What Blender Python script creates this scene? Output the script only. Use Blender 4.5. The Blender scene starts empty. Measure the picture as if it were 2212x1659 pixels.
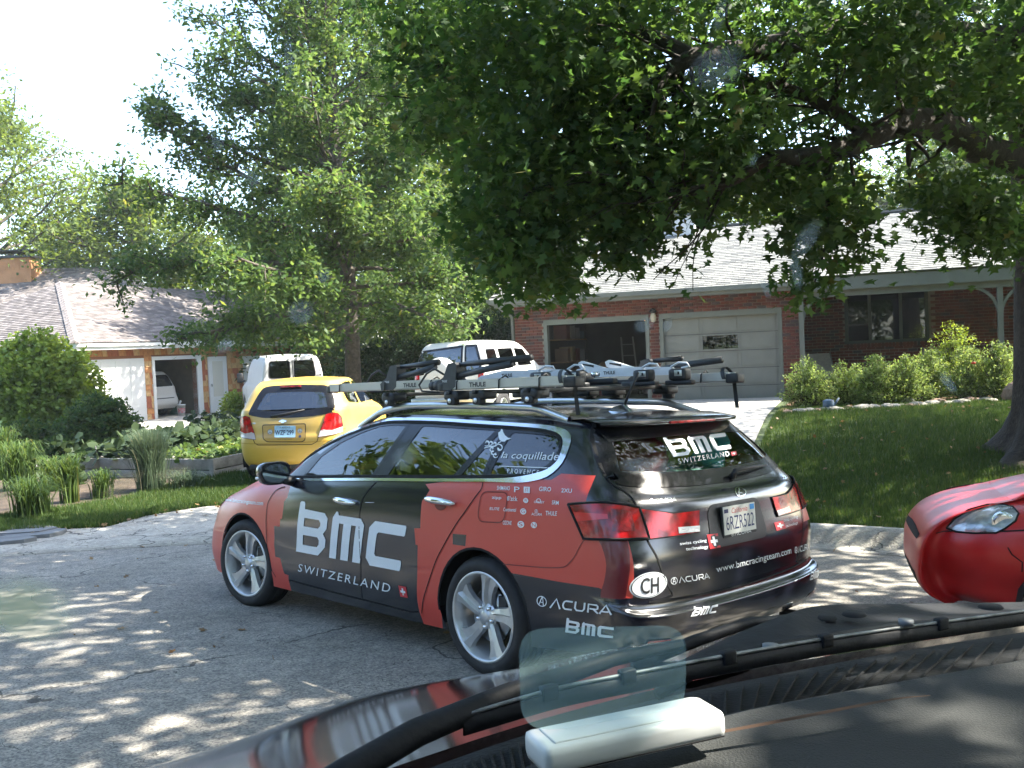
import bpy, bmesh, math, random
import numpy as np
from mathutils import Vector, Matrix
from mathutils.bvhtree import BVHTree
from mathutils.geometry import tessellate_polygon
R_ = math.radians
SC = bpy.context.scene
COL = SC.collection
rng = random.Random(7)
nr = np.random.default_rng(11)

# ---------------------------------------------------------------- camera, sky, sun, exposure
FPX, CXP, CYP, CAMH = 2054.0, 1106.0, 829.5, 1.75        # focal length and centre in 2212-px photo units
_pi, _ro = R_(2.1), R_(2.6)
_up = Vector((-math.sin(_ro)*math.cos(_pi), -math.sin(_pi), math.cos(_ro)*math.cos(_pi)))
_fw = (Vector((0, 1, 0)) - _up*_up.y).normalized()
_rt = _fw.cross(_up)
CG = Matrix((_rt, _fw, _up))                              # world = CG @ (right, forward, up)
cam_d = bpy.data.cameras.new('camera')
cam = bpy.data.objects.new('camera', cam_d)
COL.objects.link(cam)
cam_d.sensor_width = 36.0
cam_d.lens = FPX/2212*36.0
cam_d.clip_start = 0.02
cam_d.clip_end = 2000
_m = CG @ Matrix(((1, 0, 0), (0, 0, -1), (0, 1, 0)))
cam.matrix_world = Matrix.Translation((0, 0, CAMH)) @ _m.to_4x4()
SC.camera = cam

SUN_AZ, SUN_EL = 84.0, 47.0        # azimuth from +Y towards +X
_a, _e = R_(SUN_AZ), R_(SUN_EL)
SUNV = Vector((math.sin(_a)*math.cos(_e), math.cos(_a)*math.cos(_e), math.sin(_e)))
world = bpy.data.worlds.new('World'); SC.world = world; world.use_nodes = True
wn = world.node_tree.nodes; wl = world.node_tree.links
sky = wn.new('ShaderNodeTexSky'); sky.sky_type = 'NISHITA'; sky.sun_disc = False
sky.sun_elevation = _e; sky.sun_rotation = _a; sky.dust_density = 2.2; sky.air_density = 1.0; sky.altitude = 300
bg = wn['Background']; bg.inputs['Strength'].default_value = 0.15
wl.new(sky.outputs[0], bg.inputs['Color'])
sl = bpy.data.lights.new('sun', 'SUN'); sl.energy = 5.0; sl.angle = R_(0.53); sl.color = (1.0, 0.93, 0.82)
so = bpy.data.objects.new('sun', sl); COL.objects.link(so)
so.rotation_euler = (-SUNV).to_track_quat('-Z', 'Y').to_euler()
so.location = (0, 0, 30)
SC.view_settings.view_transform = 'Standard'; SC.view_settings.look = 'None'
SC.view_settings.gamma = 1; SC.view_settings.use_curve_mapping = False
SC.view_settings.exposure = 2.45
SC.render.engine = 'CYCLES'
SC.cycles.use_denoising = True
SC.cycles.max_bounces = 8; SC.cycles.diffuse_bounces = 3; SC.cycles.glossy_bounces = 4
SC.cycles.transparent_max_bounces = 12; SC.cycles.transmission_bounces = 4
SC.cycles.caustics_reflective = False; SC.cycles.caustics_refractive = False
SC.cycles.sample_clamp_indirect = 6.0

# ---------------------------------------------------------------- measuring helpers
def ray(u, v):
    return (CG @ Vector(((u-CXP)/FPX, 1.0, (CYP-v)/FPX)))
def at(u, v, depth=None, z=None):
    d = ray(u, v); o = Vector((0, 0, CAMH))
    if depth is not None: return o + d*depth
    return o + d*((z-CAMH)/d.z)
def sm(t):
    t = min(1, max(0, t)); return t*t*(3-2*t)
RC, RR = Vector((-2.2, 1.55)), 8.95                       # turning circle of the street
def zroad(x, y): return .19 - .0486*y - .0183*x
def gz(x, y):
    dx, dy = x-RC.x, y-RC.y; r = math.hypot(dx, dy)
    if r <= RR or y < 3: return zroad(x, y) if r < RR or y < 3 and -7 < x < 6 else zroad(max(-7, min(6, x)), y)
    ex, ey = RC.x+dx/r*RR, RC.y+dy/r*RR
    s = sm((r-RR)/8)
    tgt = -.15 + .5*sm((x+10)/14)
    return zroad(ex, ey)*(1-s) + tgt*s
def onground(u, v, dz=0):
    d = ray(u, v); t = 2.0
    o = Vector((0, 0, CAMH))
    while t < 200:
        p = o + d*t
        if p.z < gz(p.x, p.y)+dz: return p
        t += .03
    return p

# ---------------------------------------------------------------- object helpers
def link(o, parent=None):
    COL.objects.link(o)
    if parent is not None: o.parent = parent
    return o
def tag(o, label=None, cat=None, group=None, kind=None):
    if label: o['label'] = label
    if cat: o['category'] = cat
    if group: o['group'] = group
    if kind: o['kind'] = kind
    return o
def thing(name, label, cat, loc=(0, 0, 0), rz=0.0, group=None):
    o = bpy.data.objects.new(name, None); o.empty_display_size = .2
    link(o); o.location = loc; o.rotation_euler = (0, 0, rz)
    return tag(o, label, cat, group)
def mesh_np(name, V, F, mat=None, parent=None, smooth=False, mi=None):
    """V (n,3), F either (m,k) array or list of lists"""
    me = bpy.data.meshes.new(name)
    V = np.asarray(V, dtype=np.float32)
    if isinstance(F, np.ndarray):
        m, k = F.shape
        me.vertices.add(len(V)); me.vertices.foreach_set('co', V.ravel())
        me.loops.add(m*k); me.loops.foreach_set('vertex_index', F.astype(np.int32).ravel())
        me.polygons.add(m); me.polygons.foreach_set('loop_start', np.arange(0, m*k, k, dtype=np.int32))
        me.polygons.foreach_set('loop_total', np.full(m, k, dtype=np.int32))
        me.update(calc_edges=True)
    else:
        me.from_pydata(V.tolist(), [], F)
        me.update()
    for x in (mat if isinstance(mat, (list, tuple)) else [mat]):
        if x: me.materials.append(x)
    if mi is not None: me.polygons.foreach_set('material_index', np.asarray(mi, dtype=np.int32))
    if smooth: me.polygons.foreach_set('use_smooth', np.ones(len(me.polygons), dtype=bool))
    return link(bpy.data.objects.new(name, me), parent)
class MB:
    """collects simple solids into one mesh"""
    def __init__(s): s.v = []; s.f = []; s.m = []; s.s = []
    def add(s, v, f, m=0, smooth=False):
        n = len(s.v); s.v += [tuple(p) for p in v]; s.f += [[i+n for i in q] for q in f]
        s.m += [m]*len(f); s.s += [smooth]*len(f); return s
    def box(s, c, d, m=0, bev=0.0, rot=None):
        x, y, z = (q/2 for q in d); c = Vector(c)
        if bev > 0:
            b = min(bev, x*.9, y*.9, z*.9); pts = []
            bm = bmesh.new(); bmesh.ops.create_cube(bm, size=1, matrix=Matrix.Diagonal((2*x, 2*y, 2*z, 1)))
            bmesh.ops.bevel(bm, geom=list(bm.edges), offset=b, segments=2, affect='EDGES', profile=.6)
            bm.verts.index_update()
            v = [q.co.copy() for q in bm.verts]; f = [[w.index for w in q.verts] for q in bm.faces]; bm.free()
        else:
            v = [Vector((i*x, j*y, k*z)) for i in (-1, 1) for j in (-1, 1) for k in (-1, 1)]
            f = [[0, 1, 3, 2], [4, 6, 7, 5], [0, 4, 5, 1], [2, 3, 7, 6], [0, 2, 6, 4], [1, 5, 7, 3]]
        if rot is not None: v = [rot @ q for q in v]
        return s.add([q+c for q in v], f, m, bev > 0)
    def tube(s, pts, r, n=8, m=0, cap=True, smooth=True):
        pts = [Vector(p) for p in pts]; rs = r if isinstance(r, (list, tuple)) else [r]*len(pts)
        v = []; f = []; prev = None
        for i, p in enumerate(pts):
            t = (pts[min(i+1, len(pts)-1)]-pts[max(i-1, 0)])
            t = t.normalized() if t.length > 1e-9 else Vector((0, 0, 1))
            if prev is None:
                a = Vector((0, 0, 1)) if abs(t.z) < .9 else Vector((1, 0, 0)); x = t.cross(a).normalized()
            else:
                x = (prev - t*prev.dot(t)); x = x.normalized() if x.length > 1e-6 else t.orthogonal().normalized()
            prev = x; y = t.cross(x)
            for k in range(n):
                a = 2*math.pi*k/n; v.append(p+(x*math.cos(a)+y*math.sin(a))*rs[i])
        for i in range(len(pts)-1):
            for k in range(n):
                k2 = (k+1) % n; f.append([i*n+k, i*n+k2, (i+1)*n+k2, (i+1)*n+k])
        if cap: f.append(list(range(n))[::-1]); f.append([(len(pts)-1)*n+k for k in range(n)])
        return s.add(v, f, m, smooth)
    def cyl(s, a, b, r, n=16, m=0, r2=None):
        return s.tube([a, b], [r, r if r2 is None else r2], n, m)
    def prism(s, poly, a, b, axis='z', m=0):
        """extrude a 2D polygon: axis z -> (x,y); y -> (x,z); x -> (y,z)"""
        def P(q, h): return {'z': (q[0], q[1], h), 'y': (q[0], h, q[1]), 'x': (h, q[0], q[1])}[axis]
        n = len(poly); v = [P(q, a) for q in poly]+[P(q, b) for q in poly]
        tri = tessellate_polygon([[Vector((q[0], q[1], 0)) for q in poly]])
        f = [list(t) for t in tri]+[[i+n for i in t][::-1] for t in tri]
        f += [[i, (i+1) % n, (i+1) % n+n, i+n] for i in range(n)]
        return s.add(v, f, m)
    def lathe(s, prof, n=32, m=0, axis='y', c=(0, 0, 0), smooth=True, closed=False):
        """prof: (r, h)"""
        v = []; f = []; k = len(prof)
        for i in range(n):
            a = 2*math.pi*i/n; ca, sa = math.cos(a), math.sin(a)
            for r, h in prof:
                q = {'y': (r*ca, h, r*sa), 'z': (r*ca, r*sa, h), 'x': (h, r*ca, r*sa)}[axis]
                v.append((q[0]+c[0], q[1]+c[1], q[2]+c[2]))
        for i in range(n):
            j = (i+1) % n
            for q in range(k-1 if not closed else k):
                q2 = (q+1) % k; f.append([i*k+q, j*k+q, j*k+q2, i*k+q2])
        return s.add(v, f, m, smooth)
    def grid(s, rows, m=0, smooth=True):
        n = len(rows[0]); v = [p for r in rows for p in r]
        f = [[i*n+j, i*n+j+1, (i+1)*n+j+1, (i+1)*n+j] for i in range(len(rows)-1) for j in range(n-1)]
        return s.add(v, f, m, smooth)
    def build(s, name, mats, parent=None, loc=None, rz=None, fix=True):
        me = bpy.data.meshes.new(name); me.from_pydata(s.v, [], s.f)
        for x in (mats if isinstance(mats, (list, tuple)) else [mats]): me.materials.append(x)
        me.polygons.foreach_set('material_index', s.m); me.polygons.foreach_set('use_smooth', s.s)
        if fix:
            bm = bmesh.new(); bm.from_mesh(me); bmesh.ops.recalc_face_normals(bm, faces=bm.faces); bm.to_mesh(me); bm.free()
        me.update()
        o = link(bpy.data.objects.new(name, me), parent)
        if loc is not None: o.location = loc
        if rz is not None: o.rotation_euler = (0, 0, rz)
        return o
def copy_tree(o, parent=None):
    c = o.copy(); COL.objects.link(c)
    if parent is not None: c.parent = parent
    for ch in list(o.children): copy_tree(ch, c)
    return c
def catmull(P, n, closed=False):
    """P (k,3) control points -> n samples"""
    P = np.asarray(P, float); k = len(P)
    if closed:
        t = np.linspace(0, k, n, endpoint=False); i = np.floor(t).astype(int); f = (t-i)[:, None]
        g = lambda j: P[j % k]
    else:
        t = np.linspace(0, k-1, n); i = np.minimum(np.floor(t).astype(int), k-2); f = (t-i)[:, None]
        PP = np.vstack([2*P[0]-P[1], P, 2*P[-1]-P[-2]]); g = lambda j: PP[np.clip(j+1, 0, k+1)]
    a, b, c, d = g(i-1), g(i), g(i+1), g(i+2)
    return .5*((2*b)+(-a+c)*f+(2*a-5*b+4*c-d)*f*f+(-a+3*b-3*c+d)*f**3)

# ---------------------------------------------------------------- materials
def mat(name, col, rough=.6, metal=0., coat=0., spec=.5, var=0., vs=3., bump=0., bs=40., col2=None, trans=0., alpha=1., detail=4, emit=None, dirt=0.):
    m = bpy.data.materials.new(name); m.use_nodes = True; nt = m.node_tree; b = nt.nodes['Principled BSDF']
    b.inputs['Roughness'].default_value = rough; b.inputs['Metallic'].default_value = metal
    b.inputs['Coat Weight'].default_value = coat; b.inputs['Coat Roughness'].default_value = .04
    b.inputs['Specular IOR Level'].default_value = spec
    b.inputs['Base Color'].default_value = (*col, 1)
    if trans: b.inputs['Transmission Weight'].default_value = trans
    if alpha < 1: b.inputs['Alpha'].default_value = alpha
    if emit: b.inputs['Emission Color'].default_value = (*emit[:3], 1); b.inputs['Emission Strength'].default_value = emit[3]
    if var or bump or col2 or dirt:
        tc = nt.nodes.new('ShaderNodeTexCoord')
    if var or col2:
        n = nt.nodes.new('ShaderNodeTexNoise'); n.inputs['Scale'].default_value = vs; n.inputs['Detail'].default_value = detail
        nt.links.new(tc.outputs['Object'], n.inputs['Vector'])
        r = nt.nodes.new('ShaderNodeValToRGB')
        c2 = col2 or tuple(min(1, c*(1+var)) for c in col); c1 = col if col2 else tuple(c*(1-var) for c in col)
        r.color_ramp.elements[0].position = .35; r.color_ramp.elements[1].position = .68
        r.color_ramp.elements[0].color = (*c1, 1); r.color_ramp.elements[1].color = (*c2, 1)
        nt.links.new(n.outputs['Fac'], r.inputs[0]); nt.links.new(r.outputs[0], b.inputs['Base Color'])
    if bump:
        n = nt.nodes.new('ShaderNodeTexNoise'); n.inputs['Scale'].default_value = bs; n.inputs['Detail'].default_value = 5
        nt.links.new(tc.outputs['Object'], n.inputs['Vector'])
        bp = nt.nodes.new('ShaderNodeBump'); bp.inputs['Strength'].default_value = bump; bp.inputs['Distance'].default_value = .02
        nt.links.new(n.outputs['Fac'], bp.inputs['Height']); nt.links.new(bp.outputs[0], b.inputs['Normal'])
    if dirt:
        n = nt.nodes.new('ShaderNodeTexNoise'); n.inputs['Scale'].default_value = 2.3; n.inputs['Detail'].default_value = 7
        nt.links.new(tc.outputs['Object'], n.inputs['Vector'])
        mr = nt.nodes.new('ShaderNodeMapRange'); mr.inputs[3].default_value = rough; mr.inputs[4].default_value = rough+dirt
        nt.links.new(n.outputs['Fac'], mr.inputs[0]); nt.links.new(mr.outputs[0], b.inputs['Roughness'])
        nt.links.new(mr.outputs[0], b.inputs['Coat Roughness'])
    return m
def glass_mat(name, tint, refl=.12, rough=.02, fres=True):
    m = bpy.data.materials.new(name); m.use_nodes = True; nt = m.node_tree; nt.nodes.clear()
    o = nt.nodes.new('ShaderNodeOutputMaterial'); mx = nt.nodes.new('ShaderNodeMixShader')
    t = nt.nodes.new('ShaderNodeBsdfTransparent'); t.inputs[0].default_value = (*tint, 1)
    g = nt.nodes.new('ShaderNodeBsdfGlossy'); g.inputs['Roughness'].default_value = rough; g.inputs[0].default_value = (1, 1, 1, 1)
    lw = nt.nodes.new('ShaderNodeFresnel'); lw.inputs[0].default_value = 1.5
    ad = nt.nodes.new('ShaderNodeMath'); ad.operation = 'ADD'; ad.use_clamp = True; ad.inputs[1].default_value = refl
    nt.links.new(lw.outputs[0], ad.inputs[0]); nt.links.new(ad.outputs[0], mx.inputs[0])
    nt.links.new(t.outputs[0], mx.inputs[1]); nt.links.new(g.outputs[0], mx.inputs[2]); nt.links.new(mx.outputs[0], o.inputs[0])
    return m
def leaf_mat(name, col, col2, tr=.5, yellow=None):
    m = bpy.data.materials.new(name); m.use_nodes = True; nt = m.node_tree; nt.nodes.clear()
    o = nt.nodes.new('ShaderNodeOutputMaterial')
    gi = nt.nodes.new('ShaderNodeNewGeometry'); r = nt.nodes.new('ShaderNodeValToRGB')
    r.color_ramp.elements[0].color = (*col, 1); r.color_ramp.elements[1].color = (*col2, 1)
    if yellow:
        e = r.color_ramp.elements.new(.97); e.color = (*col2, 1); r.color_ramp.elements[2].color = (*yellow, 1)
    nt.links.new(gi.outputs['Random Per Island'], r.inputs[0])
    p = nt.nodes.new('ShaderNodeBsdfPrincipled'); p.inputs['Roughness'].default_value = .55; p.inputs['Specular IOR Level'].default_value = .22
    t = nt.nodes.new('ShaderNodeBsdfTranslucent')
    hs = nt.nodes.new('ShaderNodeHueSaturation'); hs.inputs['Hue'].default_value = .475; hs.inputs['Saturation'].default_value = 1.15; hs.inputs['Value'].default_value = 1.6
    nt.links.new(r.outputs[0], p.inputs['Base Color']); nt.links.new(r.outputs[0], hs.inputs['Color']); nt.links.new(hs.outputs[0], t.inputs[0])
    mx = nt.nodes.new('ShaderNodeMixShader'); mx.inputs[0].default_value = tr
    nt.links.new(p.outputs[0], mx.inputs[1]); nt.links.new(t.outputs[0], mx.inputs[2]); nt.links.new(mx.outputs[0], o.inputs[0])
    return m
M = {}
M['black'] = mat('black_paint', (.008, .009, .016), .12, coat=1., dirt=.07)
M['red'] = mat('red_wrap', (.54, .048, .032), .3, coat=.55, dirt=.15)
M['darkred'] = mat('dark_red_wrap', (.16, .018, .022), .3, coat=.5)
M['white'] = mat('white_print', (.72, .75, .78), .4, coat=.3)
M['chrome'] = mat('chrome', (.75, .77, .8), .12, metal=1.)
M['alu'] = mat('aluminium', (.62, .64, .66), .3, metal=1., var=.05, vs=9)
M['wheel'] = mat('wheel_silver', (.58, .59, .60), .30, metal=.6, var=.08, vs=14)
M['rubber'] = mat('tyre_rubber', (.018, .018, .02), .75, var=.3, vs=20, bump=.1, bs=160)
M['plastic'] = mat('black_plastic', (.02, .021, .024), .5, var=.15, vs=20, bump=.05, bs=300)
M['gap'] = mat('dark_gap', (.004, .004, .005), .9)
M['cglass'] = glass_mat('tinted_car_glass', (.30, .36, .38), .06)
M['cglass2'] = glass_mat('dark_car_glass', (.16, .19, .2), .10)
M['rglass'] = glass_mat('rear_car_glass', (.62, .66, .66), .0)
M['frit'] = mat('black_glass_border', (.006, .006, .008), .25, coat=.15, spec=.3)
M['tray'] = mat('tray_silver', (.56, .54, .49), .38, metal=.25, var=.04, vs=6)
M['lampred'] = mat('red_lamp_lens', (.16, .002, .003), .12, coat=.5, col2=(.55, .006, .008), vs=16, detail=1, bump=.06, bs=90)
M['lampclear'] = mat('clear_lamp_lens', (.55, .55, .56), .1, metal=.5, coat=1., bump=.5, bs=80)
M['seat'] = mat('seat_fabric', (.05, .055, .06), .85, var=.2, vs=12)

# ================================================================ surfaces of vehicles
def ring_grid(levels, nu, nv, vpos=None):
    K = len(levels[0]); loops = []
    for L in levels:
        L = [Vector(p) for p in L]
        full = L + [Vector((p.x, -p.y, p.z)) for p in L[-2:0:-1]]
        loops.append(catmull([tuple(p) for p in full], nu, closed=True))
    A = np.array(loops)                                   # (levels, nu, 3)
    out = np.stack([catmull(A[:, i, :], nv) for i in range(nu)], 1)
    return out                                            # (nv, nu, 3)
def bm_from_grid(bm, G, closed=True):
    nv, nu, _ = G.shape
    vs = [[bm.verts.new(G[i, j]) for j in range(nu)] for i in range(nv)]
    for i in range(nv-1):
        for j in range(nu if closed else nu-1):
            j2 = (j+1) % nu
            try: bm.faces.new((vs[i][j], vs[i][j2], vs[i+1][j2], vs[i+1][j]))
            except ValueError: pass
AX = {'x': (1, 2, 0), 'y': (0, 2, 1), 'z': (0, 1, 2)}
def inpoly(x, y, P):
    c = False; n = len(P)
    for i in range(n):
        x1, y1 = P[i]; x2, y2 = P[i-1]
        if (y1 > y) != (y2 > y) and x < (x2-x1)*(y-y1)/(y2-y1)+x1: c = not c
    return c
def cut_poly(bm, P, axis, test, closed=True):
    """exact cuts along polygon P (2D, seen along axis); returns the faces inside"""
    a, b, _ = AX[axis]
    x0, x1 = min(p[0] for p in P)-.05, max(p[0] for p in P)+.05; y0, y1 = min(p[1] for p in P)-.05, max(p[1] for p in P)+.05
    cand = []
    for f in bm.faces:
        c = f.calc_center_median()
        if x0 < c[a] < x1 and y0 < c[b] < y1 and test(c): cand.append(f)
    n = len(P)
    for i in range(n if closed else n-1):
        p, q = P[i], P[(i+1) % n]
        ex, ey = q[0]-p[0], q[1]-p[1]
        if math.hypot(ex, ey) < 1e-5: continue
        bx0, bx1 = min(p[0], q[0])-1e-4, max(p[0], q[0])+1e-4; by0, by1 = min(p[1], q[1])-1e-4, max(p[1], q[1])+1e-4
        sel = []
        for f in cand:
            if not f.is_valid: continue
            xs = [v.co[a] for v in f.verts]; ys = [v.co[b] for v in f.verts]
            if max(xs) < bx0 or min(xs) > bx1 or max(ys) < by0 or min(ys) > by1: continue
            s = [(v.co[a]-p[0])*ey-(v.co[b]-p[1])*ex for v in f.verts]
            if max(s) <= 1e-7 or min(s) >= -1e-7: continue
            sel.append(f)
        if not sel: continue
        no = [0, 0, 0]; no[a] = ey; no[b] = -ex; co = [0, 0, 0]; co[a] = p[0]; co[b] = p[1]
        g = set(sel); es = {e for f in sel for e in f.edges}; vs = {v for f in sel for v in f.verts}
        others = [f for f in cand if f.is_valid and f not in g]
        r = bmesh.ops.bisect_plane(bm, geom=list(g)+list(es)+list(vs), dist=1e-5, plane_co=co, plane_no=no)
        nf = [x for x in r['geom'] if isinstance(x, bmesh.types.BMFace)]
        cand = others+[f for f in set(nf)|{f for f in g if f.is_valid}]
    out = []
    for f in set(c for c in cand if c.is_valid):
        c = f.calc_center_median()
        if inpoly(c[a], c[b], P): out.append(f)
    return out
def grid_cut(bm, a, b, step):
    for ax in (a, b):
        lo = min(v.co[ax] for v in bm.verts); hi = max(v.co[ax] for v in bm.verts)
        k = math.floor(lo/step)+1
        while k*step < hi:
            co = [0, 0, 0]; co[ax] = k*step; no = [0, 0, 0]; no[ax] = 1
            bmesh.ops.bisect_plane(bm, geom=list(bm.verts)+list(bm.edges)+list(bm.faces), dist=1e-6, plane_co=co, plane_no=no)
            k += 1
class Skin:
    """projects flat drawings onto a body surface; side = direction the drawing is looked at from"""
    def __init__(s, bvh): s.b = bvh
    def hit(s, p, axis, sgn, off=.003):
        a, b, c = AX[axis]; o = [0, 0, 0]; o[a], o[b], o[c] = p[0], p[1], 5*sgn
        d = [0, 0, 0]; d[c] = -sgn
        h, n, i, t = s.b.ray_cast(Vector(o), Vector(d))
        if h is None:
            h, n, i, t = s.b.find_nearest(Vector([p[0] if k == a else p[1] if k == b else sgn*.9 for k in range(3)]))
        if n.dot(Vector(d)) > 0: n = -n
        return h + n*off
    def put(s, bm, name, m, axis, sgn, off=.003, parent=None, step=.05, smooth=True, thick=0):
        a, b, c = AX[axis]
        # bm has 2D coords in x,y -> move to a,b
        for v in bm.verts:
            q = [0, 0, 0]; q[a], q[b] = v.co.x, v.co.y; v.co = q
        if step: grid_cut(bm, a, b, step)
        for v in bm.verts: v.co = s.hit((v.co[a], v.co[b]), axis, sgn, off)
        bm.normal_update()
        for f in bm.faces:
            if f.normal[c]*sgn < 0: f.normal_flip()
        if thick:
            r = bmesh.ops.extrude_face_region(bm, geom=list(bm.faces))
            # lift the new faces along the view axis
            for v in r['geom']:
                if isinstance(v, bmesh.types.BMVert): v.co[c] += sgn*thick
            bmesh.ops.recalc_face_normals(bm, faces=bm.faces)
        me = bpy.data.meshes.new(name); bm.to_mesh(me); bm.free()
        for x in (m if isinstance(m, (list, tuple)) else [m]): me.materials.append(x)
        if smooth and not thick: me.polygons.foreach_set('use_smooth', [True]*len(me.polygons))
        return link(bpy.data.objects.new(name, me), parent)
def poly_bm(outer, holes=()):
    bm = bmesh.new(); allp = [list(outer)]+[list(h) for h in holes]
    tri = tessellate_polygon([[Vector((p[0], p[1], 0)) for p in L] for L in allp])
    vs = [bm.verts.new((p[0], p[1], 0)) for L in allp for p in L]
    for t in tri:
        try: bm.faces.new([vs[i] for i in t])
        except ValueError: pass
    return bm
def ribbon_bm(pts, w, closed=False):
    """flat ribbon of width w along a 2D polyline"""
    P = [Vector((p[0], p[1])) for p in pts]; n = len(P); L = []; Rr = []
    ws = w if isinstance(w, (list, tuple)) else [w]*n
    for i in range(n):
        p0 = P[i-1] if (closed or i > 0) else P[i]; p1 = P[(i+1) % n] if (closed or i < n-1) else P[i]
        t = (p1-p0).normalized(); nn = Vector((-t.y, t.x)); L.append(P[i]+nn*ws[i]/2); Rr.append(P[i]-nn*ws[i]/2)
    bm = bmesh.new(); a = [bm.verts.new((p.x, p.y, 0)) for p in L]; b = [bm.verts.new((p.x, p.y, 0)) for p in Rr]
    for i in range(n if closed else n-1):
        j = (i+1) % n; bm.faces.new((a[i], a[j], b[j], b[i]))
    return bm
def smooth2(pts, n=40, closed=False):
    q = catmull([(p[0], p[1], 0) for p in pts], n, closed); return [(x, y) for x, y, _ in q]
def inset(P, d):
    n = len(P); A = sum(P[i-1][0]*P[i][1]-P[i][0]*P[i-1][1] for i in range(n)); s = 1 if A > 0 else -1; out = []
    for i in range(n):
        a = Vector(P[i-1]); b = Vector(P[i]); c = Vector(P[(i+1) % n])
        t1 = (b-a).normalized(); t2 = (c-b).normalized(); n1 = Vector((-t1.y, t1.x)); n2 = Vector((-t2.y, t2.x))
        nn = (n1+n2); nn = nn/max(.35, nn.length**2/2) if nn.length > 1e-6 else n1
        out.append(tuple(b+nn*d*s))
    return out
def rounded(P, r, k=5):
    out = []; n = len(P)
    for i in range(n):
        a, b, c = Vector(P[i-1]), Vector(P[i]), Vector(P[(i+1) % n])
        ra = min(r, (a-b).length*.45, (c-b).length*.45)
        p = b+(a-b).normalized()*ra; q = b+(c-b).normalized()*ra
        for j in range(k+1):
            t = j/k; out.append(tuple(p*(1-t)**2+b*2*t*(1-t)+q*t*t))
    return out
_txt = {}
def text_mesh(s, bold=0., shear=0., spacing=1.):
    """unit text mesh (verts 2D, faces), width and cap height normalised by its own box"""
    key = (s, bold, shear, spacing)
    if key in _txt: return _txt[key]
    cu = bpy.data.curves.new('lettering', 'FONT'); cu.body = s; cu.offset = bold; cu.shear = shear; cu.space_character = spacing
    cu.resolution_u = 3; cu.fill_mode = 'FRONT'
    o = bpy.data.objects.new('lettering', cu); COL.objects.link(o)
    bpy.context.view_layer.update()
    me = bpy.data.meshes.new_from_object(o.evaluated_get(bpy.context.evaluated_depsgraph_get()))
    V = [(v.co.x, v.co.y) for v in me.vertices]; F = [list(p.vertices) for p in me.polygons]
    bpy.data.objects.remove(o); bpy.data.curves.remove(cu); bpy.data.meshes.remove(me)
    _txt[key] = (V, F); return V, F
# block letters drawn as shapes, in a 0..1 high box
def _cham(x0, y0, x1, y1, c=.12):
    return [(x0+c, y0), (x1-c, y0), (x1, y0+c), (x1, y1-c), (x1-c, y1), (x0+c, y1), (x0, y1-c), (x0, y0+c)]
BMC_SHAPES = [
    ([(0.0, 0.0), (.78, 0), (1.0, .2), (1.0, .36), (.9, .47), (1.0, .58), (1.0, .80), (.88, .90), (.20, .92), (.18, 1.03), (.14, 1.07), (.03, 1.07), (0, 1.04)],
     [[(.22, .17), (.72, .17), (.78, .23), (.78, .32), (.72, .38), (.22, .38)], [(.22, .56), (.72, .56), (.78, .62), (.78, .68), (.72, .74), (.22, .74)]]),
    ([(1.16, 0), (1.38, 0), (1.38, .74), (1.52, .74), (1.52, 0), (1.76, 0), (1.76, .74), (1.90, .74), (1.90, 0), (2.14, 0), (2.14, .78), (2.02, .90), (1.34, .90), (1.30, .97), (1.25, .97), (1.16, .84)], []),
    ([(2.44, 0), (3.3, 0), (3.32, .03), (3.32, .18), (3.3, .21), (2.58, .21), (2.54, .25), (2.54, .65), (2.58, .69), (3.3, .69), (3.32, .72), (3.32, .87), (3.3, .90), (2.44, .90), (2.3, .76), (2.3, .14)], [])]
def bmc_mesh():
    V = []; F = []
    for o, h in BMC_SHAPES:
        al = [o]+h; tri = tessellate_polygon([[Vector((p[0], p[1], 0)) for p in L] for L in al]); n = len(V)
        V += [p for L in al for p in L]; F += [[i+n for i in t] for t in tri]
    return V, F
def stroke_mesh(strokes, w=.16):
    V = []; F = []
    for st in strokes:
        b = ribbon_bm(st, w); n = len(V); b.verts.index_update()
        V += [(v.co.x, v.co.y) for v in b.verts]; F += [[v.index+n for v in f.verts] for f in b.faces]; b.free()
    return V, F
_A = [[(0, 0), (.5, 1), (1, 0)], [(.22, .30), (.78, .30)]]
def _sh(L, dx): return [[(x+dx, y) for x, y in s] for s in L]
ACURA_ST = _A[:1]+_sh([[(1.0, .08), (.35, .08), (.18, .2), (.1, .4), (.1, .62), (.2, .84), (.35, .92), (1.0, .92)]], 1.15) + \
    _sh([[(.08, 1), (.08, .3), (.25, .08), (.8, .08), (.95, .3), (.95, 1)]], 2.35) + \
    _sh([[(.08, 0), (.08, .92), (.85, .92), (.96, .8), (.96, .55), (.85, .44), (.2, .44)], [(.55, .44), (1.02, 0)]], 3.6) + _sh(_A, 4.75)
def circle2(cx, cy, r, n=24, ry=None):
    ry = ry or r
    return [(cx+r*math.cos(2*math.pi*i/n), cy+ry*math.sin(2*math.pi*i/n)) for i in range(n)]
def emblem_st():
    return [circle2(.5, .5, .42, 20)+[(.92, .5)], [(.3, .14), (.48, .9)], [(.7, .14), (.52, .9)], [(.38, .42), (.62, .42)]]
def unit(s, **kw):
    """(verts, faces) of a drawing whose box is 0..1 x 0..1"""
    if s == 'BMC': V, F = bmc_mesh()
    elif s == 'ACURA*': V, F = stroke_mesh(ACURA_ST, .17)
    elif s == 'A*': V, F = stroke_mesh(emblem_st(), .075)
    else: V, F = text_mesh(s, **kw)
    x0 = min(v[0] for v in V); x1 = max(v[0] for v in V); y0 = min(v[1] for v in V); y1 = max(v[1] for v in V)
    return [((x-x0)/(x1-x0), (y-y0)/(y1-y0)) for x, y in V], F
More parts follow.
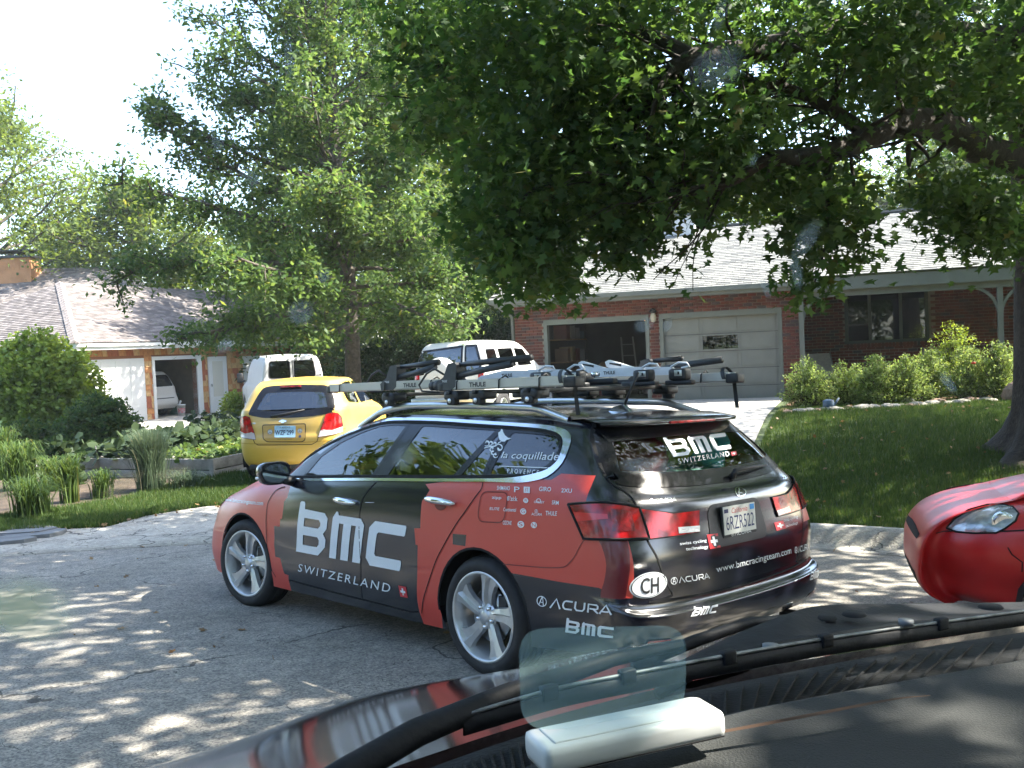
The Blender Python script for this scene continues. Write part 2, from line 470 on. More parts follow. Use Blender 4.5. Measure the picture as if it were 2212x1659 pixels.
def quad_map(V, q):
    """bilinear map into q = bottom-left, bottom-right, top-right, top-left"""
    a, b, c, d = [Vector((p[0], p[1])) for p in q]
    return [tuple(a*(1-x)*(1-y)+b*x*(1-y)+c*x*y+d*(1-x)*y) for x, y in V]
def vf_bm(V, F):
    bm = bmesh.new(); vs = [bm.verts.new((p[0], p[1], 0)) for p in V]
    for f in F:
        try: bm.faces.new([vs[i] for i in f])
        except ValueError: pass
    return bm
def flat_text(name, s, m, origin, right, up, w, h, parent=None, **kw):
    """lettering on a plane: origin bottom-left, unit vectors right/up"""
    V, F = unit(s, **kw); o = Vector(origin); r = Vector(right); u = Vector(up)
    return mesh_np(name, [tuple(o+r*(x*w)+u*(y*h)) for x, y in V], F, m, parent)

# ================================================================ the black and red team wagon
RW = Matrix(((-0.68951051, -0.7240422, 0.01838913), (0.72392661, -0.68816785, 0.04853115), (-0.02248379, 0.04677512, 0.99865238)))
PW = Vector((0.42318178, 5.82406416, -0.10154066))
wagon = thing('station_wagon', 'black and red sponsored station wagon with bike carriers on its roof', 'car')
wagon.matrix_world = Matrix.Translation(PW) @ RW.to_4x4()
bpy.context.view_layer.update()
L0 = [(-1.10,0,.30),(-1.09,.45,.30),(-1.03,.72,.29),(-.92,.84,.28),(-.72,.87,.26),(-.4,.875,.23),(0,.87,.21),(.45,.86,.2),(1,.86,.2),(1.6,.86,.2),(2.1,.86,.2),(2.7,.86,.2),(3.05,.85,.2),(3.34,.72,.2),(3.52,.45,.2),(3.58,0,.2)]
L1 = [(-1.155,0,.385),(-1.145,.45,.385),(-1.08,.74,.385),(-.95,.87,.385),(-.72,.905,.38),(-.4,.91,.37),(0,.91,.36),(.45,.9,.34),(1,.892,.34),(1.6,.892,.34),(2.1,.892,.34),(2.7,.9,.36),(3.02,.885,.36),(3.34,.76,.36),(3.54,.48,.36),(3.60,0,.36)]
L2 = [(-1.165,0,.51),(-1.155,.45,.515),(-1.09,.755,.525),(-.955,.885,.54),(-.73,.917,.55),(-.4,.92,.54),(0,.922,.53),(.45,.908,.50),(1,.90,.49),(1.6,.90,.49),(2.1,.90,.49),(2.7,.915,.53),(3.0,.893,.52),(3.31,.77,.50),(3.51,.48,.50),(3.57,0,.5)]
L2a = [(-1.155,0,.545),(-1.145,.45,.55),(-1.08,.75,.56),(-.95,.885,.575),(-.73,.918,.59),(-.4,.922,.58),(0,.925,.57),(.45,.908,.54),(1,.90,.53),(1.6,.90,.53),(2.1,.90,.53),(2.7,.918,.57),(3.0,.89,.56),(3.30,.77,.54),(3.50,.48,.54),(3.56,0,.54)]
L2b = [(-1.10,0,.56),(-1.09,.45,.565),(-1.035,.735,.58),(-.935,.878,.61),(-.725,.917,.63),(-.4,.922,.62),(0,.925,.61),(.45,.91,.58),(1,.903,.57),(1.6,.903,.57),(2.1,.90,.57),(2.7,.918,.61),(2.99,.888,.60),(3.28,.765,.59),(3.48,.48,.59),(3.54,0,.59)]
L3 = [(-1.115,0,.72),(-1.10,.45,.725),(-1.045,.74,.735),(-.935,.875,.75),(-.72,.912,.76),(-.4,.92,.75),(0,.922,.74),(.45,.912,.71),(1,.905,.70),(1.6,.905,.70),(2.1,.905,.70),(2.65,.905,.73),(2.95,.87,.70),(3.24,.755,.68),(3.44,.48,.67),(3.51,0,.66)]
L4 = [(-1.085,0,.88),(-1.07,.45,.885),(-1.005,.73,.895),(-.895,.862,.91),(-.7,.898,.925),(-.4,.908,.92),(0,.908,.91),(.45,.904,.89),(1,.9,.88),(1.6,.897,.86),(2.1,.89,.85),(2.55,.87,.86),(2.88,.83,.81),(3.15,.74,.76),(3.35,.48,.74),(3.43,0,.73)]
L4b = [(-1.065,0,.985),(-1.05,.45,.99),(-.975,.715,1.0),(-.865,.84,1.01),(-.68,.876,1.03),(-.4,.885,1.03),(0,.888,1.015),(.45,.885,.995),(1,.882,.98),(1.6,.875,.955),(2.15,.862,.935),(2.48,.82,.93),(2.82,.775,.87),(3.1,.69,.80),(3.30,.46,.77),(3.38,0,.76)]
L5 = [(-1.02,0,1.03),(-1.005,.45,1.035),(-.925,.695,1.06),(-.82,.80,1.085),(-.64,.845,1.105),(-.4,.858,1.10),(0,.865,1.083),(.45,.862,1.062),(1,.86,1.042),(1.6,.853,1.012),(2.2,.83,.985),(2.45,.77,.965),(2.8,.72,.90),(3.07,.64,.83),(3.27,.43,.79),(3.35,0,.775)]
_rw = [(0, 0), (0, .02), (0, .055), (-.03, .03), (-.02, .008)]
def _nose(L, lev):
    out = []; k = [1, 1, 1, 1, 1, 1, .8, .45, .2][lev]; dz = [0, -.02, -.06, -.07, -.06, -.01, 0, 0, 0][lev]
    L = [(x+(_rw[i][0]*k if i < 5 else 0), y+(_rw[i][1]*k if i < 5 else 0), z+(dz*[1, 1, 1, .8, .4][i] if i < 5 else 0)) for i, (x, y, z) in enumerate(L)]
    for x, y, z in L:
        t = min(1, max(0, (x-2.75)/.6)); x2 = x+.15*t
        if lev >= 5: z += .035*math.sin(math.pi*min(1, max(0, (x-2.2)/1.25)))
        out.append((x2, y+(.02*t if y > .6 else 0), z))
    return out
L0, L1, L2, L2a, L2b, L3, L4, L4b, L5 = [_nose(L, i) for i, L in enumerate([L0, L1, L2, L2a, L2b, L3, L4, L4b, L5])]
cowl = [(2.32,.72,1.0),(2.44,.45,1.02),(2.5,0,1.03)]
G0 = L5[:11]+cowl
G1 = [(-.90,0,1.19),(-.89,.43,1.19),(-.825,.62,1.2),(-.74,.735,1.21),(-.6,.775,1.22),(-.4,.787,1.23),(0,.795,1.23),(.45,.795,1.22),(1,.79,1.21),(1.5,.78,1.2),(1.91,.735,1.205),(1.98,.64,1.21),(2.09,.42,1.215),(2.14,0,1.22)]
G2 = [(-.78,0,1.30),(-.77,.42,1.30),(-.715,.575,1.31),(-.655,.665,1.31),(-.52,.705,1.32),(-.35,.72,1.335),(0,.73,1.34),(.45,.735,1.35),(1,.73,1.35),(1.32,.715,1.345),(1.60,.685,1.33),(1.68,.60,1.335),(1.78,.4,1.345),(1.84,0,1.35)]
G3 = [(-.69,0,1.385),(-.68,.4,1.385),(-.635,.53,1.388),(-.575,.60,1.39),(-.46,.635,1.395),(-.3,.655,1.405),(0,.665,1.415),(.45,.672,1.428),(1,.668,1.433),(1.2,.655,1.422),(1.36,.625,1.405),(1.42,.52,1.42),(1.5,.35,1.435),(1.55,0,1.445)]
G4 = [(-.60,0,1.41),(-.59,.33,1.41),(-.55,.45,1.412),(-.48,.52,1.415),(-.38,.56,1.42),(-.25,.58,1.432),(0,.59,1.443),(.45,.598,1.455),(.95,.595,1.46),(1.12,.57,1.452),(1.25,.52,1.445),(1.3,.43,1.45),(1.35,.28,1.46),(1.38,0,1.468)]
G5 = [(.38+(x-.38)*.88, y*.45, z+.022) for x, y, z in G4]
G6 = [(.38+(x-.38)*.8, 0.0*y, z+.028) for x, y, z in G4]
bm = bmesh.new()
bm_from_grid(bm, ring_grid([L0, L1, L2, L2a, L2b, L3, L4, L4b, L5], 300, 50))
bm_from_grid(bm, ring_grid([G0, G1, G2, G3, G4, G5, G6], 260, 44))
def loft_hood(bm, ring, cowlc, crown=.03, n=70, k=20):
    fr = [Vector(p) for p in ring]; full = fr+[Vector((p.x, -p.y, p.z)) for p in fr[-2::-1]]
    cw = [Vector(ring[0])]+[Vector(p) for p in cowlc]; cfull = cw+[Vector((p.x, -p.y, p.z)) for p in cw[-2::-1]]
    A = catmull([tuple(p) for p in full], n); B = catmull([tuple(p) for p in cfull], n)
    G = np.array([[A[j]*(1-t)+B[j]*t+np.array([0, 0, crown*math.sin(math.pi*t)**.8*min(1, np.linalg.norm(A[j]-B[j])*2)]) for j in range(n)] for t in np.linspace(0, 1, k)])
    bm_from_grid(bm, G, closed=False)
loft_hood(bm, L5[10:], cowl)
bmesh.ops.remove_doubles(bm, verts=bm.verts, dist=.0008)
bmesh.ops.recalc_face_normals(bm, faces=bm.faces)
WB = BVHTree.FromBMesh(bm)
SK = Skin(WB)
_iw = (Matrix.Translation(PW) @ RW.to_4x4()).inverted(); _cl = _iw @ Vector((0, 0, CAMH)); _il = _iw.to_3x3()
def H(pts, k=None):
    """photo points -> points on the wagon's surface"""
    out = []
    for p in pts:
        if k: p = k(*p)
        h, n, i, t = WB.ray_cast(_cl, (_il @ ray(*p)).normalized())
        if h is None: h = WB.find_nearest(_cl+(_il @ ray(*p)).normalized()*5.6)[0]
        out.append(h)
    return out
k1 = lambda x, y: (433.7+.36764*x, 847.1+.36764*y)
k2 = lambda x, y: (1084.3+.36764*x, 847.1+.36764*y)
k5 = lambda x, y: (433.7+x/6.12, 982.7+y/6.12)
def XZ(pts, k=k1): return [(h.x, h.z) for h in H(pts, k)]
def YZ(pts, k=k2): return [(h.y, h.z) for h in H(pts, k)]
left = lambda c: c.y > .1
right = lambda c: c.y < -.1
both = lambda c: abs(c.y) > .1
rear = lambda c: c.x < -.3
lay = bm.faces.layers.int.new('part')
# ---- paint: 0 black, 1 red, 2 dark red
def paint(P, mi, test=both, axis='y'):
    for f in cut_poly(bm, P, axis, test): f.material_index = mi
redf = [(3.8, 1.3), (2.02, 1.3)]+[(x, z) for x, z in XZ([(1180,430),(1145,560),(1100,620),(1090,720),(1075,840),(1050,850),(1045,945),(970,940),(970,1190),(985,1345),(1050,1365),(1105,1570),(1160,1590),(1160,1650)], k5)]
redf += [(redf[-1][0], .05), (3.8, .05)]
paint(redf, 1)
redr = XZ([(1320,540),(1345,575),(1325,610),(1300,640),(1290,800),(1255,800),(1262,895),(1275,900),(1270,1170),(1285,1290)])
redr += [(redr[-1][0]-.02, .1), (redr[-1][0]-.16, .1), (.33, .42)]
redr += XZ([(1820,1060)])+XZ([(50,1062),(300,1108),(570,1150)], k2)
rc = H([(575,1195),(725,1215),(740,870)], k2); tl = XZ([(860,868),(488,862),(396,664),(492,650),(551,490),(350,478)], k2)
redr += [(-1.02, rc[1].z), (-1.3, rc[1].z), (-1.3, .84)]+tl[1:]+XZ([(290,515)], k2)+[(-.05, 1.10), (.2, 1.08)]
paint(redr, 1, lambda c: abs(c.y) > .70)
dr = XZ([(575,870),(740,870),(725,1215),(573,1195)], k2)
dy = [h.y for h in H([(575,870),(740,870),(725,1215),(573,1195)], k2)]
paint([(dy[0], .86), (dy[1], .86), (dy[2], rc[1].z), (dy[3], rc[1].z)], 2, lambda c: c.x < -.8 and c.y > .5, 'x')
paint([(-.5, .88), (dy[1], .88), (dy[1], .2), (-.5, .2)], 0, lambda c: c.x < -.9 and c.y > -.5, 'x')
gsq = XZ([(1480,832),(1560,838),(1555,905),(1480,895)]); paint(gsq, 0, left)
paint([(-1.0, .55), (-1.25, .55), (-1.25, .78), (-1.0, .76)], 0, lambda c: c.y < 0 and c.x < -.9)
paint([(-.42, .9), (-1.3, .9), (-1.3, -.9), (-.42, -.9)], 0, lambda c: c.z < .25, 'z')
# ---- openings and parts
def arch(cx, r=.375, n=26):
    return [(cx+r*math.cos(a), .335+r*math.sin(a)) for a in np.linspace(-.55, math.pi+.55, n)]
dead = []
for cx in (0, 2.705):
    for tst in (left, right):
        dead += [f for f in cut_poly(bm, arch(cx), 'y', tst) if f.calc_center_median().z < .8 and abs(f.calc_center_median().y) > .5]
bmesh.ops.delete(bm, geom=list(set(f for f in dead if f.is_valid)), context='FACES')
DLO = [(2.235,1.0),(1.9,1.003),(1.46,1.025),(1.03,1.045),(.5,1.066),(0,1.088),(-.24,1.10),(-.37,1.117),(-.47,1.145),(-.525,1.195),(-.53,1.25),(-.51,1.31),(-.455,1.35),(-.36,1.372),(-.2,1.385),(.2,1.402),(.6,1.418),(1.0,1.422),(1.2,1.41),(1.4,1.372),(1.61,1.32),(1.78,1.27),(1.94,1.21),(2.1,1.125)]
DLO = smooth2(DLO, 60, True)
gl = inset(DLO, .022)
# glass panes (X, Z), edges from the photo
def pane(pts, r=.03): return rounded(pts, r, 3)
fg = pane([(1.93, 1.03), (1.09, 1.065), (.88, 1.385), (1.02, 1.392), (1.2, 1.38), (1.38, 1.34), (1.6, 1.27), (1.8, 1.17)], .02)
rg = pane([(.93, 1.07), (.27, 1.098), (.03, 1.365), (.2, 1.37), (.5, 1.38), (.72, 1.388)], .02)
qg = pane([(.22, 1.10), (.02, 1.108), (-.02, 1.355), (.0, 1.358)], .008)
cg = [p for p in pane([(-.03, 1.115), (-.22, 1.122), (-.36, 1.14), (-.46, 1.18), (-.50, 1.24), (-.48, 1.30), (-.42, 1.338), (-.2, 1.352), (-.09, 1.355)], .03)]
win_faces = []
for tst in (left, right):
    for P in (fg, rg, qg, cg):
        win_faces += cut_poly(bm, P, 'y', tst)
bmesh.ops.delete(bm, geom=list(set(f for f in win_faces if f.is_valid)), context='FACES')
_g = YZ([(640,520),(600,470),(565,400),(535,300),(520,240)])
RG = [(0,1.062),(.3,1.066),(.52,1.078),(_g[0][0]-.07,1.092)]+_g+[(_g[-1][0]-.03,1.366),(.42,1.372),(.3,1.374),(0,1.376)]
print('RG', [(round(a,3),round(b,3)) for a,b in RG])
RGf = smooth2([(y, z) for y, z in RG]+[(-y, z) for y, z in RG[-2:0:-1]], 70, True)
rgi = inset(RGf, .05)
wf = cut_poly(bm, rgi, 'x', lambda c: c.x < -.4)
WS = [(0,1.07),(.35,1.065),(.62,1.06),(.68,1.09),(.62,1.22),(.56,1.35),(.50,1.40),(.3,1.415),(0,1.42)]
wsf = smooth2([(y, z) for y, z in WS]+[(-y, z) for y, z in WS[-2:0:-1]], 60, True)
wf2 = cut_poly(bm, inset(wsf, .02), 'x', lambda c: c.x > 1.2)
bmesh.ops.delete(bm, geom=list(set(wf+wf2)), context='FACES')
seamF = XZ([(1120,420),(1000,470),(900,620),(878,720),(868,850),(870,1000),(890,1300),(925,1480),(985,1590)], k5)
seamB = XZ([(1030,530),(975,590),(948,640),(935,700),(932,780),(935,900),(940,1000),(950,1215)])
seamR = XZ([(1660,530),(1650,570),(1620,610),(1560,695),(1500,780),(1430,900),(1380,1000),(1320,1180),(1290,1255)])
sill = XZ([(520,1105),(800,1182),(1230,1292),(1275,1292)])
seamR[-1] = (seamR[-1][0], sill[-1][1])
fd = seamF+[(seamF[-1][0], sill[0][1])]+[(seamB[-1][0], sill[1][1])]+seamB[::-1]+[(.82, 1.41), (1.0, 1.412), (1.2, 1.40), (1.4, 1.36), (1.6, 1.31), (1.9, 1.215), (2.22, 1.02)]
rd = [(seamB[-1][0], sill[1][1])]+seamR[::-1]+[(-.12, 1.395), (.2, 1.40), (.6, 1.412), (.82, 1.41)]+seamB
PARTS = ['body', 'front_door', 'rear_door', 'front_door', 'rear_door', 'tailgate', 'rear_bumper', 'hood', 'fuel_door', 'front_fender']
def part(P, pid, axis, test):
    for f in cut_poly(bm, P, axis, test):
        if f[lay] == 0: f[lay] = pid
part(fd, 1, 'y', left); part(rd, 2, 'y', left); part(fd, 3, 'y', right); part(rd, 4, 'y', right)
fz = [min(z for x, z in sill)]
tg = [(.80,.60),(.0,.585),(-.80,.60),(-.845,.80),(-.835,.90),(-.77,1.06),(-.63,1.40),(.63,1.40),(.77,1.06),(.835,.90),(.845,.80)]
_t = YZ([(500,170),(530,260),(575,420),(640,535),(740,600)])
_u = YZ([(800,700),(850,860),(905,960),(955,1100),(1000,1195)])
print('TG', _t, _u)
_l = [(.72,.535)]+[(y, z) for y, z in _u[::-1]]+[(y, z) for y, z in _t[::-1]]+[(.55,1.405)]
tgin = [(0,.51)]+[(min(y,.8), z) for y, z in _l]+[(0,1.41)]+[(-min(y,.8), z) for y, z in _l[::-1]]
part(tgin, 5, 'x', lambda c: c.x < -.45)
_bs = XZ([(488,866),(460,905),(432,960),(400,1000),(360,1028),(250,1030),(100,1018),(10,1010)], k2)
part([(_bs[-1][0]+.02,.12),(-1.3,.12),(-1.3,.535),(-1.0,.545),(-.80,.70)]+_bs, 6, 'y', both)
part([(-.11,.12),(-1.3,.12),(-1.3,.535),(-.11,.535)], 6, 'y', lambda c: abs(c.y) <= .11 and c.x < -.5)
fuel = rounded(XZ([(1652,585),(1812,588),(1785,768),(1628,760)]), .05)
part(fuel, 8, 'y', left)
for f in bm.faces:
    if f[lay] == 0:
        c = f.calc_center_median()
        if c.x > seamF[4][0] and c.z < 1.2: f[lay] = 9 if (c.z < .93 or abs(c.y) > .74) else 7
bm.normal_update(); bm.verts.ensure_lookup_table()
vnorm = {v.index: v.normal.copy() for v in bm.verts} if False else None
bm.verts.index_update()
for pid, nm in enumerate(PARTS):
    fs = [f for f in bm.faces if f[lay] == pid]
    if pid == 9: continue
    groups = [fs]
    if pid == 0: groups = [fs]
    for g in groups:
        if not g: continue
        idx = {}; V = []; N = []; Fc = []
        for f in g:
            q = []
            for v in f.verts:
                if v.index not in idx: idx[v.index] = len(V); V.append(tuple(v.co)); N.append(tuple(v.normal))
                q.append(idx[v.index])
            Fc.append(q)
        o = mesh_np(nm, V, Fc, [M['black'], M['red'], M['darkred']], wagon, True, [f.material_index for f in g])
        o.data.normals_split_custom_set_from_vertices(N)
fs9 = [f for f in bm.faces if f[lay] == 9]
for sg in (1, -1):
    g = [f for f in fs9 if f.calc_center_median().y*sg > 0]; idx = {}; V = []; N = []; Fc = []
    for f in g:
        q = []
        for v in f.verts:
            if v.index not in idx: idx[v.index] = len(V); V.append(tuple(v.co)); N.append(tuple(v.normal))
            q.append(idx[v.index])
        Fc.append(q)
    o = mesh_np('front_fender', V, Fc, [M['black'], M['red'], M['darkred']], wagon, True, [f.material_index for f in g])
    o.data.normals_split_custom_set_from_vertices(N)
bm.free()
W = wagon
def dec(name, V, F, m, axis='y', sgn=1, off=.003, step=.05): return SK.put(vf_bm(V, F), name, m, axis, sgn, off, W, step)
def rib(name, pts, w, m, axis='y', sgn=1, off=.0035, closed=False, step=.04): return SK.put(ribbon_bm(pts, w, closed), name, m, axis, sgn, off, W, step)
# seams
for sg in (1, -1):
    for s in (seamF+[(seamF[-1][0], sill[0][1])], seamB, seamR):
        rib('door_seam', smooth2(s, 40), .007, M['gap'], sgn=sg)
    rib('door_seam', [(x, z) for x, z in sill], .008, M['gap'], sgn=sg)
    rib('bumper_seam', smooth2(_bs, 24), .005, M['darkred'], sgn=sg)
rib('fuel_door_seam', fuel, .006, M['darkred'], closed=True)
rib('tailgate_seam', smooth2(tgin, 90, True), .009, M['gap'], 'x', -1, closed=True)
# chrome round the side windows, black glass border, panes
for sg in (1, -1):
    rib('window_trim', DLO, [.017+.024*sm((-.05-x)/.4)*sm((1.40-z)/.10) for x, z in DLO], M['chrome'], sgn=sg, off=.006, closed=True)
    SK.put(ribbon_bm([p for p in inset(DLO, .02)], .016, True), 'window_seal', M['gap'], 'y', sg, .004, W, .05)
    for P, mm in ((fg, 'cglass'), (rg, 'cglass2'), (qg, 'cglass2'), (cg, 'cglass')):
        SK.put(poly_bm(P), 'side_window', M[mm], 'y', sg, .0005, W, .08)
        SK.put(ribbon_bm(inset(P, -.008), .03, True), 'window_seal', M['frit'], 'y', sg, .0035, W, .05)
    # black pillars between the panes
    for P in ([(1.09, 1.06), (.93, 1.068), (.72, 1.40), (.88, 1.40)], [(.27, 1.09), (.22, 1.095), (-.0, 1.372), (.03, 1.375)], [(.02, 1.10), (-.03, 1.105), (-.09, 1.365), (-.02, 1.37)], [(2.2, 1.01), (1.93, 1.02), (1.8, 1.17), (1.9, 1.19)]):
        SK.put(poly_bm(P), 'pillar_cover', M['frit'], 'y', sg, .0025, W, .08)
SK.put(poly_bm(inset(RGf, .045)), 'rear_window', M['rglass'], 'x', -1, .001, W, .08)
rib('rear_window_border', inset(RGf, .03), .075, M['frit'], 'x', -1, .004, True)
SK.put(poly_bm(inset(wsf, .018)), 'windscreen', M['cglass'], 'x', 1, .001, W, .08)
rib('windscreen_border', inset(wsf, .02), .06, M['frit'], 'x', 1, .004, True)

# ---- wheels
def wheel(parent, cx, y, z, r=.334, rim=.25, steer=0., sgn=1, w=.225, spokes=5, mrim=None, name='wheel'):
    mrim = mrim or M['wheel']
    root = bpy.data.objects.new(name, None); link(root, parent); root.location = (cx, y, z); root.rotation_euler = (0, 0, steer)
    # outer face at +y*sgn ; wheel centre at y is the outer sidewall plane
    o = lambda h: -sgn*h
    t = MB(); pr = [(rim-.005, .012), (rim+.004, .0), (rim+.03, -.006), (rim+.055, -.004), (r-.018, .012), (r-.004, .028), (r, .045)]
    for k in range(4):
        a = .05+k*.045; pr += [(r, a), (r-.007, a+.002), (r-.007, a+.008), (r, a+.010)]
    pr += [(r, w-.03), (r-.02, w-.008), (rim+.02, w), (rim-.01, w-.01)]
    t.lathe([(q, o(h)) for q, h in pr], 64, 0, 'y')
    t.build('tyre', M['rubber'], root)
    b = MB(); b.lathe([(q, o(h)) for q, h in [(rim+.003, .002), (rim-.002, -.004), (rim-.012, -.002), (rim-.016, .012), (rim-.03, .03), (rim-.035, .10), (rim-.035, w-.02)]], 64, 0, 'y')
    # spokes
    def P(rr, a, h): return (rr*math.cos(a), o(h), rr*math.sin(a))
    for k in range(spokes):
        a0 = math.pi/2+2*math.pi*k/spokes+.08; rows = []
        for i, (rr, hw, sw, h) in enumerate([(.055, .56, .0, .030), (.09, .42, .02, .024), (.14, .29, .06, .018), (.19, .27, .11, .014), (rim-.015, .32, .15, .010)]):
            c = a0+sw
            rows.append([P(rr, c-hw, h+.035), P(rr, c-hw*.92, h+.004), P(rr, c-hw*.25, h-.004), P(rr, c+hw*.02, h+.016), P(rr, c+hw*.92, h+.012), P(rr, c+hw, h+.04)])
        b.grid(rows, 0, False)
    b.lathe([(q, o(h)) for q, h in [(0, .018), (.028, .018), (.034, .022), (.038, .03), (.06, .03), (.075, .045)]], 28, 0, 'y')
    b.build('rim', mrim, root)
    n = MB()
    for k in range(5):
        a = math.pi/2+2*math.pi*(k+.5)/5; n.cyl(P(.057, a, .012), P(.057, a, .05), .0105, 8)
    n.build('lug_nut', M['chrome'], root)['kind'] = 'stuff'
    d = MB(); d.lathe([(q, o(h)) for q, h in [(.05, .07), (.15, .07), (.15, .09), (.05, .09)]], 32, 0, 'y')
    d.build('brake_disc', M['alu'], root)
    c = MB(); c.box((-.11, o(.08), .06), (.07, .05, .12), 0, .01); c.build('brake_caliper', M['plastic'], root)
    return root
for sg in (1, -1):
    wheel(wagon, 0, .905*sg, .334, sgn=sg)
    wheel(wagon, 2.705, .90*sg, .334, sgn=sg, steer=R_(9))
# dark wheel housings and underbody
u = MB()
for cx in (0, 2.705):
    for sg in (1, -1):
        pts = [(cx+.39*math.cos(a), .335+.39*math.sin(a)) for a in np.linspace(0, math.pi, 16)]
        u.grid([[(x, sg*.50, z) for x, z in pts], [(x, sg*.885, z) for x, z in pts]])
        u.grid([[(x, sg*.52, z) for x, z in pts], [(x, sg*.52, .30) for x, z in pts]])
u.build('wheel_housings', M['gap'], wagon)['kind'] = 'stuff'
u = MB(); u.box((1.35, 0, .27), (1.9, 1.6, .1)); u.box((-.7, 0, .32), (.55, 1.3, .1)); u.box((3.25, 0, .28), (.4, 1.2, .1))
u.build('underbody', M['gap'], wagon)
for cx in (0, 2.705):
    for sg in (1, -1):
        rib('arch_lip', arch(cx, .381)[3:-3], .014, M['gap'], sgn=sg, off=.001)
# ---- interior
it = MB(); it.box((.6, 0, .62), (3.3, 1.5, .06), 0, .02); it.build('floor_tub', M['gap'], wagon)
def seat(cx, y, w=.5):
    s = MB(); s.box((cx, y, .78), (.5, w, .16), 0, .05); s.box((cx-.28, y, 1.0), (.14, w, .5), 0, .05, Matrix.Rotation(R_(-12), 3, 'Y'))
    s.box((cx-.35, y, 1.29), (.1, .26, .17), 0, .045); s.build('car_seat', M['seat'], wagon)
seat(1.55, .37); seat(1.55, -.37); seat(.62, .42, .55); seat(.62, -.42, .55)
it = MB(); it.box((2.15, 0, .90), (.35, 1.4, .22), 0, .06); it.build('dashboard', M['plastic'], wagon)
it = MB(); it.lathe([(.17, -.012), (.185, 0), (.17, .012), (.158, 0)], 28, 0, 'x', (0, 0, 0), closed=True)
o = it.build('steering_wheel', M['plastic'], wagon); o.location = (1.88, .37, 1.0); o.rotation_euler = (0, R_(22), 0)
bag = [((-.50, -.42, 1.19), (.30, .34, .30), mat('teal_jacket', (.06, .50, .55), .8, var=.3, vs=8)), ((-.48, -.14, 1.24), (.26, .30, .22), mat('lime_bag', (.45, .60, .05), .8, var=.3, vs=8)),
       ((-.52, .16, 1.17), (.26, .28, .30), mat('red_bag', (.5, .05, .03), .8, var=.3, vs=8)), ((-.74, .05, 1.02), (.24, .60, .16), mat('mint_box', (.25, .5, .42), .8, var=.2, vs=8))]
for c, d, m_ in bag:
    b = MB(); bm = bmesh.new(); bmesh.ops.create_icosphere(bm, subdivisions=3, radius=.5); bm.verts.index_update()
    vs = []
    for v in bm.verts:
        n = v.co.normalized(); k = 1+.16*math.sin(n.x*5+n.y*7+c[1]*9)*math.cos(n.z*6+n.y*4)
        vs.append((c[0]+v.co.x*d[0]*k*1.3, c[1]+v.co.y*d[1]*k*1.25, c[2]+v.co.z*d[2]*k*1.2))
    b.add(vs, [[w.index for w in f.verts] for f in bm.faces], 0, True); bm.free()
    b.build('luggage', m_, wagon)
# ---- door handles
for sg in (1, -1):
    for (a, b_) in ((XZ([(782,632),(922,630)])), (XZ([(1312,630),(1508,630)]))):
        (x0, z0), (x1, z1) = a, b_
        cx, cz = (x0+x1)/2-.01, (z0+z1)/2-.015
        SK.put(poly_bm(circle2(cx, cz-.012, .055, 20, .036)), 'handle_recess', M['darkred' if cx < .6 else 'black'], 'y', sg, .002, W, .03)
        L = abs(x0-x1)*.46
        pts = []; rad = []
        for t in np.linspace(-1, 1, 11):
            h = SK.hit((cx+t*L, cz+.004+.006*t), 'y', sg, .012+.026*(1-t*t)); pts.append(h); rad.append(.007+.015*(1-t*t)**.5)
        MB().tube(pts, rad, 10).build('door_handle', M['chrome'], wagon)
# ---- mirrors
for sg in (1, -1):
    mb = MB(); mc = Vector((2.06, 1.0*sg, 1.055)); bm = bmesh.new(); bmesh.ops.create_uvsphere(bm, u_segments=28, v_segments=18, radius=1); bm.verts.index_update()
    vs = []
    for v in bm.verts:
        x, y, z = v.co
        f = lambda q, e: math.copysign(abs(q)**e, q)
        xx = f(x, .8)*.10 if x > 0 else max(x, -.35)*.06
        vs.append(mc+Vector((xx, f(y, .62)*.125*(1-.10*(z < 0)), f(z, .62)*.083)))
    mb.add(vs, [[w.index for w in f_.verts] for f_ in bm.faces], 0, True); bm.free()
    mr = mb.build('door_mirror', M['black'], wagon)
    MB().add([mc+Vector((-.026, f_[0]*.105, f_[1]*.066)) for f_ in circle2(0, 0, 1, 24)], [list(range(24))]).build('mirror_glass', mat('mirror_glass', (.35, .38, .4), .06, metal=1.), mr, fix=False)
    MB().box(mc+Vector((.035, .105*sg, -.03)), (.05, .03, .02), 0, .008).build('turn_signal', M['lampclear'], mr)
    MB().tube([mc+Vector((0, -.06*sg, -.05)), mc+Vector((.02, -.17*sg, -.075))], [.03, .035], 10).build('mirror_arm', M['plastic'], mr)
# ---- roof spoiler
sp = MB(); rows = []
for y in np.linspace(-.63, .63, 27):
    t = abs(y)/.63; xe = -.80+.13*t**4; ze = 1.395-.0*t
    xr = -.42; zr_ = SK.b.ray_cast(Vector((xr, y*.93, 3)), Vector((0, 0, -1)))[0].z
    rows.append([(xr+.05, y*.93, zr_+.001), (xr-.12, y*.97, zr_+.008), (xe+.10, y, 1.417), (xe, y, ze+.002), (xe+.005, y, ze-.014), (xe+.10, y*.97, ze-.026), (xe+.22, y*.93, ze-.05)])
sp.grid(rows); sp.build('roof_spoiler', M['black'], wagon)
MB().box((-.802, 0, 1.388), (.02, .42, .014), 0, .004).build('brake_light', M['lampred'], wagon)
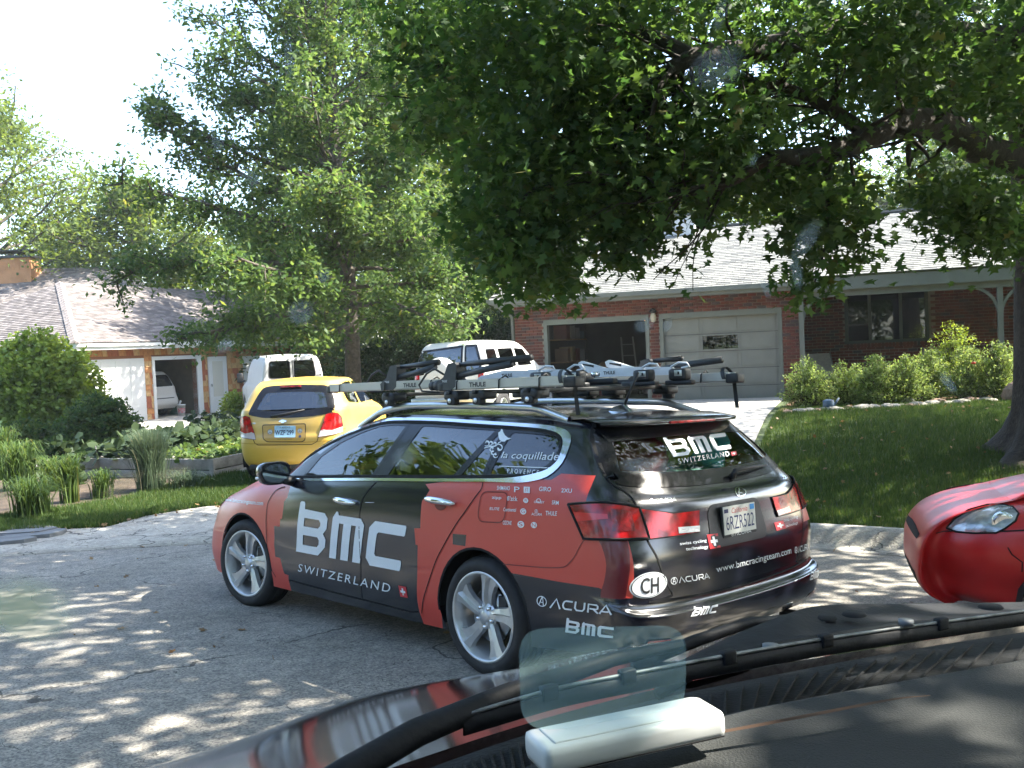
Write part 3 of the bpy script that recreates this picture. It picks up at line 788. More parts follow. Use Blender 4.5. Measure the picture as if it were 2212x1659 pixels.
# ---- tail lamps
lo = H([(394,662),(440,652),(560,648),(700,652),(800,680),(862,862),(700,868),(488,862)], k2)
cl_ = sorted(lo, key=lambda p: 0)
def lamp_patch(P2, nm, m, sg, off):
    bm = poly_bm(P2)
    return SK.put(bm, nm, m, 'x', -1, off, W, .03)
def YS(sg, pts): return [(sg*abs(p[0]), p[1]) for p in pts]
oZ = YZ([(800,678),(862,862)]); sideL = XZ([(392,662),(440,655),(560,650),(640,652),(700,866),(600,866),(488,862)])
inn = YZ([(812,690),(1000,715),(1152,695),(1152,822),(1000,845),(866,862)])
mid_z = (oZ[0][1], oZ[1][1])
for sg in (1, -1):
    SK.put(poly_bm(YS(sg, inn)), 'tail_lamp', M['lampred'], 'x', -1, .010, W, .03, thick=0)
    rib('lamp_edge', YS(sg, inn), .012, M['gap'], 'x', -1, .008, True, .03)
    iw = YZ([(1025,795),(1152,785),(1152,820),(1030,832)])
    SK.put(poly_bm(YS(sg, iw)), 'reversing_lamp', M['lampclear'], 'x', -1, .013, W, .03)
# outer lamp wraps the corner: built on the surface from photo-traced outline, mirrored for the far side
out_px = [(394,662),(436,653),(560,647),(690,653),(796,680),(830,770),(858,862),(700,869),(488,862),(440,760)]
def wrap_patch(px, nm, m, off, sg, sub=10, k=k2):
    """patch between a traced upper and lower edge, following the corner of the body"""
    up, dn = px
    rows = []
    for t in np.linspace(0, 1, sub):
        row = []
        for (a, b) in zip(up, dn):
            h = H([k(a[0]*(1-t)+b[0]*t, a[1]*(1-t)+b[1]*t)])[0]; n_, ix = WB.find_nearest(h)[1:3]
            if n_.dot(h-Vector((1, 0, h.z))) < 0: n_ = -n_
            q = h+n_*off; row.append((q.x, q.y*sg, q.z))
        rows.append(row)
    mb = MB(); mb.grid(rows); mb.build(nm, m, W)
    return rows
upx = [(396+i*(802-396)/16, 660-11*math.sin(min(1, i/16)*math.pi)+(20*(i/16)**2)) for i in range(17)]
dnx = [(488+i*(860-488)/16, 862+6*math.sin(i/16*math.pi)) for i in range(17)]
for sg in (1, -1):
    rows = wrap_patch((upx, dnx), 'tail_lamp', M['lampred'], .011, sg)
    ring = rows[0]+[r[-1] for r in rows[1:]]+rows[-1][::-1][1:]+[r[0] for r in rows[::-1][1:-1]]
    MB().tube([Vector(p) for p in ring]+[Vector(ring[0])], .007, 5).build('lamp_edge', M['gap'], W)
    a = [(u_*.42+d*.58, 0) for u_, d in ((0, 0),)]
    ub = [(430+i*24, 705+i*2) for i in range(9)]; db = [(452+i*22, 760-i*1.5) for i in range(9)]
    wrap_patch((ub, db), 'lamp_reflector', mat('lamp_bright_red', (.62, .02, .02), .2, coat=.6), .014, sg, 5)  # brighter red patch on the outer lamp
    ub = [(640+i*14, 690+i*2) for i in range(9)]; db = [(650+i*16, 820) for i in range(9)]
    wrap_patch((ub, db), 'lamp_reflector', mat('lamp_bulb', (.20, .008, .01), .12, coat=.8, var=.5, vs=30, bump=.2, bs=60), .014, sg, 6)
# ---- number plate, emblem, lettering on the tailgate
pq = YZ([(1230,690),(1255,650),(1500,640),(1540,640),(1515,780),(1500,850),(1450,885),(1330,890),(1290,850)])
py0, pz0 = 0, .86
pc = [sum(p[i] for p in YZ([(1262,705),(1468,668),(1490,795),(1290,832)]))/4 for i in (0, 1)]; print('plate', pc)
PY, PZ = pc
rec = rounded([(PY-.27, PZ-.12), (PY+.27, PZ-.12), (PY+.24, PZ+.10), (PY-.24, PZ+.10)], .06)
SK.put(poly_bm(rec), 'plate_recess', mat('recess_black', (.006, .006, .008), .5), 'x', -1, .003, W, .05)
pb = MB(); pb.box((0, 0, 0), (.012, .315, .165), 0, .004); pl = pb.build('number_plate', M['plastic'], wagon)
psx = SK.hit((PY, PZ), 'x', -1, .012); pl.location = psx; pl.rotation_euler = (0, R_(3), 0)
MB().box((-.008, 0, .006), (.004, .298, .146), 0, .0).build('plate_face', mat('plate_white', (.66, .66, .62), .45, var=.08, vs=20), pl)
nv = mat('plate_navy', (.02, .03, .12), .5); rd_ = mat('plate_red', (.5, .05, .04), .5); bl_ = mat('plate_blue', (.05, .3, .7), .5)
flat_text('plate_number', '6RZR522', nv, (-.0108, .132, -.045), (0, -1, 0), (0, 0, 1), .264, .072, pl)
flat_text('plate_state', 'California', rd_, (-.0108, .075, .04), (0, -1, 0), (0, 0, 1), .15, .028, pl, shear=.3)
MB().box((-.0105, .125, .056), (.002, .035, .02)).build('plate_sticker', nv, pl); MB().box((-.0105, -.12, .058), (.002, .04, .028)).build('plate_sticker', bl_, pl)
flat_text('frame_lettering', 'ACURA*', M['white'], (-.0085, .06, -.0805), (0, -1, 0), (0, 0, 1), .16, .02, pl)
flat_text('frame_lettering', 'A*', M['white'], (-.0085, .09, -.0805), (0, -1, 0), (0, 0, 1), .022, .02, pl)
def lettering(nm, s, q, m, axis='x', sgn=-1, off=.0035, k=k2, step=.06, **kw):
    """q: traced corners bottom-left, bottom-right, top-right, top-left"""
    V, F = unit(s, **kw); h = H(q, k)
    a, b, _ = AX[axis]; Q = [(p[a], p[b]) for p in h]
    return SK.put(vf_bm(quad_map(V, Q), F), nm, m, axis, sgn, off, W, step)
wt = M['white']
def px_lettering(nm, s, q, m, k, off=.004, **kw):
    V, F = unit(s, **kw); P = quad_map(V, q); out = []
    for h in H(P, k):
        n_ = WB.find_nearest(h)[1]; n_ = -n_ if n_.dot(h-Vector((1.2, 0, .6))) < 0 else n_
        out.append(tuple(h+n_*off))
    return mesh_np(nm, out, F, m, W)
lettering('lettering', 'ACURA*', [(857,655),(1025,643),(1025,618),(862,628)], M['chrome'])
lettering('emblem', 'A*', [(1372,620),(1435,612),(1415,555),(1352,562)], M['chrome'])
lettering('lettering', 'TSX', [(1645,515),(1680,508),(1680,488),(1645,495)], M['chrome'])
lettering('lettering', 'BMC', [(1005,385),(1345,335),(1300,225),(940,272)], wt, off=.006)
lettering('lettering', 'SWITZERLAND', [(1035,425),(1335,378),(1328,350),(1028,397)], wt, off=.006, spacing=1.25)
lettering('lettering', 'swiss cycling', [(1045,905),(1200,885),(1198,862),(1043,882)], wt)
lettering('lettering', 'technology', [(1080,937),(1210,922),(1208,897),(1078,912)], wt)
px_lettering('lettering', 'swiss cycling', [(1652,770),(1735,745),(1733,722),(1652,746)], wt, k2)
px_lettering('lettering', 'technology', [(1665,802),(1735,778),(1735,757),(1663,780)], wt, k2)
lettering('lettering', 'www.bmcracingteam.com', [(1260,1070),(1698,960),(1695,908),(1255,1022)], wt)
px_lettering('lettering', 'ACURA*', [(1738,944),(1803,926),(1800,884),(1735,905)], wt, k2)
lettering('lettering', 'A*', [(1717,948),(1735,943),(1733,905),(1716,910)], wt)
lettering('lettering', 'ACURA*', [(1038,1123),(1220,1095),(1214,1058),(1030,1085)], wt)
lettering('lettering', 'A*', [(990,1132),(1030,1127),(1028,1083),(988,1090)], wt)
lettering('lettering', 'BMC', [(1105,1318),(1252,1295),(1262,1238),(1115,1262)], wt, shear=0)
px_lettering('lettering', 'BMC', [(1808,1105),(1870,1082),(1874,1032),(1812,1052)], wt, k2)
flag = mat('flag_red', (.55, .03, .04), .4)
def swiss(q, axis='x', sgn=-1, k=k2, off=.003):
    h = H(q, k); a, b, _ = AX[axis]; Q = [(p[a], p[b]) for p in h]
    SK.put(vf_bm(quad_map([(0, 0), (1, 0), (1, 1), (0, 1)], Q), [[0, 1, 2, 3]]), 'flag_sticker', flag, axis, sgn, off, W, .05)
    cr = [(.4, .18), (.6, .18), (.6, .4), (.82, .4), (.82, .6), (.6, .6), (.6, .82), (.4, .82), (.4, .6), (.18, .6), (.18, .4), (.4, .4)]
    SK.put(poly_bm(quad_map(cr, Q)), 'flag_cross', wt, axis, sgn, off+.0015, W, .05)
swiss([(1220,922),(1282,913),(1265,830),(1202,838)]); swiss([(1612,815),(1668,800),(1650,755),(1597,768)]); swiss([(1348,378),(1378,372),(1372,350),(1342,356)], off=.006)
# CH oval
oc = YZ([(864,1133)])[0]; oe = YZ([(756,1135),(974,1128),(864,1058),(864,1208)])
oa = abs(oe[0][0]-oe[1][0])/2; ob = abs(oe[2][1]-oe[3][1])/2
for rr, mm, off in ((1, wt, .0035), (.93, M['plastic'], .0045), (.89, wt, .0055)):
    SK.put(poly_bm(circle2(oc[0], oc[1], oa*rr, 40, ob*rr)), 'country_sticker', mm, 'x', -1, off, W, .04)
lettering('lettering', 'CH', [(812,1185),(918,1175),(918,1082),(812,1092)], M['plastic'], off=.007, bold=.01)
# side lettering
Ly = dict(axis='y', sgn=1, k=k1)
lettering('lettering', 'BMC', [(562,935),(1172,1052),(1222,735),(590,640)], wt, **Ly)
lettering('lettering', 'SWITZERLAND', [(572,1052),(1112,1178),(1120,1128),(580,1008)], wt, spacing=1.3, **Ly)
px_lettering('lettering', 'www.bmcracingteam.com', [(135,648),(368,674),(370,640),(138,620)], wt, k1, bold=.012)
swiss([(1175,1200),(1218,1208),(1208,1145),(1163,1135)], 'y', 1, k1)
Lz = dict(axis='y', sgn=1, k=k2)
lettering('lettering', 'A*', [(202,1250),(262,1268),(270,1208),(212,1188)], wt, **Lz)
lettering('lettering', 'ACURA*', [(280,1270),(650,1312),(665,1250),(292,1205)], wt, **Lz)
lettering('lettering', 'BMC', [(374,1410),(655,1445),(662,1370),(384,1325)], wt, **Lz)
LL = [('SHIMANO', 1742, 575, 76, 24), ('GIRO', 1990, 582, 70, 26), ('2XU', 2120, 590, 62, 24), ('zipp', 1712, 632, 56, 22), ("fi'zi:k", 1802, 638, 62, 28),
      ('OAKLEY', 1960, 652, 60, 14), ('SRM', 2065, 660, 40, 24), ('ELITE', 1700, 692, 56, 16), ('Continental', 1780, 700, 74, 22), ('ACURA', 1945, 724, 62, 16), ('THULE', 2028, 724, 66, 26), ('OZONE', 1776, 778, 52, 24)]
for s_, x, y, w_, h_ in LL:
    lettering('sponsor_lettering', s_, [(x, y), (x+w_, y+3), (x+w_+2, y-h_+3), (x+2, y-h_)], wt, bold=.01, **Ly)
for x, y, r_, kind in ((1860, 572, 16, 'P'), (1918, 574, 18, '3T'), (1912, 636, 15, 'W'), (1988, 638, 14, 'O'), (1897, 700, 18, 'G'), (1974, 698, 10, 'A*'), (1883, 776, 20, 'S'), (1960, 780, 18, 'N')):
    q = [(x-r_, y+r_), (x+r_, y+r_+2), (x+r_, y-r_+2), (x-r_, y-r_)]
    if kind in ('A*', 'O', 'P'):
        lettering('sponsor_emblem', kind, q, wt, **Ly)
    else:
        Q = XZ(q, k1)
        sh = [(0, 0), (1, 0), (1, 1), (0, 1)] if kind == '3T' else circle2(.5, .5, .5, 20)
        SK.put(poly_bm(quad_map(sh, Q)), 'sponsor_emblem', wt, 'y', 1, .003, W, .05)
        q2 = [(x-r_*.6, y+r_*.6), (x+r_*.6, y+r_*.6), (x+r_*.6, y-r_*.6), (x-r_*.6, y-r_*.6)]
        lettering('sponsor_emblem', kind, q2, M['red'], off=.0045, **Ly)
lettering('window_lettering', 'la coquillade', [(1765,400),(2107,420),(2110,355),(1770,352)], wt, off=.004, shear=.25, **Ly)
lettering('window_lettering', 'PROVENCE', [(1803,478),(1990,486),(1990,460),(1803,450)], wt, off=.004, shear=.2, spacing=1.5, **Ly)
SK.put(ribbon_bm(XZ([(1755,436),(2090,448)]), .004), 'window_line', wt, 'y', 1, .004, W, .05)
bird = XZ([(1750,240),(1762,232),(1768,218),(1776,222),(1780,238),(1790,256),(1808,270),(1828,273),(1812,280),(1800,282),(1788,292),(1772,292),(1758,282),(1752,262)])
SK.put(poly_bm(bird), 'window_bird', wt, 'y', 1, .004, W, .05)
def curl(cx, cy, r, a0, turns, w, flip=1):
    pts = []; ws = []
    for t in np.linspace(0, 1, 22):
        a = a0+flip*turns*2*math.pi*t; rr = r*(1-.75*t); pts.append((cx+rr*math.cos(a), cy+rr*math.sin(a))); ws.append(w*(.5+1.2*t))
    P = XZ(pts)
    sc_ = .0022
    SK.put(ribbon_bm(P, [q*sc_ for q in ws]), 'window_scroll', wt, 'y', 1, .004, W, 0)
for c_ in ((1683,300,20,2.2,.8,3.2,-1), (1705,300,16,2.2,.8,3,-1), (1728,305,14,2,.8,3,-1), (1757,330,24,4,.9,3.4,1), (1715,335,18,1,.8,3,1), (1720,355,17,0,.8,3,1), (1733,372,16,.5,.9,3,1)): curl(*c_)
SK.put(ribbon_bm(smooth2(XZ([(1668,330),(1700,322),(1735,318),(1752,300),(1768,292)]), 20), .006), 'window_scroll', wt, 'y', 1, .004, W, 0)
# rear wiper, exhaust, reflectors, headlamp, side crease
wp = YZ([(1330,478),(1540,440)]); a_ = SK.hit(wp[0], 'x', -1, .03); b_ = SK.hit(wp[1], 'x', -1, .02)
MB().tube([a_+Vector((-.0, 0, -.04)), a_+Vector((-.02, 0, 0)), (a_+b_)/2+Vector((-.02, 0, .005)), b_], [.018, .014, .009, .005], 8).build('rear_wiper', M['plastic'], wagon)
MB().cyl((-.98, -.58, .235), (-1.14, -.58, .225), .036, 18).build('exhaust_pipe', M['gap'], wagon)
MB().lathe([(.036, 0), (.040, 0), (.040, .05), (.036, .05)], 24, 0, 'x', (-1.145, -.58, .225)).build('exhaust_tip', M['alu'], wagon)
for sg in (1, -1):
    SK.put(poly_bm(rounded([(sg*.80, .335), (sg*.66, .325), (sg*.66, .355), (sg*.80, .365)], .01)), 'reflector', M['lampred'], 'x', -1, .006, W, .04)
    hl = [(3.60, .70), (3.40, .86), (3.18, .885), (3.22, .80), (3.42, .70)]
    SK.put(poly_bm(rounded(hl, .04)), 'headlamp', M['lampclear'], 'y', sg, .006, W, .04)
# roof rails and aerial
for sg in (1, -1):
    pts = []
    for t in np.linspace(0, 1, 26):
        x = -.42+t*2.0; h = SK.b.ray_cast(Vector((x, .60*sg, 3)), Vector((0, 0, -1)))[0]
        pts.append(h+Vector((0, 0, .05*min(1, math.sin(math.pi*t)*2.6))))
    r_ = MB(); rows = []
    for i, p in enumerate(pts):
        hh = .021; rows.append([p+Vector((0, dy, dz)) for dy, dz in ((-.016, -hh), (-.018, .004), (-.008, hh), (.008, hh), (.018, .004), (.016, -hh), (-.016, -hh))])
    r_.grid(rows); r_.build('roof_rail', M['alu'], wagon)
h = SK.b.ray_cast(Vector((-.30, .01, 3)), Vector((0, 0, -1)))[0]
fin = MB(); fin.add([h+Vector(p) for p in ((-.09,0,0),(.09,-.03,0),(.09,.03,0),(-.02,-.012,.045),(-.02,.012,.045),(.05,-.02,.03),(.05,.02,.03),(-.07,-.02,0),(-.07,.02,0))], [[0,7,3],[0,4,8],[0,3,4],[7,1,5,3],[8,4,6,2],[3,5,6,4],[5,1,2,6]]); fin.build('aerial_fin', M['chrome'], wagon)
MB().tube([h+Vector((-.02, 0, .04)), h+Vector((-.13, 0, .23))], .008, 8).build('aerial', M['plastic'], wagon)

# ================================================================ bike carriers on the roof
WM = wagon.matrix_world.copy()
def on_wagon(name, label, cat, group, x=0, y=0, z=0):
    t = thing(name, label, cat, group=group); t.matrix_world = WM @ Matrix.Translation((x, y, z)); return t
dk = mat('carrier_grey', (.035, .04, .048), .45, var=.15, vs=30, bump=.05, bs=200)
wh = mat('carrier_white', (.78, .80, .84), .4, var=.06, vs=15)
ink = mat('black_ink', (.015, .015, .018), .6)
bars = [(1.17, 'foremost black crossbar of the roof rack, nearest the windscreen'), (.52, 'black crossbar under the middle clamp of the near side bike carrier'), (.28, 'black crossbar just behind the middle of the roof rack'), (-.16, 'rearmost black crossbar of the roof rack, beside the roof aerial')]
for x, lb in bars:
    t = on_wagon('roof_crossbar', lb, 'crossbar', 'crossbars of the roof rack', x, 0, 1.585)
    MB().box((0, 0, 0), (.034, 1.36, .024), 0, .006).build('bar', M['plastic'], t)
    for sg in (1, -1):
        b = MB(); b.box((0, .60*sg, -.018), (.13, .12, .055), 0, .018); b.box((0, .635*sg, -.052), (.075, .05, .05), 0, .014)
        f = b.build('foot', M['plastic'], t)
        MB().lathe([(0, .004), (.014, .003), (.015, 0)], 14, 0, 'y', (0, .664*sg, -.05)).build('lock', M['alu'], f)
def channel(x0, x1, w=.078, h=.058, m=None, parent=None):
    pr = [(-w/2+.006, 0), (w/2-.006, 0), (w/2, .008), (w/2, h), (w/2-.006, h+.002), (w/2-.012, h*.3), (-w/2+.012, h*.3), (-w/2+.006, h+.002), (-w/2, h), (-w/2, .008)]
    b = MB(); n = len(pr); b.add([(x, p[0], p[1]) for x in (x0, x1) for p in pr], [[i, (i+1) % n, (i+1) % n+n, i+n] for i in range(n)]+[list(range(n))[::-1], list(range(n, 2*n))])
    return b.build('tray', m or M['tray'], parent)
def strap(parent, x, y0=0, r=.055, tail=.16, drop=True):
    b = MB(); rows = []
    pts = [(x+r*.5*math.sin(a)*.8, math.cos(a)*r, .03+r*1.15*math.sin(a)) for a in np.linspace(-.2, math.pi, 14)]
    if drop: pts += [(x-.005, -r-.004, .0), (x-.02, -r-.006, -tail)]
    for p in pts: rows.append([(p[0]-.013, p[1], p[2]), (p[0]+.013, p[1], p[2])])
    b.grid(rows); b.grid([[(q[0], q[1]*.93, q[2]) for q in r_] for r_ in rows]); return b.build('strap', M['plastic'], parent)
def clamp(parent, x, rods=(.62, .62), up=.02, lower=.55):
    b = MB(); b.prism([(x+.10, .0), (x+.11, .045), (x+.04, .085), (x-.005, .165), (x-.07, .17), (x-.085, .155), (x-.07, .02), (x-.03, .0)], -.038, .040, 'y')
    h = b.build('clamp_head', dk, parent)
    b = MB(); b.cyl((x+.10, 0, .035), (x+.155, 0, .032), .034, 16); b.cyl((x+.155, 0, .032), (x+.205, 0, .030), .029, 14); b.build('knob', M['plastic'], h)
    MB().tube([(x-.06, 0, .155), (x-.30, 0, .162), (x-rods[0], 0, .17)], [.013, .019, .02], 12).build('clamp_arm', M['plastic'], h)
    MB().tube([(x-.05, .012, .085), (x-.30, .014, .115), (x-lower, .016, .14)], [.018, .02, .022], 12).build('clamp_arm', dk, h)
    MB().tube([(x+.05, .03, .10), (x+.14, .03, .14), (x+.22, .03, .11), (x+.30, .03, .04), (x+.27, .03, .0), (x+.1, .03, -.01)], .007, 6).build('wire_loop', M['plastic'], h)
    return h
def carrier(name, lb, y, z, x0, x1, cx, rods=(.62, .62), st=True, letter=None, lower=.55):
    t = on_wagon(name, lb, 'bike carrier', 'bike carriers on the wagon roof', 0, y, z)
    channel(x0, x1, parent=t)
    MB().box((x0-.02, 0, .022), (.09, .084, .06), 0, .012).build('end_cap', M['plastic'], t)
    MB().box((x1+.01, 0, .022), (.05, .084, .056), 0, .012).build('end_cap', M['plastic'], t)
    if st: strap(t, x0+.03)
    if cx is not None:
        h = clamp(t, cx, rods, lower=lower)
        flat_text('clamp_lettering', 'THULE', M['white'], (cx+.055, .0415, .05), (-1, 0, 0), (0, 0, 1), .05, .014, h, bold=.02)
    for x in (x0+.2, (x0+x1)/2, x1-.15):
        MB().tube([(x, -.046, .0), (x, -.046, .05), (x-.01, 0, .075), (x, .046, .05), (x, .048, 0)], .005, 5).build('wheel_strap', M['plastic'], t)
    for lx, ww in (letter or []):
        flat_text('lettering', 'THULE', ink, (lx, .0405, .015), (-1, 0, 0), (0, 0, 1), ww, .028, t, bold=.03)
    return t
carrier('bike_carrier', 'long silver bike carrier on the near roof rail with a hanging black strap', .60, 1.60, -.44, .62, .56, (.70, .62), letter=[(.36, .15)])
carrier('bike_carrier', 'forward silver bike carrier on the near side, reaching out over the windscreen', .52, 1.615, .62, 2.02, 1.27, (.48, .5), st=False, letter=[(1.12, .14)], lower=.46)
carrier('bike_carrier', 'silver bike carrier on the far roof rail with its looped strap sticking out', -.62, 1.605, -.66, .62, .02, (.30, .5), lower=.62)
def fork_mount(lb, y, z, x0, x1, flip=False, dz=.05):
    t = on_wagon('fork_mount', lb, 'bike carrier', 'white fork mounts between the bike carriers', 0, y, z)
    L = x1-x0
    for k, (yy, zz, xo) in enumerate(((.0, 0, 0), (-.09, .035, -.16))):
        b = MB(); o = [(x0+xo, 0), (x0+xo+L*.75, .004), (x1+xo, dz), (x1+xo+.01, dz+.03), (x1+xo-.02, dz+.042), (x0+xo+L*.6, .062), (x0+xo+.03, .05), (x0+xo, .035)]
        b.prism(o, yy-.012, yy+.012, 'y'); a = b.build('arm', wh, t)
        MB().prism([(x1+xo-.13, dz-.006), (x1+xo-.03, dz+.014), (x1+xo-.03, dz+.024), (x1+xo-.13, dz+.010)], yy+.0125, yy+.0145, 'y').build('slot', ink, a)
        MB().tube([(x0+xo+.02, yy+.02, .05), (x0+xo-.04, yy+.02, .075), (x0+xo-.10, yy+.02, .07), (x0+xo-.12, yy+.02, .05), (x0+xo-.06, yy+.02, .04)], .007, 6).build('lever', wh, a)
        r = (-1, 0, 0) if not (flip and k) else (1, 0, 0); u = (0, 0, 1) if not (flip and k) else (0, 0, -1)
        lx = x0+xo+L*.62 if not (flip and k) else x0+xo+L*.62-.10
        flat_text('lettering', 'THULE', ink, (lx, yy+.0135, .018 if u[2] > 0 else .042), r, u, .10, .022, a, bold=.03)
    for k, xx in enumerate((x0+.0, x0-.20)):
        b = MB(); b.box((xx-.02, .05-.1*k, .0), (.13, .075, .075), 0, .02); b.box((xx-.02, .05-.1*k, -.05), (.2, .05, .03), 0, .01); c = b.build('clamp_block', M['plastic'], t)
        MB().box((xx-.035, .089-.1*k, .008), (.055, .004, .036), 0, .001).build('lock_plate', M['alu'], c)
        MB().box((xx-.04, .0915-.1*k, .008), (.014, .002, .018)).build('keyhole', ink, c)
    b = MB(); b.box((x0+L*.5, 0, -.035), (L*1.1, .05, .03), 0, .006); b.box((x0+L*.2, .0, -.06), (.10, .12, .05), 0, .01); b.build('base', M['plastic'], t)
    return t
fork_mount('white fork mount beside the near side bike carrier, left of the other one', .16, 1.66, .20, .80, flip=True, dz=-.01)
fork_mount('white fork mount farther right with its arms raised before the dark open garage', -.36, 1.66, -.20, .36, dz=.075)
for x in (.30, .42):
    pass
t = on_wagon('spare_clamp', 'black axle clamp with chrome bolts lying in the middle of the roof rack', 'clamp', None, .02, -.08, 1.63)
b = MB(); b.box((0, 0, 0), (.40, .05, .035), 0, .01); b.box((.12, 0, .02), (.06, .10, .07), 0, .015); b.cyl((.05, -.05, .03), (.05, .06, .03), .03, 14); b.build('block', M['plastic'], t)
b = MB(); b.cyl((.05, .055, .03), (.05, .085, .03), .014, 10); b.cyl((-.06, .0, .045), (-.06, .05, .045), .016, 10); b.cyl((.12, .04, .03), (.12, .07, .03), .012, 10); b.build('bolt', M['chrome'], t)['kind'] = 'stuff'

# ================================================================ the other vehicles
def plan(z, xr, xf, hw, cr=.25, cf=.3):
    zr_, zm, zf = z if isinstance(z, (tuple, list)) else (z, z, z); out = []
    P = [(xr, 0), (xr+.012, hw*.5), (xr+cr*.18, hw-cr*.62), (xr+cr*.55, hw-cr*.22), (xr+cr*1.3, hw-.01)]
    a, b = xr+cr*1.3, xf-cf*1.3
    P += [(a+(b-a)*t, hw+.008*math.sin(math.pi*t)) for t in (.14, .3, .45, .6, .75, .88)]
    P += [(b, hw-.01), (xf-cf*.55, hw-cf*.22), (xf-cf*.18, hw-cf*.62), (xf-.02, hw*.5), (xf, 0)]
    for x, y in P:
        t = (x-xr)/(xf-xr); z_ = zr_+(zm-zr_)*t*2 if t < .5 else zm+(zf-zm)*(t-.5)*2
        out.append((x, y, z_))
    return out
class Car:
    def __init__(s, name, label, loc, heading, low, up, cowl, paint_m, group=None, n=(200, 36), tilt=None, wheel_r=.31, wb=2.5, track=.8, hood=True):
        s.root = thing(name, label, 'car', loc, math.atan2(heading[1], heading[0]), group)
        bpy.context.view_layer.update()
        s.M = s.root.matrix_world.copy(); s.I = s.M.inverted(); s.eye = s.I @ Vector((0, 0, CAMH))
        bm = s.bm = bmesh.new()
        bm_from_grid(bm, ring_grid(low, *n))
        last = low[-1]; hw = last[9][1]
        if hood:
            ci = 9
            G0_ = last[:ci+1]+cowl
            G = [G0_]
            for z, xr, xw, h, cr, cf in up:
                q = plan(z, xr, xw, h, cr, cf); m = len(G0_)
                tt = np.linspace(0, len(q)-1, m); q = [tuple(np.array(q[int(a)])*(1-(a % 1))+np.array(q[min(int(a)+1, len(q)-1)])*(a % 1)) for a in tt]
                G.append(q)
        else: G = [last]+[plan(*u) for u in up]
        e = G[-1]; cx = (e[0][0]+e[-1][0])/2; zt = max(p[2] for p in e)
        for k, dz in ((.8, .022), (.45, .04), (0.0, .05)):
            G.append([(cx+(x-cx)*(.5+.5*k if k else .5), y*k, z+dz) for x, y, z in e])
        bm_from_grid(bm, ring_grid(G, n[0], n[1]))
        if hood: loft_hood(bm, last[ci:], cowl, .03, 40, 12)
        bmesh.ops.remove_doubles(bm, verts=bm.verts, dist=.0008); bmesh.ops.recalc_face_normals(bm, faces=bm.faces)
        s.bvh = BVHTree.FromBMesh(bm); s.sk = Skin(s.bvh); s.paint = paint_m; s.mats = [paint_m]
    def H(s, pts, k=None):
        out = []
        for p in pts:
            if k: p = k(*p)
            d = (s.I.to_3x3() @ ray(*p)).normalized(); h = s.bvh.ray_cast(s.eye, d)[0]
            if h is None:
                t = -s.eye.dot(d)+(-.0); h = s.bvh.find_nearest(s.eye+d*t)[0]
            out.append(h)
        return out
    def YZ(s, pts, k=None): return [(h.y, h.z) for h in s.H(pts, k)]
    def XZ(s, pts, k=None): return [(h.x, h.z) for h in s.H(pts, k)]
    def hole(s, P, axis, test):
        f = cut_poly(s.bm, P, axis, test); bmesh.ops.delete(s.bm, geom=f, context='FACES')
    def arches(s, xs, r, zc=None, tests=(left, right)):
        zc = zc or r*.86; s.ar = (xs, r, zc)
        for cx in xs:
            P = [(cx+r*math.cos(a), zc+r*math.sin(a)) for a in np.linspace(-.6, math.pi+.6, 20)]
            for t in tests: s.hole(P, 'y', lambda c, t=t: t(c) and abs(c.y) > .4 and c.z < zc+r+.1)
        m = MB()
        for cx in xs:
            for sg in (1, -1):
                pts = [(cx+(r+.02)*math.cos(a), zc+(r+.02)*math.sin(a)) for a in np.linspace(-.3, math.pi+.3, 14)]
                w = max(abs(v.co.y) for v in s.bm.verts)
                m.grid([[(x, sg*.45, z) for x, z in pts], [(x, sg*(w-.05), z) for x, z in pts]]); m.grid([[(x, sg*.5, z) for x, z in pts], [(x, sg*.5, zc) for x, z in pts]])
        m.build('wheel_housings', M['gap'], s.root)['kind'] = 'stuff'
    def fin(s, nm='body'):
        me = bpy.data.meshes.new(nm); s.bm.to_mesh(me); s.bm.free()
        for x in s.mats: me.materials.append(x)
        me.polygons.foreach_set('use_smooth', [True]*len(me.polygons)); s.body = link(bpy.data.objects.new(nm, me), s.root)
    def put(s, P, nm, m, axis='x', sgn=-1, off=.003, step=.08, parent=None): return s.sk.put(poly_bm(P), nm, m, axis, sgn, off, parent or s.root, step)
    def rib(s, P, w, nm, m, axis='x', sgn=-1, off=.004, closed=False, step=.06): return s.sk.put(ribbon_bm(P, w, closed), nm, m, axis, sgn, off, s.root, step)
    def text(s, nm, t, q, m, k=None, axis='x', sgn=-1, off=.006, **kw):
        V, F = unit(t, **kw); a, b, _ = AX[axis]; Q = [(p[a], p[b]) for p in s.H(q, k)]
        return s.sk.put(vf_bm(quad_map(V, Q), F), nm, m, axis, sgn, off, s.root, .1)

# ---- yellow hatchback
yel = mat('yellow_paint', (.56, .36, .06), .25, coat=.8, var=.04, vs=2, dirt=.2)
kY = lambda x, y: ((750+x/5.53)/1.4756, (1120+y/5.53)/1.4756)
rc_ = at(619, 930, depth=13.95)
hd = Vector((.07, 1)).normalized()
yc = Vector((rc_.x, rc_.y, 0))+Vector((hd.x, hd.y, 0))*.68
yz0 = -.035
low = [plan(.20, -.56, 3.15, .70, .2, .4), plan(.30, -.64, 3.2, .79, .3, .5), plan(.48, -.69, 3.24, .825, .34, .55), plan(.62, -.69, 3.22, .835, .36, .55), plan(.70, -.665, 3.2, .838, .36, .55), plan((.82, .80, .72), -.645, 3.15, .838, .34, .55),
       plan((.98, .93, .80), -.60, 3.0, .825, .30, .55), plan((1.05, .99, .86), -.565, 2.85, .805, .27, .5)]
cw_ = [(2.15, .70, .98), (2.3, .45, 1.0), (2.36, 0, 1.0)]
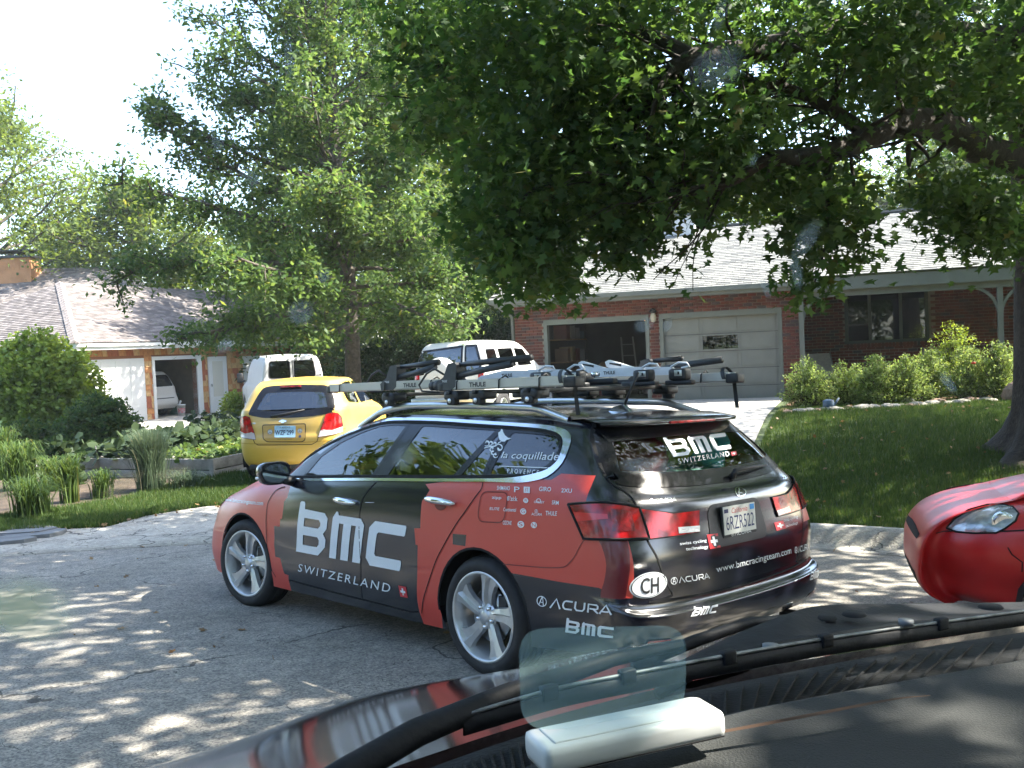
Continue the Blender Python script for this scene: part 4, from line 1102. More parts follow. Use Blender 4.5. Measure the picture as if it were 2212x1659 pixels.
yc_ = Car('hatchback', 'small yellow hatchback with peace sign stickers beside its blue number plate', (yc.x, yc.y, yz0), (hd.x, hd.y), low,
        [((1.15, 1.13, 1.10), -.50, 1.95, .745, .22, .3), ((1.33, 1.33, 1.28), -.38, 1.60, .665, .20, .3), ((1.435, 1.45, 1.42), -.26, 1.3, .60, .2, .3)], cw_, yel)
Y = yc_
gP = Y.YZ([(500,640),(640,612),(1100,588),(1590,595),(1680,645),(1740,800),(1775,1050),(1600,1108),(1300,1152),(1000,1172),(500,1175),(330,1146),(225,1120),(300,960),(400,780)], kY)
hw_ = [abs(p[0]) for p in gP]
gl_ = rounded([(min(max(p[0], -.72), .72), p[1]) for p in gP], .05, 4)
Y.hole(inset(gl_, .10), 'x', lambda c: c.x < .3)
for tst in (left, right):
    Y.hole(rounded([(.62, 1.05), (.02, 1.10), (.0, 1.30), (.15, 1.36), (.66, 1.39)], .06), 'y', tst)
    Y.hole(rounded([(1.75, 1.04), (.74, 1.05), (.76, 1.39), (1.25, 1.37)], .06), 'y', tst)
Y.arches((0, 2.48), .34); Y.fin()
for sg in (1, -1):
    Y.put(rounded([(.64, 1.04), (.0, 1.09), (-.02, 1.31), (.14, 1.38), (.68, 1.40)], .06), 'side_window', M['cglass'], 'y', sg, .002)
    Y.put(rounded([(1.78, 1.03), (.72, 1.04), (.74, 1.40), (1.26, 1.38)], .06), 'side_window', M['cglass'], 'y', sg, .002)
    wheel(Y.root, 0, .80*sg, .29, .29, .19, 0, sg, .18); wheel(Y.root, 2.48, .80*sg, .29, .29, .19, 0, sg, .18)
yg = glass_mat('hatch_glass', (.42, .46, .50), .10)
Y.put(inset(gl_, .085), 'rear_window', yg, off=.003)
Y.rib(inset(gl_, .05), .10, 'rear_window_border', M['frit'], off=.005, closed=True)
hs_ = Y.YZ([(1600,1112),(1500,1400),(1440,1590),(1350,1640),(400,1650),(345,1615),(310,1540),(255,1350),(218,1150)], kY)
Y.rib(hs_, .010, 'hatch_seam', M['gap'])
rl = Y.YZ([(1600,1110),(1700,1080),(1800,1092),(1855,1150),(1880,1280),(1878,1420),(1750,1460),(1465,1512),(1500,1400),(1560,1230)], kY)
rl2 = [(-abs(y), z) for y, z in rl]
clr = mat('pale_red_lens', (.5, .42, .42), .1, coat=1., bump=.4, bs=60)
for sg in (1, -1):
    pp = [(-sg*y, z) for y, z in rl2]; Y.put(pp, 'tail_lamp', M['lampred'], off=.012, step=.04)
    zs = sorted(z for _, z in pp); zc_ = zs[0]+.31*(zs[-1]-zs[0])
    lowp = [p for p in pp]
    lw = [(y, min(z, zc_-.02*math.cos(y*20))) for y, z in pp]
    Y.put([p for p in lw], 'clear_lamp', clr, off=.015, step=.04)
    Y.rib(pp, .012, 'lamp_edge', M['gap'], off=.012, closed=True)
rr_ = rounded(Y.YZ([(480,1300),(1240,1275),(1230,1560),(1180,1595),(560,1595),(490,1540)], kY), .03)
recm = mat('yellow_shaded', (.42, .25, .03), .35, coat=.5)  # darker copy of the yellow, paints in the recess and crease shade
Y.put(rr_, 'plate_recess', recm, off=.003); Y.rib(rr_, .012, 'recess_edge', M['gap'], off=.0032, closed=True)
pq_ = Y.YZ([(693,1520),(1062,1518),(1068,1312),(696,1312)], kY)
Y.put(rounded(pq_, .015), 'number_plate', mat('plate_light_blue', (.30, .50, .66), .4, var=.15, vs=20), off=.012)
inkn = mat('plate_ink', (.02, .03, .08), .5)
Y.text('plate_number', 'WZF 299', [(705,1480),(1035,1475),(1035,1385),(705,1390)], inkn, kY, off=.015, bold=.02)
Y.text('plate_state', 'KANSAS', [(790,1358),(965,1355),(965,1330),(790,1333)], inkn, kY, off=.015)
Y.text('sticker_lettering', 'Hope in the Heart', [(740,1565),(1000,1562),(1000,1538),(740,1540)], M['plastic'], kY)
def peace(px, py, r):
    c = Y.YZ([(px, py)], kY)[0]; e = Y.YZ([(px+r, py)], kY)[0]; R0 = abs(e[0]-c[0])
    Y.put(circle2(c[0], c[1], R0, 24), 'peace_sticker', mat('sticker_pale', (.6, .62, .6), .5), off=.006, step=0)
    Y.rib(circle2(c[0], c[1], R0*.88, 24), R0*.14, 'peace_sign', inkn, off=.008, closed=True, step=0)
    for a in (90, -90, -42, -138): Y.rib([(c[0], c[1]), (c[0]+R0*.88*math.cos(R_(a)), c[1]+R0*.88*math.sin(R_(a)))], R0*.13, 'peace_sign', inkn, off=.0085, step=0)
peace(615, 1420, 44); peace(1140, 1400, 44)
c = Y.YZ([(1140, 1500)], kY)[0]; Y.put(circle2(c[0], c[1], .02, 12), 'round_sticker', inkn, off=.006, step=0)
bt = Y.YZ([(765,1245),(785,1222),(812,1222),(818,1206),(862,1206),(868,1220),(910,1220),(895,1248),(865,1248),(858,1264),(815,1264),(808,1247)], kY)
Y.put(bt, 'bowtie_emblem', M['chrome'], off=.012)
Y.text('badge_lettering', 'AVEO', [(240,1282),(358,1282),(358,1258),(240,1258)], M['chrome'], kY, bold=.02)
w0, w1 = Y.H([(640,1150),(1230,1025)], kY)
MB().tube([w0+Vector((-.03, 0, -.0)), (w0*.6+w1*.4)+Vector((-.045, 0, .0)), w1+Vector((-.025, 0, 0))], [.022, .014, .006], 8).build('rear_wiper', M['plastic'], Y.root)
MB().box((-.37, 0, 1.375), (.03, .32, .02), 0, .006).build('brake_light', M['lampred'], Y.root)
b = MB(); b.box((.9, 0, .62), (2.6, 1.3, .05)); b.build('floor_tub', M['gap'], Y.root)
for cx, cy in ((.5, .36), (.5, -.36), (1.25, .35), (1.25, -.35)):
    b = MB(); b.box((cx, cy, .95), (.14, .5, .55), 0, .05); b.box((cx-.03, cy, 1.28), (.09, .24, .16), 0, .04); b.build('car_seat', M['seat'], Y.root)
Y.rib([(-.76, .57), (0, .555), (.76, .57)], .012, 'bumper_crease_shade', recm); Y.rib([(-.80, .715), (-.66, .70)], .008, 'bumper_seam', M['gap']); Y.rib([(.80, .715), (.66, .70)], .008, 'bumper_seam', M['gap'])
b = MB(); b.box((-.50, 0, .20), (.18, 1.25, .10), 0, .03); b.build('bumper_skirt', M['plastic'], Y.root)

# ---- white van
whp = mat('white_paint', (.66, .66, .65), .3, coat=.5, var=.04, vs=1.5, dirt=.2)
hd = Vector((-.37, .93)).normalized(); rl_ = at(563, 850, depth=28.3); nl = Vector((-hd.y, hd.x))
vc = Vector((rl_.x, rl_.y))-nl*.98+hd*.95
low = [plan(.35, -.9, 4.35, .90, .15, .3), plan(.5, -1.0, 4.5, .97, .2, .35), plan(.8, -1.0, 4.55, .99, .2, .4), plan((1.05, 1.05, .95), -.99, 4.5, .995, .2, .4), plan((1.15, 1.12, 1.02), -.98, 4.3, .98, .2, .4)]
V = Car('cargo_van', 'white cargo van with two square rear windows, parked by the shingled house', (vc.x, vc.y, -.13), (hd.x, hd.y), low,
        [((1.45, 1.45, 1.4), -.95, 3.25, .93, .2, .35), ((1.80, 1.82, 1.76), -.90, 2.85, .86, .2, .35), ((1.98, 2.0, 1.95), -.82, 2.6, .76, .22, .35)], [(3.5, .9, 1.16), (3.72, .5, 1.18), (3.8, 0, 1.18)], whp, n=(140, 28))
V.arches((0, 3.5), .40); V.fin()
kV = kY
def clampy(P, lim): return [(max(-lim, min(lim, y)), z) for y, z in P]
for q in ([(600,180),(950,165),(972,465),(610,475),(592,440)], [(1030,165),(1370,152),(1412,375),(1400,440),(1045,460)]):
    P = rounded(clampy(V.YZ(q, kV), .84), .06)
    V.put(P, 'rear_window', M['frit'], off=.004)
    V.rib(P, .02, 'window_seal', M['gap'], off=.006, closed=True)
    V.put(inset(P, .03), 'window_pane', glass_mat('van_pane', (.12, .15, .13), .08), off=.007)
V.rib([(0, .55), (0, 1.85)], .02, 'door_seam', M['gap']); V.put([(-.93, .95), (-.84, .95), (-.84, 1.25), (-.93, 1.25)], 'tail_lamp', M['lampred'], off=.01); V.put([(.84, .95), (.93, .95), (.93, 1.25), (.84, 1.25)], 'tail_lamp', M['lampred'], off=.01)
for sg in (1, -1):
    wheel(V.root, 0, .97*sg, .36, .37, .22, 0, sg, .2, mrim=M['alu']); wheel(V.root, 3.5, .97*sg, .36, .37, .22, 0, sg, .2, mrim=M['alu'])
    V.put(rounded([(3.45, 1.2), (2.75, 1.2), (2.75, 1.7), (3.0, 1.7)], .06), 'side_window', M['frit'], 'y', sg, .004)
    b = MB(); b.box((3.2, 1.13*sg, 1.32), (.09, .2, .32), 0, .04); b.box((3.2, 1.02*sg, 1.22), (.05, .15, .06), 0, .02); b.build('door_mirror', M['plastic'], V.root)
    V.rib([(2.6, .5), (2.6, 1.8)], .015, 'door_seam', M['gap'], 'y', sg)
b = MB(); b.box((-1.0, 0, .48), (.12, 1.8, .16), 0, .03); b.build('bumper', M['plastic'], V.root)

# ---- white four wheel drive in front of the dark garage
k8 = lambda x, y: ((1250+x/4.424)/1.4756, (1050+y/4.424)/1.4756)
hd = Vector((.40, .915)).normalized(); rp = Vector(at(*k8(1290, 600), depth=19.8)[:2]); nl = Vector((-hd.y, hd.x))
sc_ = rp+nl*.86+hd*.95
low = [plan(.5, -.85, 3.45, .80, .12, .2), plan(.65, -.92, 3.5, .86, .14, .25), plan(.9, -.92, 3.5, .875, .14, .25), plan((1.12, 1.1, 1.05), -.90, 3.48, .87, .14, .3), plan((1.2, 1.17, 1.1), -.89, 3.4, .855, .14, .3)]
cr_ = mat('cream_white_paint', (.62, .63, .60), .3, coat=.5, var=.05, vs=2, dirt=.25)
S = Car('four_wheel_drive', 'boxy white four wheel drive with a covered spare wheel near the open dark garage', (sc_.x, sc_.y, .12), (hd.x, hd.y), low,
        [((1.4, 1.38, 1.36), -.84, 2.15, .81, .12, .2), ((1.68, 1.69, 1.66), -.76, 1.72, .735, .12, .2), ((1.80, 1.82, 1.79), -.68, 1.5, .66, .16, .25)], [(2.3, .80, 1.2), (2.48, .45, 1.21), (2.52, 0, 1.21)], cr_, n=(160, 28))
S.arches((0, 2.7), .42); S.fin()
sgm = glass_mat('suv_glass', (.10, .12, .13), .12)
for q in ([(-.0, 1.24), (.72, 1.24), (.66, 1.69), (-.0, 1.69)], [(-.72, 1.24), (-.1, 1.24), (-.1, 1.69), (-.655, 1.69)]):
    pass
P1 = clampy(S.YZ([(350,268),(1010,222),(990,560),(260,640),(290,480)], k8), .78); P2 = clampy(S.YZ([(1030,218),(1205,208),(1250,420),(1290,600),(1020,600)], k8), .78)
for P in (P1, P2):
    S.put(rounded(P, .04), 'rear_window', M['frit'], off=.004); S.put(inset(rounded(P, .04), .05), 'window_pane', sgm, off=.006)
for P in ([(-.62,1.25),(-.12,1.25),(-.12,1.66),(-.58,1.66)], [(.02,1.25),(.82,1.25),(.80,1.66),(.02,1.66)], [(.92,1.25),(1.75,1.25),(1.45,1.63),(.92,1.66)]):
    for sg in (1, -1):
        S.put(rounded(P, .04), 'side_window', M['frit'], 'y', sg, .004); S.put(inset(rounded(P, .04), .025), 'window_pane', sgm, 'y', sg, .006)
for sg in (1, -1):
    wheel(S.root, 0, .87*sg, .38, .38, .2, 0, sg, .22); wheel(S.root, 2.7, .87*sg, .38, .38, .2, 0, sg, .22)
    S.put(rounded([(sg*.84, .85), (sg*.70, .85), (sg*.70, 1.15), (sg*.84, 1.15)], .02), 'tail_lamp', M['lampred'], off=.01)
b = MB(); b.lathe([(0, -.26), (.24, -.26), (.33, -.22), (.36, -.12), (.36, -.02), (.3, 0)], 36, 0, 'x', (-.92, .12, 1.16)); b.build('spare_wheel_cover', mat('cover_silver', (.55, .56, .54), .3, coat=.4), S.root)
b = MB(); b.box((-.98, 0, .58), (.16, 1.7, .16), 0, .03); b.build('bumper', M['alu'], S.root)

# ---- red car whose nose enters the frame from the right
k7 = lambda x, y: ((2500+x/2.0733)/1.4756, (1300+y/2.0733)/1.4756)
redp = mat('red_car_paint', (.48, .012, .014), .28, coat=.35, spec=.35, var=.06, vs=2, dirt=.12)
hd = Vector((-.955, .29)).normalized(); nl = Vector((-hd.y, hd.x)); lp = Vector((2.86, 5.62))
rc2 = lp - nl*.60 - hd*3.02
low = [plan(.19, -.6, 3.30, .70, .2, .75), plan(.27, -.7, 3.42, .79, .25, .8), plan(.38, -.75, 3.47, .825, .3, .85), plan(.50, -.75, 3.47, .838, .3, .75), plan((.62, .62, .58), -.75, 3.46, .842, .3, .7), plan((.78, .74, .66), -.73, 3.42, .842, .3, .68),
       plan((.90, .86, .74), -.70, 3.33, .838, .3, .66), plan((.98, .95, .81), -.66, 3.16, .815, .3, .66), plan((1.01, .99, .86), -.62, 2.92, .76, .3, .66)]
RCAR = Car('sedan', 'shiny red car whose rounded nose and headlamp enter the picture beside the kerb', (rc2.x, rc2.y, gz(rc2.x+hd.x*2, rc2.y+hd.y*2)-.005), (hd.x, hd.y), low,
        [((1.15, 1.13, 1.1), -.2, 1.75, .70, .2, .35), ((1.30, 1.30, 1.28), .1, 1.35, .60, .2, .3)], [(1.95, .68, .97), (2.12, .4, .99), (2.18, 0, 1.0)], redp, n=(260, 40))
RCAR.arches((0, 2.6), .335); RCAR.fin()
hl_px = [(1072,795),(1120,735),(1220,675),(1340,642),(1430,640),(1510,655),(1550,700),(1530,750),(1460,800),(1400,828),(1250,830),(1140,820)]
hp = RCAR.H(hl_px, k7)
hl_yz = [(h.x, h.z) for h in hp]
lens = mat('lamp_lens', (.42, .45, .47), .05, metal=.4, coat=1., bump=.25, bs=28, var=.3, vs=14)
for sg in (1, -1):
    rows = []
    c_ = (sum(p[0] for p in hl_px)/12, sum(p[1] for p in hl_px)/12)
    for t in (1, .9, .7, .45, .2, .0):
        row = []
        for p in hl_px+[hl_px[0]]:
            q = (c_[0]+(p[0]-c_[0])*t, c_[1]+(p[1]-c_[1])*t); h = RCAR.H([q], k7)[0]; n_ = RCAR.bvh.find_nearest(h)[1]
            if n_.y < 0 and h.y > .2: n_ = -n_
            h = h+n_*(.004+.014*(1-t*t)); row.append((h.x, h.y*sg, h.z))
        rows.append(row)
    MB().grid(rows).build('headlamp', lens, RCAR.root)
    MB().tube([Vector(p) for p in rows[0]], .006, 5).build('headlamp_seal', M['gap'], RCAR.root)
    if sg < 0: continue_ = True
    b = MB(); q = RCAR.H([(1440, 745)], k7)[0]; b.lathe([(0, .0), (.045, .008), (.06, .0)], 20, 0, 'y', (q.x, (q.y+.016)*sg, q.z))
    if sg > 0: b.build('headlamp_bulb', M['chrome'], RCAR.root)
    wheel(RCAR.root, 2.6, .81*sg, .29, .29, .2, 0, sg, .19); wheel(RCAR.root, 0, .81*sg, .29, .29, .2, 0, sg, .19)
    for q in ([(1070,745),(1000,705),(965,700)],):
        pass
for sg in (1, -1):
    for P in ([(1.75, 1.03), (.95, 1.03), (1.0, 1.24), (1.35, 1.24)], [(.88, 1.03), (.05, 1.03), (.25, 1.22), (.92, 1.25)]):
        RCAR.put(rounded(P, .04), 'side_window', M['frit'], 'y', sg, .006)
    RCAR.rib([(1.9, .40), (1.95, .6), (1.9, .95)], .008, 'door_seam', M['gap'], 'y', sg); RCAR.rib([(.9, .35), (.9, 1.0)], .008, 'door_seam', M['gap'], 'y', sg)
RCAR.put(rounded([(-.55, 1.03), (.55, 1.03), (.45, 1.28), (-.45, 1.28)], .05), 'windscreen', M['frit'], 'x', 1, .006); RCAR.put(rounded([(-.55, 1.03), (.55, 1.03), (.45, 1.28), (-.45, 1.28)], .05), 'rear_window', M['frit'], 'x', -1, .006)
zg = [(-.34, .635), (-.1, .65), (.1, .65), (.34, .635), (.32, .60), (-.32, .60)]
RCAR.put(rounded(zg, .03), 'grille', M['gap'], 'x', 1, .003)
RCAR.put(rounded([(-.36, .40), (.36, .40), (.33, .29), (-.33, .29)], .04), 'lower_intake', M['gap'], 'x', 1, .003)
RCAR.rib([(3.35, .66), (3.1, .715), (2.8, .76), (2.2, .90), (2.0, .965)], .008, 'hood_seam', M['gap'], 'y', 1); RCAR.rib([(2.93, .50), (2.60+.33, .56), (2.98, .60), (3.0, .64)], .007, 'bumper_seam', M['gap'], 'y', 1)

# ================================================================ ground
def ramp_noise(nt, tc, scale, c1, c2, p1=.35, p2=.65, detail=6, rough=.6):
    n = nt.nodes.new('ShaderNodeTexNoise'); n.inputs['Scale'].default_value = scale; n.inputs['Detail'].default_value = detail; n.inputs['Roughness'].default_value = rough
    nt.links.new(tc.outputs['Object'], n.inputs['Vector'])
    r = nt.nodes.new('ShaderNodeValToRGB'); r.color_ramp.elements[0].position = p1; r.color_ramp.elements[1].position = p2
    r.color_ramp.elements[0].color = (*c1, 1); r.color_ramp.elements[1].color = (*c2, 1)
    nt.links.new(n.outputs['Fac'], r.inputs[0]); return n, r
def surf_mat(name, c1, c2, s1, d1, d2, s2, rough=.85, cracks=None, bump=.4, bs=60, crack_w=.02, speck=None):
    """two scales of colour variation, optional cracks, and relief"""
    m = bpy.data.materials.new(name); m.use_nodes = True; nt = m.node_tree; b = nt.nodes['Principled BSDF']; b.inputs['Roughness'].default_value = rough
    tc = nt.nodes.new('ShaderNodeTexCoord')
    n1, r1 = ramp_noise(nt, tc, s1, c1, c2); n2, r2 = ramp_noise(nt, tc, s2, d1, d2, .3, .7)
    mx = nt.nodes.new('ShaderNodeMix'); mx.data_type = 'RGBA'; mx.blend_type = 'MULTIPLY'; mx.inputs[0].default_value = 1
    nt.links.new(r1.outputs[0], mx.inputs[6]); nt.links.new(r2.outputs[0], mx.inputs[7]); out = mx.outputs[2]
    n3 = nt.nodes.new('ShaderNodeTexNoise'); n3.inputs['Scale'].default_value = bs; n3.inputs['Detail'].default_value = 3
    nt.links.new(tc.outputs['Object'], n3.inputs['Vector']); h = n3.outputs['Fac']
    if speck:
        v = nt.nodes.new('ShaderNodeTexVoronoi'); v.inputs['Scale'].default_value = speck[0]; nt.links.new(tc.outputs['Object'], v.inputs['Vector'])
        r = nt.nodes.new('ShaderNodeValToRGB'); r.color_ramp.elements[0].color = (*speck[1], 1); r.color_ramp.elements[1].color = (*speck[2], 1)
        sx = nt.nodes.new('ShaderNodeSeparateColor'); nt.links.new(v.outputs['Color'], sx.inputs[0]); nt.links.new(sx.outputs[0], r.inputs[0])
        m2 = nt.nodes.new('ShaderNodeMix'); m2.data_type = 'RGBA'; m2.blend_type = 'MULTIPLY'; m2.inputs[0].default_value = 1
        nt.links.new(out, m2.inputs[6]); nt.links.new(r.outputs[0], m2.inputs[7]); out = m2.outputs[2]
    if cracks:
        nz = nt.nodes.new('ShaderNodeTexNoise'); nz.inputs['Scale'].default_value = 1.6; nz.inputs['Detail'].default_value = 6; nt.links.new(tc.outputs['Object'], nz.inputs['Vector'])
        va = nt.nodes.new('ShaderNodeVectorMath'); va.operation = 'MULTIPLY_ADD'; va.inputs[1].default_value = (1.1, 1.1, 1.1)
        nt.links.new(nz.outputs['Color'], va.inputs[0]); nt.links.new(tc.outputs['Object'], va.inputs[2])
        for sc, w in cracks:
            v = nt.nodes.new('ShaderNodeTexVoronoi'); v.feature = 'DISTANCE_TO_EDGE'; v.inputs['Scale'].default_value = sc; nt.links.new(va.outputs[0], v.inputs['Vector'])
            # break the cracks up so that they fade in and out
            nb = nt.nodes.new('ShaderNodeTexNoise'); nb.inputs['Scale'].default_value = 1.1+sc*.3; nt.links.new(tc.outputs['Object'], nb.inputs['Vector'])
            mr0 = nt.nodes.new('ShaderNodeMapRange'); mr0.inputs[1].default_value = .42; mr0.inputs[2].default_value = .62; mr0.inputs[3].default_value = 0.0; mr0.inputs[4].default_value = w
            nt.links.new(nb.outputs['Fac'], mr0.inputs[0])
            lt = nt.nodes.new('ShaderNodeMath'); lt.operation = 'LESS_THAN'; nt.links.new(v.outputs['Distance'], lt.inputs[0]); nt.links.new(mr0.outputs[0], lt.inputs[1])
            m3 = nt.nodes.new('ShaderNodeMix'); m3.data_type = 'RGBA'; m3.inputs[7].default_value = (.018, .017, .015, 1)
            k = nt.nodes.new('ShaderNodeMath'); k.operation = 'MULTIPLY'; k.inputs[1].default_value = .75; nt.links.new(lt.outputs[0], k.inputs[0])
            nt.links.new(k.outputs[0], m3.inputs[0]); nt.links.new(out, m3.inputs[6]); out = m3.outputs[2]
    nt.links.new(out, b.inputs['Base Color'])
    bp = nt.nodes.new('ShaderNodeBump'); bp.inputs['Strength'].default_value = bump; bp.inputs['Distance'].default_value = .015
    nt.links.new(h, bp.inputs['Height']); nt.links.new(bp.outputs[0], b.inputs['Normal'])
    return m
asph = surf_mat('old_asphalt', (.22, .212, .19), (.30, .288, .262), 1.2, (.72, .72, .74), (1.15, 1.12, 1.08), 9, .9, cracks=[(.42, .007), (2.6, .007)], bump=.5, bs=140, speck=(95, (.55, .55, .56), (1.5, 1.45, 1.38)))
conc = surf_mat('old_concrete', (.33, .315, .285), (.43, .41, .375), 1.3, (.8, .8, .8), (1.08, 1.06, 1.03), 14, .9, cracks=[(.7, .010)], bump=.35, bs=90, speck=(120, (.85, .85, .85), (1.12, 1.1, 1.08)))
soil = surf_mat('soil_and_mulch', (.045, .032, .022), (.09, .065, .045), 4, (.6, .6, .6), (1.3, 1.25, 1.15), 40, .95, bump=1., bs=50)
turf = surf_mat('turf', (.035, .055, .016), (.06, .085, .026), 1.5, (.7, .75, .7), (1.2, 1.15, 1.1), 30, .95, bump=1., bs=60)
def struct(o, kind='structure'): o['kind'] = kind; return o
gx = sorted(set([-220, -150, -100, -70]+list(np.arange(-45, 36, .9))+[50, 70, 100, 150, 220])); gy = sorted(set([-120, -60, -30]+list(np.arange(-12, 60, .9))+[75, 100, 150, 260]))
def inroad(x, y): return math.hypot(x-RC.x, y-RC.y) < RR-.05 or (y < 1 and abs(x+2) < 7)
rows = [[(x, y, gz(max(-45, min(36, x)), max(-12, min(60, y)))-(.08 if inroad(x, y) else 0)) for x in gx] for y in gy]
struct(MB().grid(rows).build('ground', turf))
# street: a turning circle of old asphalt
rows = []
for r in np.linspace(0.01, RR, 24):
    rows.append([(RC.x+r*math.cos(a), RC.y+r*math.sin(a), zroad(RC.x+r*math.cos(a), RC.y+r*math.sin(a))+.012) for a in np.linspace(0, 2*math.pi, 97)])
struct(MB().grid(rows).build('street', asph))
# concrete gutter ring with a low rolled kerb on the right, flat and wide in front of the left drive
def gut(a):
    x = math.cos(a); w = .62+.85*sm((-x-.05)/.25)+1.55*sm((x+.33)/.2)*(1-sm((x+.03)/.15)); h = .13*sm((x-.42)/.12)+.03*sm((-x-.2)/.3)*0
    return w, h
rows = []
for k in range(9):
    row = []
    for a in np.linspace(R_(2), R_(178), 150):
        w, h = gut(a); t = [0, .0, .25, .5, .62, .72, .85, 1, 1.02][k]; r = RR-.02+w*t
        x, y = RC.x+r*math.cos(a), RC.y+r*math.sin(a)
        ez = max(zroad(RC.x+RR*math.cos(a), RC.y+RR*math.sin(a)), gz(x, y))
        zz = ez+[-.05, .016, .008, .012, .5*h+.012, .85*h+.012, h+.014, h+.012, -.1][k]+.006*math.sin(a*37+k)*(k in (4, 5, 6))
        row.append((x, y, zz))
    rows.append(row)
kerbm = surf_mat('kerb_concrete', (.36, .345, .31), (.50, .48, .43), 3, (.7, .7, .7), (1.12, 1.1, 1.05), 16, .92, cracks=[(1.1, .016), (2.3, .02)], bump=1., bs=45, speck=(110, (.8, .8, .8), (1.15, 1.12, 1.1)))
struct(MB().grid(rows).build('kerb', kerbm))
def strip(name, m, A, B, n=24, k=10, dz=.012):
    A = catmull([(p[0], p[1], 0) for p in A], n); B = catmull([(p[0], p[1], 0) for p in B], n)
    rows = [[(a[0]*(1-t)+b[0]*t, a[1]*(1-t)+b[1]*t) for a, b in zip(A, B)] for t in np.linspace(0, 1, k)]
    return struct(MB().grid([[(x, y, gz(x, y)+dz) for x, y in r] for r in rows]).build(name, m))
strip('driveway', conc, [(-2.9, 11.8), (-4.4, 15), (-6.6, 20.5), (-9.9, 26.5), (-13.4, 32.5)], [(-.2, 11.8), (-.4, 16), (-1.3, 22), (-2.6, 30), (-6.5, 42)], 30, 14)
strip('driveway', conc, [(.2, 11.6), (-.1, 14), (.2, 18), (.75, 23.4)], [(2.05, 10.5), (3.52, 14.07), (4.9, 18), (6.25, 21.75)], 24, 10, .02)
strip('garden_path', conc, [(-13.5, 15.3), (-11, 16.6), (-9.2, 18.2), (-7.6, 21)], [(-14.3, 16.6), (-11.6, 18), (-9.9, 20), (-8.4, 23)], 20, 4, .02)
strip('planting_bed', soil, [(-10.2, 8.6), (-8.2, 10.6), (-6.2, 12.2), (-4.9, 13.6)], [(-13.5, 12.5), (-11, 15), (-8.2, 16.6), (-5.1, 15.7)], 20, 6, .02)
strip('flower_bed', surf_mat('leaf_litter', (.12, .07, .04), (.24, .15, .09), 8, (.6, .6, .6), (1.4, 1.3, 1.2), 60, .95, bump=1., bs=40), [(4.9, 17.6), (6.3, 18.9), (8, 18.6), (9.8, 18.3), (14, 17.6)], [(6.4, 21.4), (7.5, 21.9), (9, 21.5), (11, 20.9), (15, 19.6)], 20, 5, .03)

# ---- grass, as blades
def blades(name, pts, h, w, m, lean=.5, seg=1):
    pts = np.asarray(pts); n = len(pts); a = nr.uniform(0, 2*math.pi, n); hh = h*nr.uniform(.5, 1.25, n); b = nr.uniform(0, 2*math.pi, n); L = hh*nr.uniform(.1, lean, n)
    dx, dy = np.cos(a)*w/2, np.sin(a)*w/2
    p0 = pts+np.stack([-dx, -dy, -.01+0*dx], 1); p1 = pts+np.stack([dx, dy, -.01+0*dx], 1); p2 = pts+np.stack([np.cos(b)*L, np.sin(b)*L, hh], 1)
    V = np.stack([p0, p1, p2], 1).reshape(-1, 3); F = np.arange(3*n).reshape(n, 3)
    return struct(mesh_np(name, V, F, m), 'stuff')
gzv = lambda P: [(x, y, gz(x, y)+.01) for x, y in P]
gleaf = leaf_mat('grass_blade', (.03, .065, .018), (.08, .125, .034), .35, (.22, .19, .08))
def lawn_ok(x, y):
    if math.hypot(x-RC.x, y-RC.y) < RR+.66: return False
    ex = 1.8+.356*(y-9.2)
    return x > ex+.1 and y < 18.7-.1*(x-6)
P = []
while len(P) < 150000:
    y = 7.0+nr.random()**1.5*12; x = nr.uniform(.5, .58*y+2)
    if lawn_ok(x, y): P.append((x, y))
blades('lawn_grass', gzv(P), .065, .011, gleaf)
P = []
while len(P) < 105000:
    a = R_(nr.uniform(95, 140)); r = RR+gut(a)[0]+nr.random()**1.2*(1.5+1.2*sm((R_(113)-a)/.25))-.12+.12*math.sin(a*40)+.06*math.sin(a*91); x, y = RC.x+r*math.cos(a), RC.y+r*math.sin(a)
    P.append((x, y))
blades('verge_grass', gzv(P), .075, .013, gleaf, .8)
P = [(nr.uniform(-13, -8.5), nr.uniform(18, 24)) for _ in range(25000)]
blades('lawn_grass', gzv(P), .06, .02, gleaf)

# ================================================================ leaves and trees
def leaf_shape(kind):
    if kind == 'oak':      # deeply cut leaf
        o = [(0, 0), (.36, .18), (.14, .36), (.48, .55), (.12, .68), (0, 1.08), (-.12, .68), (-.48, .55), (-.14, .36), (-.36, .18)]
        V = [(x, y, -.10*abs(x)) for x, y in o]; c = [(0, .3, 0), (0, .62, 0)]
        tri = [list(t) for t in tessellate_polygon([[Vector((x, y, 0)) for x, y in o]])]
        return np.array(V), np.array(tri)
    if kind == 'round':
        V = [(0, 0, 0), (.38, .30, .06), (.40, .70, .05), (0, 1, -.04), (-.40, .70, .05), (-.38, .30, .06)]
        return np.array(V), np.array([[0, 1, 2], [0, 2, 3], [0, 3, 4], [0, 4, 5]])
    V = [(0, 0, 0), (.25, .5, .04), (0, 1, 0), (-.25, .5, .04)]
    return np.array(V), np.array([[0, 1, 2], [0, 2, 3]])
